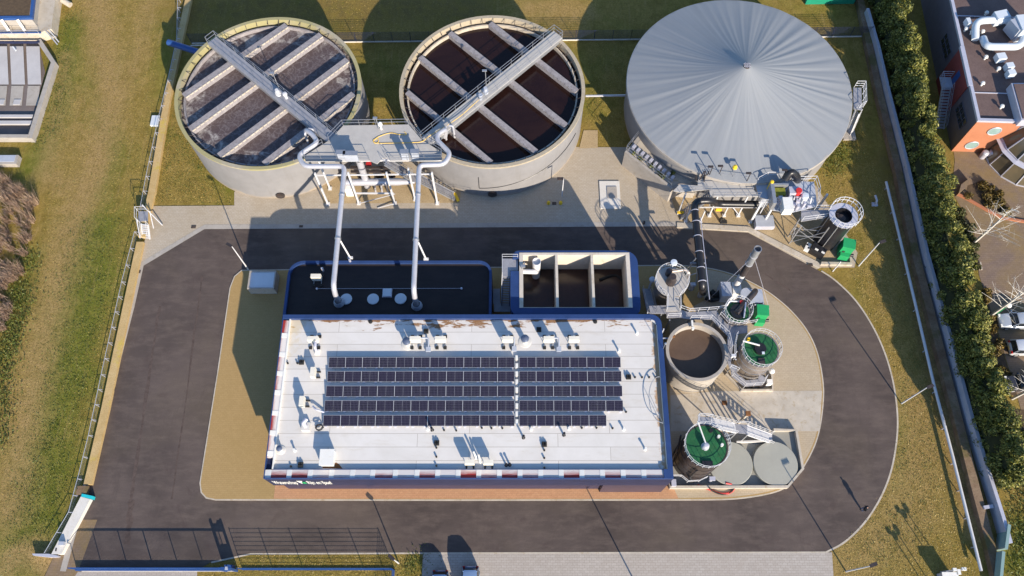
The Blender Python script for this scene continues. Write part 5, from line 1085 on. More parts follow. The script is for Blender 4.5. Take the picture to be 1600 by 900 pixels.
for k in (0,): part('side_pipe', MB().bend([(cC[0]-2.3, cC[1]+1.2, 6.5), (cC[0]-2.35, cC[1]+.2, 4.5), (cC[0]-2.35, cC[1]-.2, .3)], .1, 8).bend([(cC[0]-.9, cC[1]-2.2, 6.0), (cC[0]-.9, cC[1]-2.25, 2.5), (cC[0]-.2, cC[1]-2.4, .4)], .1, 8), 'black', tC)
# silver tank with keyhole platform
cS = W(1049, 440, 4.7); t = thing('silver_tank', 'round silver railed platform tank with a keyhole shaped deck beside the blue basin', 'tank', cS)
part('shell', MB().lathe(cS, [(1.55, 0), (1.55, 4.6)], 40), 'stainless', t, True)
nk = WL([(1042, 464), (1061, 464), (1062, 486), (1041, 486)], 4.7)
part('deck', MB().cyl(cS, 1.85, 4.6, 4.72, 48).prism([nk[0], nk[1], nk[2], nk[3]], 4.58, 4.70), 'deck', t)
ra = MB(); ra.rail([(*p, 4.72) for p in arc(cS, 1.83, -62, 242, 18)], 1.1, 2.0, .035, 1); ra.rail([(*p, 4.72) for p in (nk[1], nk[2])], 1.1, 1., .035, 1); ra.rail([(*p, 4.72) for p in (nk[0], nk[3])], 1.1, 1., .035, 1); part('railing', ra, 'steel_white', t)
part('mixer', MB().lathe((cS[0]-.1, cS[1]-.1), [(.55, 4.72), (.55, 5.4), (.4, 5.9), (.38, 6.3), (0, 6.32)], 20), 'steel_dark', t, True); part('pipe', MB().bend([(cS[0]-.3, cS[1]+1.0, 5.1), (cS[0]+1.6, cS[1]+1.25, 5.2), (cS[0]+2.0, cS[1]+.9, 5.0), (cS[0]+2.0, cS[1]+.5, 2)], .2, 10), 'stainless', t, True); part('coupling', MB().cyl((cS[0]-.3, cS[1]+.9), .35, 4.7, 5.6, 14), 'steel_dark', t, True); part('vent_cap', MB().lathe((cS[0]+.2, cS[1]+1.75), [(.1, 4.7), (.1, 5.9), (.4, 5.95), (.36, 6.1), (0, 6.15)], 16), 'skylight', t, True)
x, y = W(1019, 437, 3.0); solo('vent_post', MB().lathe((x, y), [(.12, 0), (.12, 3), (.36, 3.05), (.3, 3.25), (0, 3.3)], 14), 'skylight', 'pale round vent cap on a post left of the round silver platform', 'vent', (x, y), smooth=True)
# linking walkways
kz = 4.1; t = thing('walkway', 'grey railed walkway with angled turns linking the silver platform and the round tanks', 'walkway', W(1110, 500))
D1 = WL([(1041, 486), (1062, 483), (1076, 488), (1120, 485), (1124, 493), (1135, 505), (1148, 510), (1168, 508), (1168, 520), (1150, 522), (1145, 545), (1142, 568), (1152, 572), (1150, 580), (1140, 575), (1135, 560), (1137, 525), (1112, 499), (1078, 499), (1060, 496), (1042, 497)], kz)
part('deck', MB().prism(D1, kz-.1, kz), 'grating', t)
ra = MB()
for L in ([(1062, 483), (1076, 488), (1120, 485), (1133, 482)], [(1078, 499), (1110, 498), (1137, 525), (1141, 545)], [(1124, 493), (1137, 507), (1150, 510), (1180, 505)], [(1150, 523), (1146, 540), (1146, 562)], [(1140, 575), (1152, 580)], [(1042, 496), (1062, 495)]): part('railing', MB().rail([Vector((*p, kz)) for p in WL(L, kz)], 1.1, 1.0, .04, 1), 'steel_white', t)
for a in ((1075, 500), (1110, 508), (1135, 540), (1128, 575), (1040, 512), (1028, 502)):
    x, y = W(a[0]-3, a[1]+8, 0); part('leg', MB().bar((x, y, .1), (x, y, kz-.1), .15), 'galv', t)
part('gate', MB().bar(W3(1143, 560, kz), W3(1152, 549, kz+1.1), .08).bar(W3(1140, 552, kz), W3(1150, 562, kz+1.1), .08).box(W3(1146, 556, kz+.9), (.5, .3, .4)), 'steel_white', t)
tr, sg, rl = MB(), MB(), MB(); stairs(tr, sg, W3(1010, 452, .3), W3(1018, 489, kz-.1), .9, 14, rl); f_ = part('stair', tr, 'grating', t); part('stringer', sg, 'cabinet', f_); part('railing', rl, 'galv', f_)
part('landing', MB().prism(WL([(1014, 478), (1041, 477), (1041, 490), (1016, 490)], kz), kz-.1, kz), 'grating', t)
sl2 = thing('walkway', 'narrow lower service walkway wrapped around the foot of the shiny steel tank', 'walkway', W(1160, 590)); lw = MB(); ra = MB(); zz = 1.9
Lp = WL([(1141, 575), (1143, 588), (1163, 604), (1190, 602), (1196, 590)], zz); lw.prism(strip_poly(Lp, .0, .75), zz-.08, zz); part('deck', lw, 'grating', sl2); ra.rail([Vector((*p, zz)) for p in Lp], 1.1, 1., .035, 1); part('railing', ra, 'steel_white', sl2)
for q in Lp[::2]: part('leg', MB().bar((*q, .1), (*q, zz), .1), 'galv', sl2)
bw_ = MB(); q = WL([(1133, 586), (1157.5, 611.5), (1205.5, 611.5), (1204.5, 588)]); bw_.prism(strip_poly(q, -.1, .12), .1, .55); solo('bund_wall', bw_, 'conc_warm', 'cream bund wall around the foot of the shiny steel tank', 'wall', q[1])
b = MB()
for px in (1165, 1175, 1186): x, y = W(px, 603); b.cyl((x, y), .3, .1, .9, 12); b.box((x+.3, y, .4), (.5, .35, .5))
x, y = W(1198, 601); solo('pump', b, 'steel_dark', 'row of dark dosing pumps inside the cream bund at the steel tank', 'pumps', W(1178, 603)); solo('cabinet', MB().box((x, y, .7), (.6, .5, 1.1)), 'white', 'small white cabinet in the corner of the cream bund at the steel tank', 'cabinet', (x, y))
x, y = W(1204, 582, .5); solo('globe_vent', MB().lathe((x, y), [(.1, .1), (.1, .7), (.3, .8), (.34, 1.05), (.2, 1.3), (0, 1.35)], 14), 'white', 'white round vent cap standing just outside the cream bund', 'vent', (x, y), smooth=True)
# chimney, containers, second duct
x, y = W(1144, 455, 0); t = thing('chimney', 'tall slender silver and rust brown chimney stack rising beside the road bend', 'chimney', (x, y)); part('base', MB().cyl((x, y), .36, 0, 4.8, 20), 'steel_white', t, True); part('lower_stack', MB().cyl((x, y), .37, 4.8, 7.6, 20), 'steel_dark', t, True); part('upper_stack', MB().lathe((x, y), [(.40, 7.6), (.40, 11.2), (.33, 11.2), (.33, 10.4), (0, 10.4)], 20), 'galv', t, True); part('joint', MB().cyl((x, y), .43, 9.5, 9.62, 20).cyl((x, y), .43, 7.55, 7.66, 20), 'pipe_white', t)
gw = MB(); gw.bar((x, y, 9.5), (x+4.0, y-2.4, .2), .03); gw.bar((x, y, 9.5), (x-3.4, y-1.6, .2), .03); part('guy_wire', gw, 'zinc', t)
x, y = W(1172, 464, 2.0); t = thing('burner_unit', 'blue grey burner housing with a round drum beside the chimney foot', 'machine', (x, y)); part('casing', MB().box((x+.4, y, 1.2), (2.0, 1.7, 2.2)), 'cabinet', t); part('drum', MB().cyl((x-.5, y+.1), .75, 2.3, 2.7, 22), 'cabinet', t, True); part('frame', MB().bar((x+1.3, y-1.0, .1), (x+1.3, y-1.0, 2.4), .1).bar((x+.3, y-1.1, 2.3), (x+1.4, y-1.1, 2.3), .1), 'steel_white', t)
x, y = W(1139, 452, 1.8); t = thing('boiler_cabinet', 'blue grey cabinet with a pale top left of the chimney foot', 'cabinet', (x, y)); part('casing', MB().box((x-.3, y, 1.0), (1.2, 1.8, 1.8)), 'cabinet', t); part('panel', MB().box((x+.9, y+.1, 1.0), (1.0, 1.4, 1.9)), 'white', t)
solo('duct', MB().bend([W3(1150, 490, 5.2), W3(1178, 458, 5.2), W3(1180, 455, 3.0)], .34, 14), 'steel_dark', 'dark slanting duct running from the small green topped tank to the burner housing', 'duct', W3(1165, 475, 0), smooth=True)
solo('air_pipe', MB().bend([W3(1130, 488, 4.6), W3(1140, 470, 5.4), W3(1158, 472, 5.0), W3(1163, 480, 4.9)], .09, 8).bend([W3(1135, 480, 4.6), W3(1147, 466, 5.3), W3(1160, 462, 4.2)], .08, 8), 'steel_white', 'tangle of white pipes between the small green topped tank and the chimney', 'pipes', W3(1145, 475, 0), smooth=True)
x, y = W(1158, 473, 5.0); solo('valve_box', MB().box((x, y, 5.2), (.4, .3, .3), .4), 'red', 'orange red valve actuator above the small green topped tank', 'valve', (x, y, 5))
greenbox(1192, 485, 2.3, 1.25, 1.2, -.1, 'bright green filter box between the small green topped tank and the kerb')
b = MB(); b.bend([W3(1111, 455, .6), W3(1118, 462, .6), W3(1128, 455, .6)], .35, 12); b.bend([W3(1102, 465, .5), W3(1112, 470, .5), W3(1125, 466, .5)], .25, 12); solo('hose', b, 'black_rubber', 'thick black hoses lying in the shade under the black pipe', 'hose', W3(1115, 460), smooth=True)
for px, py, lab in ((1079, 452, 'left'), (1093, 463, 'right')):
    x, y = W(px, py); solo('pump', MB().cyl((x, y), .3, 0, 1.3, 14).box((x, y, 1.4), (.6, .4, .3)), 'cabinet', 'small blue grey pump in the shade below the black pipe, %s one' % lab, 'pump', (x, y), 'shaded pumps below the black pipe')
# tank C stair, pads, bund
t = thing('stair', 'white two flight steel stair descending from the tall green lidded tank', 'stair', W(1170, 680))
a, b_, c_, d_ = W3(1206, 686, .3), W3(1167, 672, 3.2), W3(1149, 669, 3.2), W3(1110, 660, 6.9)
for A_, B_, k_ in ((a, b_, 15), (c_, d_, 17)):
    tr, sg, rl = MB(), MB(), MB(); stairs(tr, sg, A_, B_, 1.05, k_, rl); f_ = part('flight', tr, 'steel_white', t); part('stringer', sg, 'steel_white', f_); part('railing', rl, 'steel_white', f_)
part('landing', MB().prism(WL([(1149, 662), (1168, 664), (1167, 678), (1148, 676)], 3.2), 3.1, 3.2), 'grating', t); part('top_landing', MB().prism(WL([(1091, 650), (1111, 653), (1110, 667), (1089, 668)], 6.95), 6.85, 6.95), 'grating', t)
part('railing', MB().rail([Vector((*p, 6.95)) for p in WL([(1089, 664), (1090, 650), (1111, 652)], 6.95)], 1.1, 1., .04, 1), 'steel_white', t); part('railing', MB().rail([Vector((*p, 3.2)) for p in WL([(1149, 662), (1169, 663)], 3.2)], 1.1, 1., .035, 1), 'steel_white', t)
br = MB()
for p in (b_, c_): br.bar((p.x, p.y-.5, .1), (p.x, p.y-.5, 3.1), .14); br.bar((p.x, p.y+.5, .1), (p.x, p.y+.5, 3.1), .12)
br.bar((c_.x, c_.y-.5, 3.0), (c_.x-2.4, c_.y-1.2, 3.3), .12); br.bar((c_.x, c_.y-.5, .5), (c_.x-2.2, c_.y-1.2, 3.3), .1); part('support', br, 'galv', t)
x, y = W(1148.5, 617); z = 2.6; t = thing('light_column', 'brown square post with a rusty cap standing north of the tank stair', 'post', W(1153, 660)); x, y = W(1153, 662); part('column', MB().bar((x, y, .1), (x, y, 4.2), .22), 'conc_warm', t); part('cap', MB().box((x, y, 4.3), (.5, .5, .2)), 'rust', t); part('arm', MB().bar((x, y+.1, 2.4), (x, y+.1, 4.2), .12), 'steel_dark', t)
pd = thing('tank_bund', 'walled concrete bund with two bare round tank pads', 'bund', W(1190, 725))
bo = WL([(1044.5, 762), (1044.5, 735), (1070, 712), (1120, 692), (1205, 689), (1206, 674), (1240.6, 674), (1251, 735), (1228, 762.6)]); part('floor', MB().prism(bo, .08, .18), 'bund_floor', pd)
part('wall', MB().prism(strip_poly(WL([(1206, 675), (1240, 675), (1250, 734), (1227.5, 761), (1045, 761.5), (1045, 745)]), -.05, .22), .1, .76), 'conc_warm', pd); part('wall', MB().bar(W3(1150, 691, .5), W3(1206, 689, .5), .18, .5), 'conc_white', pd)
for px in (1141.5, 1211.7):
    q = W(px, 724, .7); part('tank_pad', MB().lathe(q, [(2.36, .1), (2.36, .66), (2.31, .71), (0, .72)], 64), 'slab_pad', pd, True)
solo('hose', MB().tube(curve([W3(1090, 758, .3), W3(1108, 764, .25), W3(1122, 771, .15), W3(1136, 772, .15), W3(1147, 766, .15), W3(1147, 757, .6), W3(1134, 755, .7)], 3), .11, 8), 'red', 'red hose looping over the bund wall beside the tall green lidded tank', 'hose', W3(1120, 765), smooth=True)
solo('hose', MB().tube(curve([W3(1108, 762, .9), W3(1112, 767, .4), W3(1128, 773.5, .16), W3(1142, 770, .16), W3(1149, 760, .6)], 3), .08, 8), 'black_rubber', 'black hose following the red hose over the bund wall', 'hose', W3(1128, 765), smooth=True)
t = thing('pipe_rack', 'white railing and pipework around the foot of the tall green lidded tank', 'pipework', W(1075, 750)); ra = MB(); ra.rail([Vector((*p, 1.0)) for p in WL([(1050, 742), (1065, 742), (1076, 751), (1094, 750), (1106, 744)], 2.)], 1.0, .9, .045, 1); part('railing', ra, 'steel_white', t); b = MB(); x, y = W(1050, 757); b.box((x, y, .7), (.5, .7, .9)); x, y = W(1108, 752); b.cyl((x, y), .18, .2, 1.6, 8); b.box((x, y, 1.5), (.6, .4, .3)); part('valve', b, 'zinc', t)
x, y = W(1036, 614, 2); solo('wall_box', MB().box((bx1+.12, y, 3.0), (.22, .4, .6)), 'black', 'small black box on the east wall of the white roofed building', 'box', (bx1+.1, y, 2.7))
solo('steel_frame', MB().bar((bx1+.3, 30.6, .1), (bx1+.3, 30.6, 7.2), .12).bar((bx1+1.6, 30.6, .1), (bx1+1.6, 30.6, 4.4), .12).bar((bx1+.3, 30.6, 4.3), (bx1+1.6, 30.6, 4.3), .12).bar((bx1+.3, 28.4, .1), (bx1+.3, 28.4, 5.2), .12).bar((bx1+.3, 30.6, 5.1), (bx1+.3, 28.4, 5.1), .12), 'cabinet', 'blue grey steel frame standing between the white roof and the round sludge tank', 'frame', (bx1+.8, 30))
# ================================================================== EDGES OF THE SITE
TW = WL([(298, -60), (294, 0), (262, 150), (237, 300), (221, 370)], .4); TW2 = WL([(219, 378), (164, 640), (137, 757)], .4)
t = thing('retaining_wall', 'long tan concrete wall with yellow lichen between the field and the left road', 'wall', W(190, 520))
part('wall', MB().prism(strip_poly(TW2, -.42, .42), -.1, .45), 'tan_wall', t)
t = thing('retaining_wall', 'concrete wall beside the left open tank, partly in its shadow', 'wall', W(255, 180))
part('wall', MB().prism(strip_poly(TW, -.42, .42), -.1, .45), 'tan_wall', t)
RL = [(278, -20), (276, 60), (262, 125), (247, 185), (228, 275), (215, 345)]; RL2 = [(210, 362), (190, 440), (158, 585), (138, 680), (121, 748), (107, 800), (69, 864)]
def guard(pts, label, grp):
    P = WL(pts, 1.0); t = thing('guard_fence', label, 'fence', P[0], grp); a = MB(); n_ = 0
    for p, q in zip(P, P[1:]):
        a.bar((*p, 1.0), (*q, 1.0), .045); L = math.dist(p, q); k = max(1, round(L/1.95))
        for i in range(k):
            u = i/k; x, y = p[0]+(q[0]-p[0])*u, p[1]+(q[1]-p[1])*u; po.bar((x+.05, y, -.05), (x, y, 1.02), .045); po.bar((x, y, .98), (x+.5, y-.05, .95), .04)
        for z in (.25, .5, .75): wi.bar((*p, z), (*q, z), .012)
    return t, a
po, wi = MB(), MB(); t, a = guard(RL, 'thin grey wire fence above the crossing steps, northern stretch', 'wire fences along the left wall'); part('top_rail', a, 'cabinet', t); part('post', po, 'zinc', t); part('wire', wi, 'galv', t)
po, wi = MB(), MB(); t, a = guard(RL2, 'thin grey wire fence along the tan wall, southern stretch', 'wire fences along the left wall'); part('top_rail', a, 'cabinet', t); part('post', po, 'zinc', t); part('wire', wi, 'galv', t)
t = thing('crossing_steps', 'small white steel steps with handrails crossing the tan wall on the left', 'stair', W(228, 358)); tr, sg, rl = MB(), MB(), MB()
stairs(tr, sg, W3(229, 373, 0), W3(226, 350, 1.5), .9, 7, rl); f_ = part('flight', tr, 'steel_white', t); part('stringer', sg, 'steel_white', f_); part('railing', rl, 'steel_white', f_)
part('landing', MB().prism(WL([(216, 330), (231, 330), (231, 345), (217, 346)], 1.5), 1.42, 1.5), 'grating', t); ra = MB(); ra.rail([Vector((*p, 1.5)) for p in WL([(231, 330), (216, 330), (216, 346)], 1.5)], 1.1, .8, .035, 1); part('railing', ra, 'steel_white', t)
solo('handrail', MB().tube([W3(222, 320, 1.3), W3(254, 352, .2)], .07, 8), 'steel_white', 'slanting white pole lying from the crossing steps to the apron', 'pole', W3(254, 352))
solo('handrail', MB().tube([W3(213, 342, 1.3), W3(219, 372, .9)], .06, 8).tube([W3(234, 330, 1.2), W3(240, 357, .2)], .06, 8), 'steel_white', 'white side rails at the foot of the crossing steps', 'rail', W3(240, 357))
x, y = W(242, 188, .3); solo('hatch_slab', MB().box((x, y, .15), (1.0, 1.5, .35)), 'skylight', 'pale square box in the grass beside the left wire fence', 'box', (x, y))
# white gate wall
t = thing('gate_wall', 'angled white wall with a turquoise end panel where the gate drive enters', 'wall', W(110, 820)); gw = WL([(130, 778), (70, 866)], 0.6)
part('wall', MB().prism([W(126, 776, 0.6), W(141, 780, 0.6), W(96, 866, 0.6), W(80, 866, 0.6)], -.05, 0.6), 'conc_white', t)
part('end_panel', MB().prism([W(128, 771.5, 0.6), W(145, 775, 0.6), W(143.5, 780, 0.6), W(127, 776, 0.6)], -.05, 0.63), 'turq', t)
part('end_panel', MB().box((*W(128, 766, .5), .25), (1.1, .9, .6)), 'mossy_wall', t)
part('cross_wall', MB().prism([W(50, 865, 0.6), W(76, 865.3, 0.6), W(90, 868, 0.6), W(90, 870.5, 0.6), W(74, 870.5, 0.6), W(52, 868, 0.6)], -.05, 0.61), 'zinc', t)
part('pillar', MB().box((*W(96, 849, .9), .5), (.55, .35, 1.0)), 'cabinet', t); part('letter_slot', MB().box((*W(87.5, 859, 0.62), 0.62), (.14, .3, .03)), 'steel_dark', t)
# south gate and mesh fence
GY = W(240, 889, .9)[1]; gx0, gx1 = W(113, 889, 1.)[0], W(356, 889, 1.)[0]
t = thing('sliding_gate', 'long blue sliding gate of fine vertical bars across the gate drive', 'gate', ((gx0+gx1)/2, GY))
part('bottom_beam', MB().bar((gx0, GY, .25), (gx1, GY, .25), .26, .3), 'blue_steel', t); part('top_rail', MB().bar((gx0, GY, 1.95), (gx1, GY, 1.95), .09, .1), 'blue_steel', t)
b = MB(); k = int((gx1-gx0)/.13)
for i in range(k+1): x = gx0+(gx1-gx0)*i/k; b.bar((x, GY, .4), (x, GY, 1.92), .022)
part('infill_bars', b, 'blue_steel', t); b = MB(); [b.bar((gx0+(gx1-gx0)*i/6, GY, .4), (gx0+(gx1-gx0)*i/6, GY, 1.92), .07) for i in range(7)]; part('upright', b, 'blue_steel', t)
part('track', MB().box(((gx0+gx1)/2+.5, GY-.12, .02), (gx1-gx0, .12, .05)), 'conc_white', t)
t = thing('gate_guide', 'blue roller guide frame at the right end of the sliding gate', 'gate post', W(358, 889)); x, y = W(358, 890, .9)
for dx in (-.75, .75): part('post', MB().bar((x+dx*.7, GY-.1, 0), (x+dx*.7, GY-.1, 2.5), .22), 'blue_steel', t)
part('drive_box', MB().box((x-.1, GY+.15, .6), (.8, .5, .9)).box((x, GY-.1, 2.1), (1.1, .35, .25)), 'blue_steel', t); part('roller', MB().box((x+.2, GY-.05, 2.3), (.3, .3, .15)), 'cabinet', t)
def mesh_fence(a, b_, label, h=1.9, z0=0, mat='blue_steel', hs=.2, vs=.0, psp=2.5, vw=.012):
    a, b_ = Vector((*a, 0)), Vector((*b_, 0)); t = thing('mesh_fence', label, 'fence', ((a.x+b_.x)/2, (a.y+b_.y)/2)); L = (b_-a).length; m = MB(); k = int(h/hs)
    for i in range(k+1): z = z0+.1+(h-.1)*i/k; m.bar((a.x, a.y, z), (b_.x, b_.y, z), .022)
    if vs:
        kk = int(L/vs)
        for i in range(kk+1): p = a.lerp(b_, i/kk); m.bar((p.x, p.y, z0+.05), (p.x, p.y, z0+h), vw)
    part('mesh_panel', m, mat, t); n_ = max(1, round(L/psp)); p_ = MB()
    for i in range(n_+1): p = a.lerp(b_, i/n_); p_.bar((p.x, p.y, 0), (p.x, p.y, z0+h+.05), .06)
    part('post', p_, mat, t); return t
sf = mesh_fence((gx1+1.2, GY), (W(615, 890, .9)[0], GY), 'blue wire mesh fence right of the sliding gate', 2.0, 0, 'blue_steel', .22, .2, 2.85, .008)
part('bottom_rail', MB().bar((gx1+1.2, GY, .12), (W(615, 890, .9)[0], GY, .12), .1), 'blue_steel', sf); part('kerb', MB().box(((gx1+1.2+W(597, 890)[0])/2, GY+.12, .02), (W(597, 890)[0]-gx1-1.2, .12, .1)), 'conc_warm', sf)
xe = W(615, 890, .9)[0]; sf2 = mesh_fence((xe, GY), (xe+.1, GY-7), 'short return of blue mesh fence running off the bottom edge', 2.0, 0, 'blue_steel', .22, .2, 2.5, .008)
# north fence
for a, b_, lab in (((300, 68), (985, 62), 'grey mesh fence along the north edge behind the two open tanks'), ((985, 62), (1356, 57), 'grey mesh fence along the north edge right of the covered tank')):
    f_ = mesh_fence(W(*a), W(*b_), lab, 1.8, .1, 'blue_dark', .2, .1, 2.5, .014); p, q = W(*a), W(*b_); part('kerb', MB().bar((*p, .05), (*q, .05), .12, .18), 'conc_white', f_)
# east wall strip, white rail, hedge
EW = [(1337, -60), (1345, 0), (1361, 80), (1376, 150), (1403, 260), (1432, 400), (1463, 520), (1499, 660), (1524, 760), (1548, 850), (1560, 900), (1575, 985)]
EWw = WL(EW, .8); t = thing('retaining_wall', 'long brown mossy wall at the foot of the hedge on the right', 'wall', EWw[4]); part('wall', MB().prism(strip_poly(EWw, -.45, .45), -.1, .8), 'mossy_wall', t)
part('cross_coping', MB().box((*W(1544, 792, .9), .9), (1.0, .35, .25), .15), 'zinc', t)
FW = [(1352, 20), (1369, 80), (1385, 150), (1413, 260), (1444, 400), (1477, 520), (1514, 660), (1540, 745), (1560, 808), (1572, 850)]
FWw = WL(FW, .8); t = thing('slab_fence', 'pale grey slab fence half hidden in the hedge behind the brown wall', 'fence', FWw[5]); part('panel', MB().prism(strip_poly(FWw, -.16, .2), -.1, 1.7), 'zinc', t)
q = WL([(1575, 820), (1570, 858)], 1.6); part('end_panel', MB().prism(strip_poly(q, -.15, .15), 0, 1.9), 'teal_glass', t); q = WL([(1566, 862), (1562, 905)], 1.6); part('end_panel', MB().prism(strip_poly(q, -.15, .15), 0, 1.9), 'teal_glass', t)
RLs = [(1384.5, 284), (1403, 360), (1429, 470), (1459, 600), (1489, 715), (1510, 800), (1533, 892)]
rw = [W3(a, b_, .75) for a, b_ in RLs]; t = thing('barrier_pipe', 'long straight white pipe on short posts across the shaded right lawn', 'pipe', (rw[3].x, rw[3].y)); part('pipe', MB().tube(rw, .16, 10), 'steel_white', t, True); b = MB()
for p, q in zip(rw, rw[1:]):
    for u in (.1, .6): v = p.lerp(q, u); b.bar((v.x, v.y, -.05), (v.x, v.y, .7), .09)
part('post', b, 'zinc', t)
def leaves(n, sampler, size, mb=None, flat=.5):
    mb = mb or MB()
    for _ in range(n):
        p, nrm = sampler(); s = size*rnd.uniform(.6, 1.3); d = Vector((rnd.gauss(0, 1), rnd.gauss(0, 1), rnd.gauss(0, 1))); nn = (nrm*flat*2+d).normalized(); a = nn.cross(Vector((rnd.gauss(0, 1), rnd.gauss(0, 1), rnd.gauss(0, 1)))).normalized(); b_ = nn.cross(a)
        mb.add([p-a*s, p+b_*s*.42-nn*s*.12, p+a*s, p-b_*s*.42-nn*s*.12], [(0, 1, 2), (0, 2, 3)])
    return mb
HC = [(1372, -60), (1388, 0), (1410, 80), (1424, 150), (1445, 250), (1463, 330), (1490, 450), (1515, 540), (1545, 640), (1572, 725), (1585, 755)]
HH = 7.2; HCw = [Vector((*W(a, b_, 3.2), 0)) for a, b_ in HC]
hl = [0]
for a, b_ in zip(HCw, HCw[1:]): hl.append(hl[-1]+(b_-a).length)
def hpos(s):
    for i in range(len(hl)-1):
        if s <= hl[i+1]: u = (s-hl[i])/(hl[i+1]-hl[i]); d = (HCw[i+1]-HCw[i]).normalized(); return HCw[i].lerp(HCw[i+1], u), d
    return HCw[-1], (HCw[-1]-HCw[-2]).normalized()
hseg = [rnd.uniform(.86, 1.08) for _ in range(40)]
def htop(q):
    u = q/hl[-1]*38; i = int(u); f = u-i; return HH*(hseg[i]*(1-f)+hseg[i+1]*f)
hb = []
for _ in range(760):
    q = rnd.uniform(0, hl[-1]); o = rnd.uniform(-.75, .75); z = rnd.uniform(.6, htop(q)-.7); r_ = rnd.uniform(.5, 1.05)
    hb.append((q, o, z if abs(o) < .6 else min(z, 5.6), r_))
def hs():
    s, o, z, r_ = rnd.choice(hb); c_, d = hpos(s); n_ = Vector((-d.y, d.x, 0)); v = Vector((rnd.gauss(0, 1), rnd.gauss(0, 1), rnd.gauss(0.25, 1))).normalized(); k = r_*(rnd.random()**.22)
    p = c_+n_*o+Vector((0, 0, z))+v*k; p.z = max(.15, p.z); return p, v
hd = thing('hedge', 'long tall bushy evergreen hedge running down the whole right side', 'hedge', (hpos(hl[-1]*.5)[0].x, hpos(hl[-1]*.5)[0].y))
part('foliage', leaves(160000, hs, .175, None, .9), 'hedge_leaf', hd)
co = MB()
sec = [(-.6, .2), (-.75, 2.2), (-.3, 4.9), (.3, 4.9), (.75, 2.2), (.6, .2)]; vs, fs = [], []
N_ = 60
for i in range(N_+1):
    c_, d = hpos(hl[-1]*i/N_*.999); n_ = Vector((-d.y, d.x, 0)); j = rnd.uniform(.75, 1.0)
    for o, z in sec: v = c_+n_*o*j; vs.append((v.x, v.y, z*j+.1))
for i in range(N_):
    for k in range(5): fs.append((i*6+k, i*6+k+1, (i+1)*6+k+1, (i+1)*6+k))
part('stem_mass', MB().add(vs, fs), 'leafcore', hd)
# planting beds of the neighbour
def bed(poly, n, h, mat, label, kind='shrub bed', size=.16):
    P = WL(poly); xs_ = [p[0] for p in P]; ys_ = [p[1] for p in P]
    def inside(x, y):
        c_ = False
        for (ax, ay), (bx, by) in zip(P, P[1:]+P[:1]):
            if (ay > y) != (by > y) and x < (bx-ax)*(y-ay)/(by-ay)+ax: c_ = not c_
        return c_
    clumps = []
    while len(clumps) < max(6, n//220):
        x, y = rnd.uniform(min(xs_), max(xs_)), rnd.uniform(min(ys_), max(ys_))
        if inside(x, y): clumps.append((x, y, rnd.uniform(.35, .8), rnd.uniform(.5, 1)*h))
    def sm():
        x, y, r_, hh = rnd.choice(clumps); v = Vector((rnd.gauss(0, 1), rnd.gauss(0, 1), abs(rnd.gauss(0.2, .8)))).normalized(); k = rnd.random()**.4
        return Vector((x+v.x*r_*k, y+v.y*r_*k, .05+v.z*hh*k)), v
    t = thing('shrub_bed', label, kind, (sum(xs_)/len(P), sum(ys_)/len(P))); part('foliage', leaves(n, sm, size), mat, t); part('soil', MB().sheet(P, -.012), 'bed_soil', t); return t
bed([(1512, 290), (1530, 283), (1560, 300), (1578, 322), (1575, 335), (1540, 325), (1508, 308)], 3000, 1.0, 'bed_leaf', 'rust and green shrubs in the triangular bed below the office building')
bed([(1488, 332), (1508, 335), (1520, 360), (1530, 415), (1528, 420), (1506, 415)], 3200, 1.5, 'darkbed_leaf', 'dark shrubs in the bed against the hedge left of the first white trunk')
bed([(1520, 460), (1540, 455), (1550, 492), (1590, 622), (1572, 612), (1545, 540)], 3800, .9, 'bed_leaf', 'reddish shrubs in the narrow bed between the hedge and the parked cars')
bed([(1585, 640), (1606, 640), (1640, 760), (1600, 760)], 1400, 1.2, 'weed_leaf', 'green shrubs at the lower right edge beside the hedge')
kb_ = MB(); kb_.prism(strip_poly(WL([(1494, 303), (1512, 312), (1540, 328), (1566, 341), (1620, 350)]), -.15, .15), -.03, .2); solo('bed_kerb', kb_, 'orange_brick', 'curved orange brick edge of the triangular shrub bed', 'kerb', W(1540, 328))
solo('bed_kerb', MB().prism(strip_poly(WL([(1508, 421), (1534, 421), (1531, 410)]), -.08, .08), -.03, .12), 'conc_warm', 'pale concrete edge at the foot of the dark shrub bed', 'kerb', W(1520, 421))
solo('sign_plinth', MB().prism(WL([(1498, 302), (1510, 292), (1518, 276), (1502, 288)], .8), 0, .8), 'paver_brown', 'slanted brown stone plinth at the tip of the triangular shrub bed', 'plinth', W(1508, 292))
# bare trees with white trunks
def birch(base, h, seed, label):
    r_ = random.Random(seed); x, y = W(*base); t = thing('bare_tree', label, 'tree', (x, y), 'bare white trunked trees of the neighbour'); tk = MB()
    tk.tube([(x, y, 0), (x+.03, y, h*.5), (x, y+.05, h)], [.17, .12, .03], 8); part('trunk', tk, 'trunk', t, True); br = MB()
    for k in range(26):
        z = h*(.3+.68*r_.random()); a = r_.uniform(0, 6.28); L = (h-z)*.45+.7; p0 = Vector((x, y, z)); p1 = p0+Vector((math.cos(a), math.sin(a), .7))*L*.5; p2 = p1+Vector((math.cos(a+r_.uniform(-.5, .5)), math.sin(a+r_.uniform(-.5, .5)), .5))*L*.5
        br.tube([p0, p1, p2], [.035, .022, .008], 5)
        for _ in range(3):
            u = r_.uniform(.3, 1); q = p0.lerp(p2, u); a2 = r_.uniform(0, 6.28); br.tube([q, q+Vector((math.cos(a2), math.sin(a2), .5))*L*.35], [.012, .004], 4)
    part('branch', br, 'trunk', t)
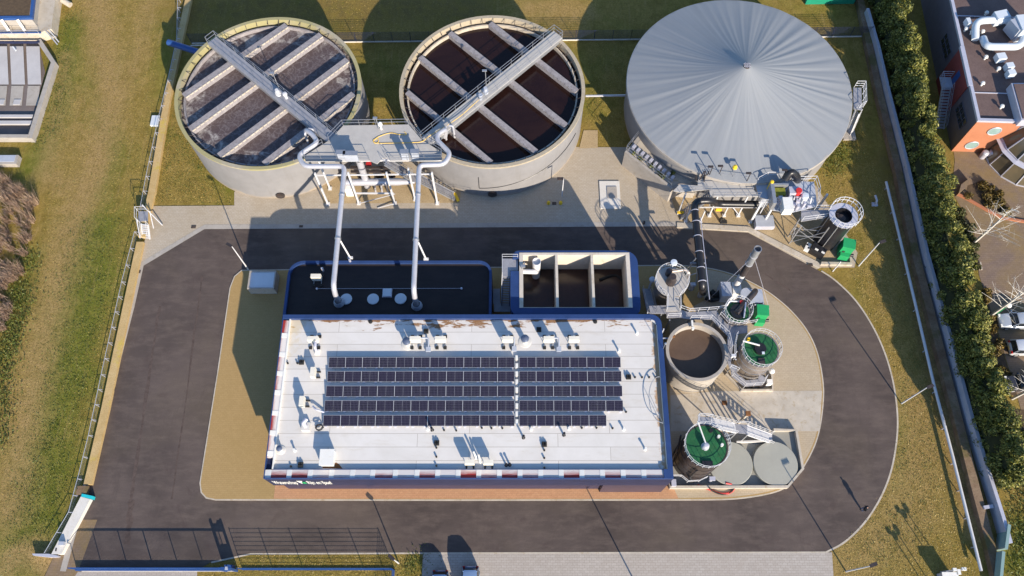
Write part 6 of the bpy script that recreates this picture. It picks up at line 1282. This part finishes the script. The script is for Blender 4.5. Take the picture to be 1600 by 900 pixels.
birch((1517.5, 383), 9.0, 1, 'bare tree with a straight white trunk beside the dark shrub bed'); birch((1546.5, 494), 8.5, 2, 'bare tree with a white trunk behind the upper silver car'); birch((1581.5, 623), 8.0, 3, 'bare white trunk at the right edge in front of the dark car')
x, y = W(1553, 493); t = thing('park_lamp', 'small post lamp with a white globe at the foot of the middle bare tree', 'lamp', (x, y)); part('post', MB().tube([(x, y, 0), (x, y, 2.9)], .06, 8), 'green_box', t); part('globe', MB().lathe((x, y), [(0, 2.85), (.24, 2.95), (.32, 3.15), (.22, 3.35), (0, 3.42)], 16), 'lamp_clear', t, True)
# office building
OB = Vector((*W(1492, 244), 0)); oh = 6.6; B1 = Vector((*W(1529, 187, oh), 0)); eN = (Vector((*W(1487, 0, oh), 0))-B1).normalized(); eE = Vector((eN.y, -eN.x, 0))
ob = thing('office_building', 'office building with an orange brick end wall, grey cladding and a dark flat roof', 'building', (B1+eE*8)[:2])
def OBp(e, n, z=0): v = B1+eE*e+eN*n; return (v.x, v.y, z)
part('wall', MB().prism([OBp(.01, .06)[:2], OBp(24, .06)[:2], OBp(24, 40)[:2], OBp(.01, 40)[:2]], -.05, oh-.35), 'grey_wall', ob)
part('end_wall', MB().prism([OBp(-.02, -.1)[:2], OBp(5.4, -.1)[:2], OBp(5.4, .058)[:2], OBp(-.02, .058)[:2]], -.05, oh-.1), 'orange_brick', ob)
part('red_wall', MB().prism([OBp(-.14, 5.2)[:2], OBp(.0, 5.2)[:2], OBp(.0, 10.9)[:2], OBp(-.14, 10.9)[:2]], -.05, oh-.1), 'red_wall', ob)
part('roof', MB().sheet([OBp(.3, .3)[:2], OBp(24, .3)[:2], OBp(24, 40)[:2], OBp(.3, 40)[:2]], oh-.3), 'brown_roof', ob)
cp = MB(); cp.prism([OBp(-.1, -.12)[:2], OBp(24, -.12)[:2], OBp(24, .25)[:2], OBp(-.1, .25)[:2]], oh-.34, oh); cp.prism([OBp(-.1, .253)[:2], OBp(.28, .253)[:2], OBp(.28, 5.0)[:2], OBp(-.1, 5.0)[:2]], oh-.34, oh); cp.prism([OBp(-.24, 5.003)[:2], OBp(.28, 5.003)[:2], OBp(.28, 11)[:2], OBp(-.24, 11)[:2]], oh-.34, oh+.02); cp.prism([OBp(-.1, 11.003)[:2], OBp(.28, 11.003)[:2], OBp(.28, 40)[:2], OBp(-.1, 40)[:2]], oh-.34, oh)
cp.prism([OBp(.29, 4.1)[:2], OBp(7, 4.1)[:2], OBp(7, 4.2)[:2], OBp(.29, 4.2)[:2]], oh-.32, oh-.2); cp.prism([OBp(.29, 16)[:2], OBp(24, 16)[:2], OBp(24, 16.1)[:2], OBp(.29, 16.1)[:2]], oh-.32, oh-.2)
part('coping', cp, 'zinc', ob)
for n0, n1, z0 in ((1.3, 4.4, 2.6), (12, 15.2, 2.6), (1.3, 4.4, 5.), ):
    if z0 > 3: continue
    k = 4
    for i in range(k):
        a = n0+(n1-n0)*i/k; e_ = n0+(n1-n0)*(i+1)/k
        f_ = MB(); f_.add([OBp(-.03, a+.05, z0), OBp(-.03, e_-.05, z0), OBp(-.03, e_-.05, z0+1.7), OBp(-.03, a+.05, z0+1.7)], [(0, 1, 2, 3)]); w_ = part('window', f_, 'dark_glass', ob)
        fr_ = MB(); fr_.bar(OBp(-.05, a, z0+.85), OBp(-.05, e_, z0+.85), .05); fr_.bar(OBp(-.05, a, z0), OBp(-.05, a, z0+1.7), .05); fr_.bar(OBp(-.05, a, z0), OBp(-.05, e_, z0), .05); fr_.bar(OBp(-.05, a, z0+1.7), OBp(-.05, e_, z0+1.7), .05); part('frame', fr_, 'grey_wall', w_)
for ex, ez in ((2.9, 4.6), (1.75, 1.5)):
    c_ = Vector(OBp(ex, -.11, ez)); b = MB(); pts = [c_+eE*math.cos(R(a))*.75+Vector((0, 0, math.sin(R(a))*.75)) for a in range(0, 360, 12)]; b.add([tuple(p-eN*.06) for p in pts], [tuple(range(30))]); w_ = part('round_window', b, 'teal_glass', ob)
    fr_ = MB(); pts2 = [tuple(p-eN*.05) for p in pts]; fr_.tube(pts2+[pts2[0]], .06, 6); part('frame', fr_, 'zinc', w_)
cn = thing('glass_canopy', 'curved glazed entrance canopy with a white band beside the orange brick wall', 'canopy', OBp(8, -1)[:2]); b = MB(); fr_ = MB()
g0 = Vector(OBp(4.6, -.15, 0)); cc = Vector(OBp(9.2, .0, 0)); 
for i in range(6):
    a0, a1 = R(180+22*i), R(180+22*(i+1))
    for z0, z1, r0_, r1_ in ((.0, 2.9, 5.2, 4.6), (3.1, 5.6, 4.6, 3.2)):
        def q(a, r_, z): v = cc+eE*math.cos(a)*r_+eN*math.sin(a)*r_; return (v.x, v.y, z)
        b.add([q(a0, r0_, z0), q(a1, r0_, z0), q(a1, r1_, z1), q(a0, r1_, z1)], [(0, 1, 2, 3)]); fr_.bar(q(a0, r0_+.03, z0), q(a0, r1_+.03, z1), .12); fr_.bar(q(a0, r0_+.03, z0+.03), q(a1, r0_+.03, z0+.03), .12)
    fr_.add([q(a0, 5.2, 2.92), q(a1, 5.2, 2.92), q(a1, 4.4, 3.1), q(a0, 4.4, 3.1)], [(0, 1, 2, 3)])
part('glazing', b, 'tinted_glass', cn); part('frame', fr_, 'zinc', cn)
# escape stair, ducts, roof units of the office
t = thing('escape_stair', 'blue grey steel escape stair with railings on the red brick wall of the office', 'stair', OBp(-1.2, 6.2)[:2]); tr, sg, rl = MB(), MB(), MB()
stairs(tr, sg, Vector(OBp(-1.0, 3.2, 0)), Vector(OBp(-1.0, 7.2, 3.3)), 1.1, 14, rl); f_ = part('flight', tr, 'grating', t); part('stringer', sg, 'cabinet', f_); part('railing', rl, 'cabinet', f_); part('landing', MB().prism([OBp(-1.6, 7.2)[:2], OBp(-.15, 7.2)[:2], OBp(-.15, 8.8)[:2], OBp(-1.6, 8.8)[:2]], 3.2, 3.3), 'cabinet', t); ra = MB(); ra.rail([Vector(OBp(-1.6, 7.2, 3.3)), Vector(OBp(-1.6, 8.8, 3.3)), Vector(OBp(-.2, 8.8, 3.3))], 1.1, .8, .035, 2); part('landing_railing', ra, 'cabinet', t); part('door', MB().add([OBp(-.16, 7.5, 3.3), OBp(-.16, 8.4, 3.3), OBp(-.16, 8.4, 5.3), OBp(-.16, 7.5, 5.3)], [(0, 1, 2, 3)]), 'blue_steel', t)
rz_ = oh-.3; dz = rz_+1.1
t = thing('ventilation_duct', 'big pale silver ventilation duct looping over the office roof', 'duct', W(1560, 50, dz)); part('duct', MB().bend([W3(1524, 62, dz-.6), W3(1524, 33, dz), W3(1552, 31, dz), W3(1575, 32, dz), W3(1584, 40, dz)], .45, 16, 1.3).bend([W3(1536, 60, dz-.6), W3(1541, 73, dz), W3(1590, 73, dz), W3(1598, 66, dz), W3(1600, 55, dz)], .45, 16, 1.3), 'skylight', t, True); part('connector', MB().box(W3(1562, 28, dz), (1.7, 1.2, 1.4), .25), 'skylight', t)
x, y = W(1596, 45, dz); t = thing('air_handler', 'large pale air handling cabinet at the right edge of the office roof', 'air handler', (x, y, rz_)); part('casing', MB().box((x+.6, y, rz_+1.3), (3.2, 2.4, 2.2), .1), 'skylight', t); part('hood', MB().box((x-1.1, y-.2, rz_+1.3), (.9, 1.8, 1.8), .4), 'cabinet', t)
for px, py, w, d, lab in ((1564, 89, 1.1, .9, 'pale blue grey square roof unit below the silver duct'), (1577.5, 103, .9, .7, 'pale roof unit, upper of a pair on the office roof'), (1580, 114, .9, .7, 'pale roof unit, lower of a pair on the office roof'), (1513, 34, .5, .9, 'small pale roof unit at the left end of the silver duct')):
    x, y = W(px, py, rz_+.8); t = thing('roof_unit', lab, 'roof unit', (x, y, rz_), 'office roof units'); part('casing', MB().box((x, y, rz_+.65), (w, d, .8), .15), 'skylight', t); part('base', MB().box((x, y, rz_+.14), (w*.7, d*.7, .28), .15), 'zinc', t)
for px, py in ((1509, 46), (1535, 50), (1540, 90), (1541, 21), (1535, 131), (1565, 167), (1553, 76), (1560, 108), (1518, 51)):
    x, y = W(px, py, rz_+.3); solo('roof_vent', MB().lathe((x, y), [(.13, rz_), (.13, rz_+.4), (.26, rz_+.42), (.2, rz_+.6), (0, rz_+.65)], 12), 'white', 'small white vent cap dotted about on the office roof', 'vent cap', (x, y, rz_), 'small white vent caps on the office roof', True)
t = thing('roof_penthouse', 'low grey edged raised roof section at the right edge of the office roof', 'roof section', W(1600, 160, oh)[:2]); q = WL([(1581, 129), (1660, 128), (1660, 186), (1597, 187)], oh+1); part('wall', MB().prism(q, rz_, oh+.9), 'zinc', t); part('roof', MB().prism(inset(q, .2), oh+.91, oh+1.0), 'brown_roof', t)
for px, py in ((1538, 241), (1549, 240)): x, y = W(px, py, .6); solo('waste_bin', MB().lathe((x, y), [(.38, -.02), (.42, 1.0), (.3, 1.15), (0, 1.2)], 14), 'zinc', 'round grey bin at the foot of the orange brick wall, %s of two' % ('left' if px < 1545 else 'right'), 'bin', (x, y), 'round bins at the orange brick wall', True)
# ================================================================== VEHICLES
def car(label, loc, rz, paint, grp, L=4.3, Wd=1.78, Hh=1.5, hatch=True):
    t = thing('parked_car', label, 'car', loc, grp); X, Y, Z = loc if len(loc) == 3 else (*loc, 0)
    m = Matrix.Rotation(rz, 3, 'Z')
    def T(p): v = m @ Vector(p); return (X+v.x, Y+v.y, Z+v.z)
    def loft(secs):
        b = MB(); n = len(secs[0]); vs = [T(p) for s in secs for p in s]; fs = [tuple(range(n)), tuple(range((len(secs)-1)*n, len(secs)*n))]
        for i in range(len(secs)-1):
            for k in range(n): fs.append((i*n+k, i*n+(k+1) % n, (i+1)*n+(k+1) % n, (i+1)*n+k))
        return b.add(vs, fs)
    h = L/2; w = Wd/2
    def sec(x, ww, zb, zt, r=.14): return [(x, -ww, zb), (x, -ww*1.0, zt-r*1.6), (x, -ww*.965, zt-r*.6), (x, -ww*.86, zt), (x, -ww*.4, zt+.025), (x, ww*.4, zt+.025), (x, ww*.86, zt), (x, ww*.965, zt-r*.6), (x, ww*1.0, zt-r*1.6), (x, ww, zb)]
    B = [(-h, .66, .34, .78), (-h+.12, .86, .25, .90), (-h+.5, .97, .2, .95), (-h+1.2, 1, .2, .96), (-.2, 1, .2, .95), (h-1.3, .99, .2, .92), (h-.7, .97, .2, .84), (h-.28, .9, .24, .74), (h-.05, .72, .32, .62), (h, .6, .38, .56)]
    part('body', loft([sec(x, w*k, a, b_) for x, k, a, b_ in B]), paint, t, True)
    def cs(x, zb, zt, k0, k1): return [(x, -w*k0, zb), (x, -w*(k0*.45+k1*.55), zb+(zt-zb)*.55), (x, -w*k1, zt), (x, w*k1, zt), (x, w*(k0*.45+k1*.55), zb+(zt-zb)*.55), (x, w*k0, zb)]
    r0 = -h+.12 if hatch else -h+.75
    part('windows', loft([cs(r0, .86, .90, .86, .84), cs(r0+.45, .88, Hh-.10, .93, .72), cs(r0+.8, .9, Hh-.03, .95, .74), cs(.25, .9, Hh-.03, .95, .74), cs(.6, .9, Hh-.14, .95, .72), cs(h-1.15, .86, .90, .93, .90)]), 'dark_glass', t, True)
    part('roof', loft([[(x, -w*k, z), (x, -w*k*.6, z+.05), (x, w*k*.6, z+.05), (x, w*k, z), (x, w*k, z-.04), (x, -w*k, z-.04)] for x, k, z in ((r0+.36, .66, Hh-.08), (r0+.6, .74, Hh-.01), (-.4, .76, Hh+.01), (.28, .745, Hh-.01), (.5, .70, Hh-.08))]), paint, t, True)
    pl = MB()
    for s in (-1, 1):
        for pts in ([(r0+.05, s*w*.90, .9), (r0+.5, s*w*.735, Hh-.06)], [(.5, s*w*.735, Hh-.07), (h-1.2, s*w*.93, .9)], [(-.35, s*w*.965, .9), (-.35, s*w*.76, Hh-.03)]): pl.bar(T(pts[0]), T(pts[1]), .08)
    part('pillars', pl, paint, t)
    for sx in (-h+.78, h-.85):
        for s in (-1, 1):
            c0, c1 = T((sx, s*(w-.2), .32)), T((sx, s*(w+.005), .32)); wh = part('wheel', MB().tube([c0, c1], .32, 20), 'black_rubber', t); part('rim', MB().tube([T((sx, s*(w-.02), .32)), T((sx, s*(w+.02), .32))], .2, 14), 'alu', wh)
    for s in (-1, 1):
        part('headlight', MB().box(T((h-.2, s*w*.68, .66)), (.3, .34, .14), rz), 'lamp_clear', t); part('tail_light', MB().box(T((-h+.1, s*w*.74, .80)), (.16, .26, .22), rz), 'lamp_red', t); part('wing_mirror', MB().box(T((h-1.45, s*(w+.1), .98)), (.14, .22, .14), rz), paint, t)
    part('number_plate', MB().box(T((-h-.005, 0, .55)), (.03, .5, .11), rz), 'yellow', t); part('bumper_trim', MB().box(T((-h+.05, 0, .36)), (.16, Wd*.72, .16), rz), 'black_rubber', t)
    return t
x, y = W(1592, 501, .6); car('silver car parked side on beside the middle bare tree', (x, y-.0, 0), math.pi, 'paint_silver', None, 4.6, 1.8, 1.45, False)
x, y = W(1604, 543, .6); car('white hatchback reversed up to the reddish shrub bed', (x, y, 0), 0, 'paint_white', None, 4.0, 1.72, 1.5)
x, y = W(1600, 600, .6); car('dark car in the shade at the right edge below the white hatchback', (x, y+.1, 0), math.pi, 'paint_dark', None, 4.2, 1.75, 1.45)
x, y = W(735, 882, 1.2); car('blue grey tall car cut off by the bottom edge, right one of two', (x, y-2.2, 0), -math.pi/2, 'paint_steelblue', 'cars parked at the bottom edge', 4.2, 1.85, 1.8)
x, y = W(688, 888, 1.0); car('dark blue car cut off by the bottom edge, left one of two', (x, y-2.2, 0), -math.pi/2, 'paint_blue', 'cars parked at the bottom edge', 4.1, 1.75, 1.6)
# ================================================================== LAMP POSTS
def lamp(base, h, ang, label, arm=.15):
    x, y = W(*base); t = thing('street_lamp', label, 'street lamp', (x, y), 'tall street lamps of the site'); part('pole', MB().tube([(x, y, 0), (x, y, h*.5), (x, y, h)], [.085, .07, .05], 8), 'steel_white', t, True); dx, dy = math.cos(R(ang)), math.sin(R(ang))
    part('arm', MB().tube([(x, y, h), (x+dx*arm, y+dy*arm, h+.08)], .04, 6), 'steel_white', t); part('lantern', MB().box((x+dx*(arm+.25), y+dy*(arm+.25), h+.08), (.75, .32, .13), R(ang)), 'steel_dark', t)
lamp((1322, 893), 6.0, 20, 'street lamp standing in the dry grass at the bottom right by the parking'); lamp((1408.7, 630.5), 6.0, 20, 'street lamp on the right lawn at the outer edge of the road bend'); lamp((1341.7, 415.3), 6.0, 20, 'street lamp standing just right of the cream bund by the black tower'); lamp((388, 421), 6.0, 150, 'street lamp beside the pale square chamber on the island'); lamp((623, 880), 3.2, 140, 'short street lamp at the corner of the blue mesh fence'); lamp((877.9, 306), 4.0, 180, 'street lamp on the apron between the bollards and the dark open tank')
lamp((1000, 925), 6.0, 120, 'street lamp at the edge of the parking bays below the road'); 
# mast with instruments
def mast(base, label):
    x, y = W(*base); t = thing('instrument_mast', label, 'mast', (x, y), 'white instrument masts at the lower right'); part('pole', MB().tube([(x-.45, y, 0), (x-.45, y, 3.0)], .05, 8), 'zinc', t); part('pole', MB().tube([(x+.25, y, 0), (x+.25, y, 3.0)], .05, 8), 'zinc', t)
    h = MB(); h.bar((x-.6, y, 2.9), (x+.5, y, 2.9), .09); h.box((x-.5, y, 3.05), (.35, .3, .25)); h.box((x+.4, y+.05, 3.1), (.4, .3, .3)); h.box((x-.05, y-.2, 2.9), (.3, .5, .25)); h.bar((x+.4, y, 3.0), (x+.4, y, 3.5), .06); part('head', h, 'white', t)
mast((1476, 894), 'white double pole instrument mast standing behind the grey cabinet'); mast((1462, 930), 'white double pole instrument mast just below the bottom edge')
x, y = W(1482, 898, .9); t = thing('electrical_cabinet', 'grey electrical cabinet with a pale top on the dry lawn at the bottom right', 'cabinet', (x, y)); part('casing', MB().box((x, y-.2, .6), (1.5, .7, 1.2)), 'zinc', t); part('roof', MB().box((x, y-.2, 1.23), (1.6, .85, .08)), 'white', t)
# ================================================================== PERSON
def person(base, face, label):
    x, y = W(*base); me = bpy.data.meshes.new('body'); s = 1.0
    J = {'pel': (0, 0, .95), 'sp': (0, .0, 1.15), 'ch': (0, .02, 1.36), 'nk': (0, .02, 1.50), 'hd0': (0, .05, 1.58), 'hd': (0, .05, 1.70),
         'lh': (-.10, 0, .90), 'lk': (-.11, .05, .49), 'la': (-.11, -.02, .09), 'lt': (-.12, .15, .045), 'rh': (.10, 0, .90), 'rk': (.11, .12, .50), 'ra': (.11, .10, .09), 'rt': (.12, .27, .045),
         'ls': (-.20, .01, 1.41), 'le': (-.27, -.03, 1.13), 'lw': (-.24, .12, .92), 'lf': (-.235, .18, .84), 'rs': (.20, .01, 1.41), 're': (.27, -.03, 1.13), 'rw': (.20, .19, 1.05), 'rf': (.17, .27, 1.08)}
    Rr = {'pel': .15, 'sp': .135, 'ch': .155, 'nk': .06, 'hd0': .085, 'hd': .10, 'lh': .095, 'lk': .065, 'la': .05, 'lt': .045, 'rh': .095, 'rk': .065, 'ra': .05, 'rt': .045, 'ls': .07, 'le': .05, 'lw': .038, 'lf': .035, 'rs': .07, 're': .05, 'rw': .038, 'rf': .035}
    k = list(J); E_ = [('pel', 'sp'), ('sp', 'ch'), ('ch', 'nk'), ('nk', 'hd0'), ('hd0', 'hd'), ('pel', 'lh'), ('lh', 'lk'), ('lk', 'la'), ('la', 'lt'), ('pel', 'rh'), ('rh', 'rk'), ('rk', 'ra'), ('ra', 'rt'), ('ch', 'ls'), ('ls', 'le'), ('le', 'lw'), ('lw', 'lf'), ('ch', 'rs'), ('rs', 're'), ('re', 'rw'), ('rw', 'rf')]
    me.from_pydata([J[a] for a in k], [(k.index(a), k.index(b_)) for a, b_ in E_], []); o = bpy.data.objects.new('tmp_body', me); COL.objects.link(o); md = o.modifiers.new('s', 'SKIN'); me.skin_vertices.new() if not me.skin_vertices else None
    for i, a in enumerate(k): me.skin_vertices[0].data[i].radius = (Rr[a], Rr[a]*(.75 if a in ('pel', 'sp', 'ch') else 1))
    me.skin_vertices[0].data[0].use_root = True; o.modifiers.new('u', 'SUBSURF').levels = 2; bpy.context.view_layer.update()
    ev = o.evaluated_get(bpy.context.evaluated_depsgraph_get()); nm = bpy.data.meshes.new_from_object(ev); bpy.data.objects.remove(o)
    t = thing('person', label, 'person', (x, y)); nm.materials.clear()
    for mm in ('skin', 'cloth_black', 'cloth_blue', 'hair'): nm.materials.append(M[mm])
    for p in nm.polygons:
        c = p.center; p.use_smooth = True
        p.material_index = 0 if c.z > 1.5 else (2 if c.z < .93 and abs(c.x) < .2 and c.z > .1 else 1)
        if c.z < .88 and c.x < -.2 or (c.y > .22 and c.z > .95): p.material_index = 0
        if c.z > 1.7 or (c.z > 1.58 and c.y < .03): p.material_index = 3
    b = bpy.data.objects.new('body', nm); COL.objects.link(b); b.parent = t
    j = MB(); j.lathe((x, y), [(.19, .86), (.20, 1.1), (.235, 1.35), (.17, 1.47), (.075, 1.52)], 20); jk = part('jacket', j, 'cloth_black', t, True)
    t.rotation_euler = (0, 0, face); return t
person((1347, 797), 1.2, 'person in dark clothes standing alone on the road bend at the lower right')
# ================================================================== OLD CLARIFIERS AT THE TOP LEFT
oc = thing('old_basin', 'old concrete basin with pale sloping floor panels at the left edge', 'basin', W(30, 130)); z = .9
P = WL([(-60, 60), (56, 57), (66, 90), (83, 97), (46, 214), (40, 221), (-60, 221)], z); part('floor', MB().sheet(WL([(-60, 66), (60, 68), (70, 112), (44, 216), (-60, 216)], .1), .03), 'tank_panel_dark', oc)
for i in range(4):
    xa, xb = -36+i*25.5, -36+i*25.5+21; part('floor_panel', MB().add([(*W(xa, 72, .5), .45), (*W(xb, 72, .5), .45), (*W(xb+3, 132, .2), .2), (*W(xa+3, 132, .2), .2)], [(0, 1, 2, 3)]), 'tank_panel', oc)
    part('floor_panel', MB().add([(*W(xa+3, 134, .1), .12), (*W(xb+1, 134, .1), .12), (*W(xb-2, 165, .1), .1), (*W(xa, 165, .1), .1)], [(0, 1, 2, 3)]), 'concrete', oc)
    if i < 3: part('floor_slab', MB().box((*W(xa+12, 160, .1), .15), (.9, .8, .1)), 'tank_panel', oc)
part('wall', MB().prism(strip_poly(WL([(60, 62), (83, 97), (46, 216)], z), -.3, .3), -.1, z), 'concrete', oc); part('wall', MB().bar(W3(47, 216, .5), W3(-60, 216, .5), .5, 1.0), 'concrete', oc); part('beam', MB().bar(W3(-60, 192, .3), W3(50, 192, .3), .5, .3).bar(W3(-60, 182, .3), W3(52, 182, .3), .4, .3), 'tank_panel', oc)
part('gutter_pipe', MB().bar(W3(-60, 66, z), W3(62, 66, z), .2, .3), 'blue_dark', oc)
x, y = W(20, 73, z); part('valve', MB().bar((x, y, .9), (x+.5, y-.6, .8), .14), 'skylight', oc)
ob2 = thing('raised_basin', 'raised concrete tank with a bright blue rim in the top left corner', 'basin', W(30, 20)); z2 = 3.2
part('wall', MB().prism(WL([(-80, -80), (99, -80), (86, 0), (80, 45), (58, 52), (-80, 52)], 1.6), -.1, 1.6), 'conc_warm', ob2); part('tank', MB().prism(WL([(-80, -80), (60, -80), (48, 28), (-80, 30)], z2), 1.6, z2), 'concrete', ob2)
part('rim', MB().prism(strip_poly(WL([(-80, 29), (49, 27), (60, -80)], z2), -.25, .25), z2-.3, z2+.12), 'blue_steel', ob2); part('floor', MB().sheet(WL([(-80, -80), (58, -80), (46, 24), (-80, 26)], z2), z2+.02), 'bed_soil', ob2); ra = MB(); ra.rail([W3(-60, 57, 1.6), W3(64, 56, 1.6)], 1.0, 1.5, .03, 1); part('railing', ra, 'zinc', ob2); [part('buttress', MB().bar(W3(q, 30, z2), W3(q+12, 48, 1.7), .35), 'conc_white', ob2) for q in (-30, 2, 27)]
part('bottom_rail', MB().bar(W3(-60, 52.5, 1.7), W3(64, 51, 1.7), .14), 'blue_steel', ob2)
solo('ladder', MB().tube([W3(72, 48, 1.6), W3(90, 70, .3)], .1, 6).tube([W3(76, 46, 1.6), W3(92, 66, .3)], .1, 6), 'galv', 'steel ladder leaning on the corner of the old concrete basins', 'ladder', W3(90, 70))
x, y = W(104, 4, .4); solo('pipe_end', MB().tube([W3(97, 0, .6), W3(110, 8, .3)], .4, 12), 'conc_warm', 'cream pipe end sticking out by the top left concrete tank', 'pipe', (x, y), smooth=True)
x, y = W(12, 250, .6); t = thing('concrete_box', 'small concrete box with a grey lid in the grass at the left edge', 'box', (x, y)); part('wall', MB().box((x, y, .35), (2.6, 1.3, .8)), 'concrete', t); part('lid', MB().box((x-.1, y+.1, .78), (2.2, .95, .1)), 'cabinet', t)
t = thing('container', 'green container at the top right corner behind the mesh fence', 'container', W(1300, -10)); q = WL([(1258, 7), (1334, 6), (1336, -30), (1260, -30)], .0); part('body', MB().prism(q, 0, 1.9), 'teal', t); part('lid', MB().prism(inset(q, -.08), 1.9, 2.0), 'green_box', t)
# ================================================================== WILD VEGETATION
tw = MB()
bp = WL([(-60, 268), (5, 272), (45, 278), (62, 300), (60, 340), (50, 380), (40, 415), (28, 450), (18, 500), (8, 545), (-60, 600)]); xs_ = [p[0] for p in bp]; ys_ = [p[1] for p in bp]
def inp(P, x, y):
    c_ = False
    for (ax, ay), (bx, by) in zip(P, P[1:]+P[:1]):
        if (ay > y) != (by > y) and x < (bx-ax)*(y-ay)/(by-ay)+ax: c_ = not c_
    return c_
cnt = 0; cl = []
while len(cl) < 130:
    x, y = rnd.uniform(min(xs_), max(xs_)), rnd.uniform(min(ys_), max(ys_))
    if inp(bp, x, y): cl.append((x, y, rnd.uniform(.9, 2.2)))
for x, y, h in cl:
    for _ in range(70):
        a = rnd.uniform(0, 6.28); sp = rnd.uniform(.15, 1.25); p = Vector((x+rnd.uniform(-.3, .3), y+rnd.uniform(-.3, .3), 0)); m_ = p+Vector((math.cos(a)*sp*.4, math.sin(a)*sp*.4, h*rnd.uniform(.4, .7))); q = p+Vector((math.cos(a+.3)*sp, math.sin(a+.3)*sp, h*rnd.uniform(.5, 1.1)))
        s = Vector((-math.sin(a), math.cos(a), 0))*rnd.uniform(.010, .03); tw.add([p-s, p+s, m_+s*.8, m_-s*.8, q], [(0, 1, 2, 3), (3, 2, 4)])
bt = struct('brushwood', tw, 'twig', 'stuff')
wl = MB()
def scatter(poly, n, size, hmax, mb):
    P = WL(poly); xs_ = [p[0] for p in P]; ys_ = [p[1] for p in P]; cs_ = []
    while len(cs_) < max(5, n//14):
        x, y = rnd.uniform(min(xs_), max(xs_)), rnd.uniform(min(ys_), max(ys_))
        if inp(P, x, y): cs_.append((x, y, rnd.uniform(.2, 1.0)))
    def sm():
        x, y, r_ = rnd.choice(cs_); v = Vector((rnd.gauss(0, 1)*r_, rnd.gauss(0, 1)*r_, 0)); return Vector((x+v.x, y+v.y, rnd.uniform(-.03, hmax))), Vector((0, 0, 1))
    leaves(n, sm, size, mb, .6)
scatter([(30, 390), (60, 400), (45, 480), (20, 560), (8, 700), (-20, 720), (-10, 560)], 4200, .13, .3, wl)
scatter([(110, 350), (200, 340), (150, 560), (110, 740), (60, 860), (20, 860), (80, 560)], 5200, .08, .12, wl)
scatter([(30, 740), (115, 740), (90, 850), (0, 880)], 700, .08, .12, wl)
scatter([(90, 60), (110, 0), (118, 30), (90, 200), (60, 240), (50, 225), (75, 150)], 1500, .09, .12, wl)
scatter([(1270, 240), (1325, 215), (1340, 230), (1300, 285)], 1500, .1, .2, wl)
scatter([(1572, 800), (1590, 770), (1640, 720), (1640, 900), (1590, 900)], 1500, .15, .6, wl)
scatter([(1575, 850), (1590, 740), (1640, 740), (1640, 900), (1580, 930)], 2600, .09, .2, wl)
scatter([(1350, 420), (1420, 520), (1410, 760), (1330, 870), (1440, 890), (1470, 760), (1430, 500)], 2600, .07, .1, wl)
scatter([(260, 120), (300, 230), (360, 305), (366, 318), (240, 318), (250, 200)], 1600, .07, .1, wl)
scatter([(640, 868), (660, 870), (660, 890), (630, 895)], 300, .1, .2, wl)
struct('weedy_grass', wl, 'weed_leaf', 'stuff')
dg, gg_ = MB(), MB()
REG = [(WL([(110, -20), (255, -20), (225, 330), (105, 780), (60, 900), (-20, 900), (-20, 560), (60, 400)]), 34000), (WL([(1285, 300), (1340, 200), (1400, 330), (1500, 800), (1530, 920), (1310, 920), (1310, 855), (1400, 740), (1410, 620), (1345, 470)]), 26000), (WL([(238, 315), (260, 190), (275, 190), (360, 305), (362, 318)]), 4000), (WL([(330, 882), (400, 868), (655, 868), (655, 905), (320, 905)]), 3500), (WL([(920, 65), (975, 65), (975, 225), (935, 225), (935, 198), (915, 198)]), 3000), (WL([(560, 65), (640, 65), (640, 180), (580, 190)]), 1500), (WL([(300, -20), (980, -20), (980, 58), (300, 64)]), 7000)]
for P_, n in REG:
    xs_ = [p[0] for p in P_]; ys_ = [p[1] for p in P_]; k = 0
    while k < n:
        x, y = rnd.uniform(min(xs_), max(xs_)), rnd.uniform(min(ys_), max(ys_))
        if not inp(P_, x, y): continue
        k += 1; lu = field(LUSH, (x, y)); di = field(DIRT, (x, y))
        if rnd.random() < di*.8: continue
        a = rnd.uniform(0, 6.28); L = rnd.uniform(.05, .12); d = Vector((math.cos(a), math.sin(a), rnd.uniform(.1, .9)))*L; s_ = Vector((-math.sin(a), math.cos(a), 0))*rnd.uniform(.015, .04); p = Vector((x, y, -.05))
        (gg_ if rnd.random() < .10+lu*.9 else dg).add([p-s_, p+s_, p+d+s_*.4, p+d-s_*.4], [(0, 1, 2, 3)])
struct('dry_grass_tufts', dg, 'dry_leaf', 'stuff'); struct('green_grass_tufts', gg_, 'weed_leaf', 'stuff')
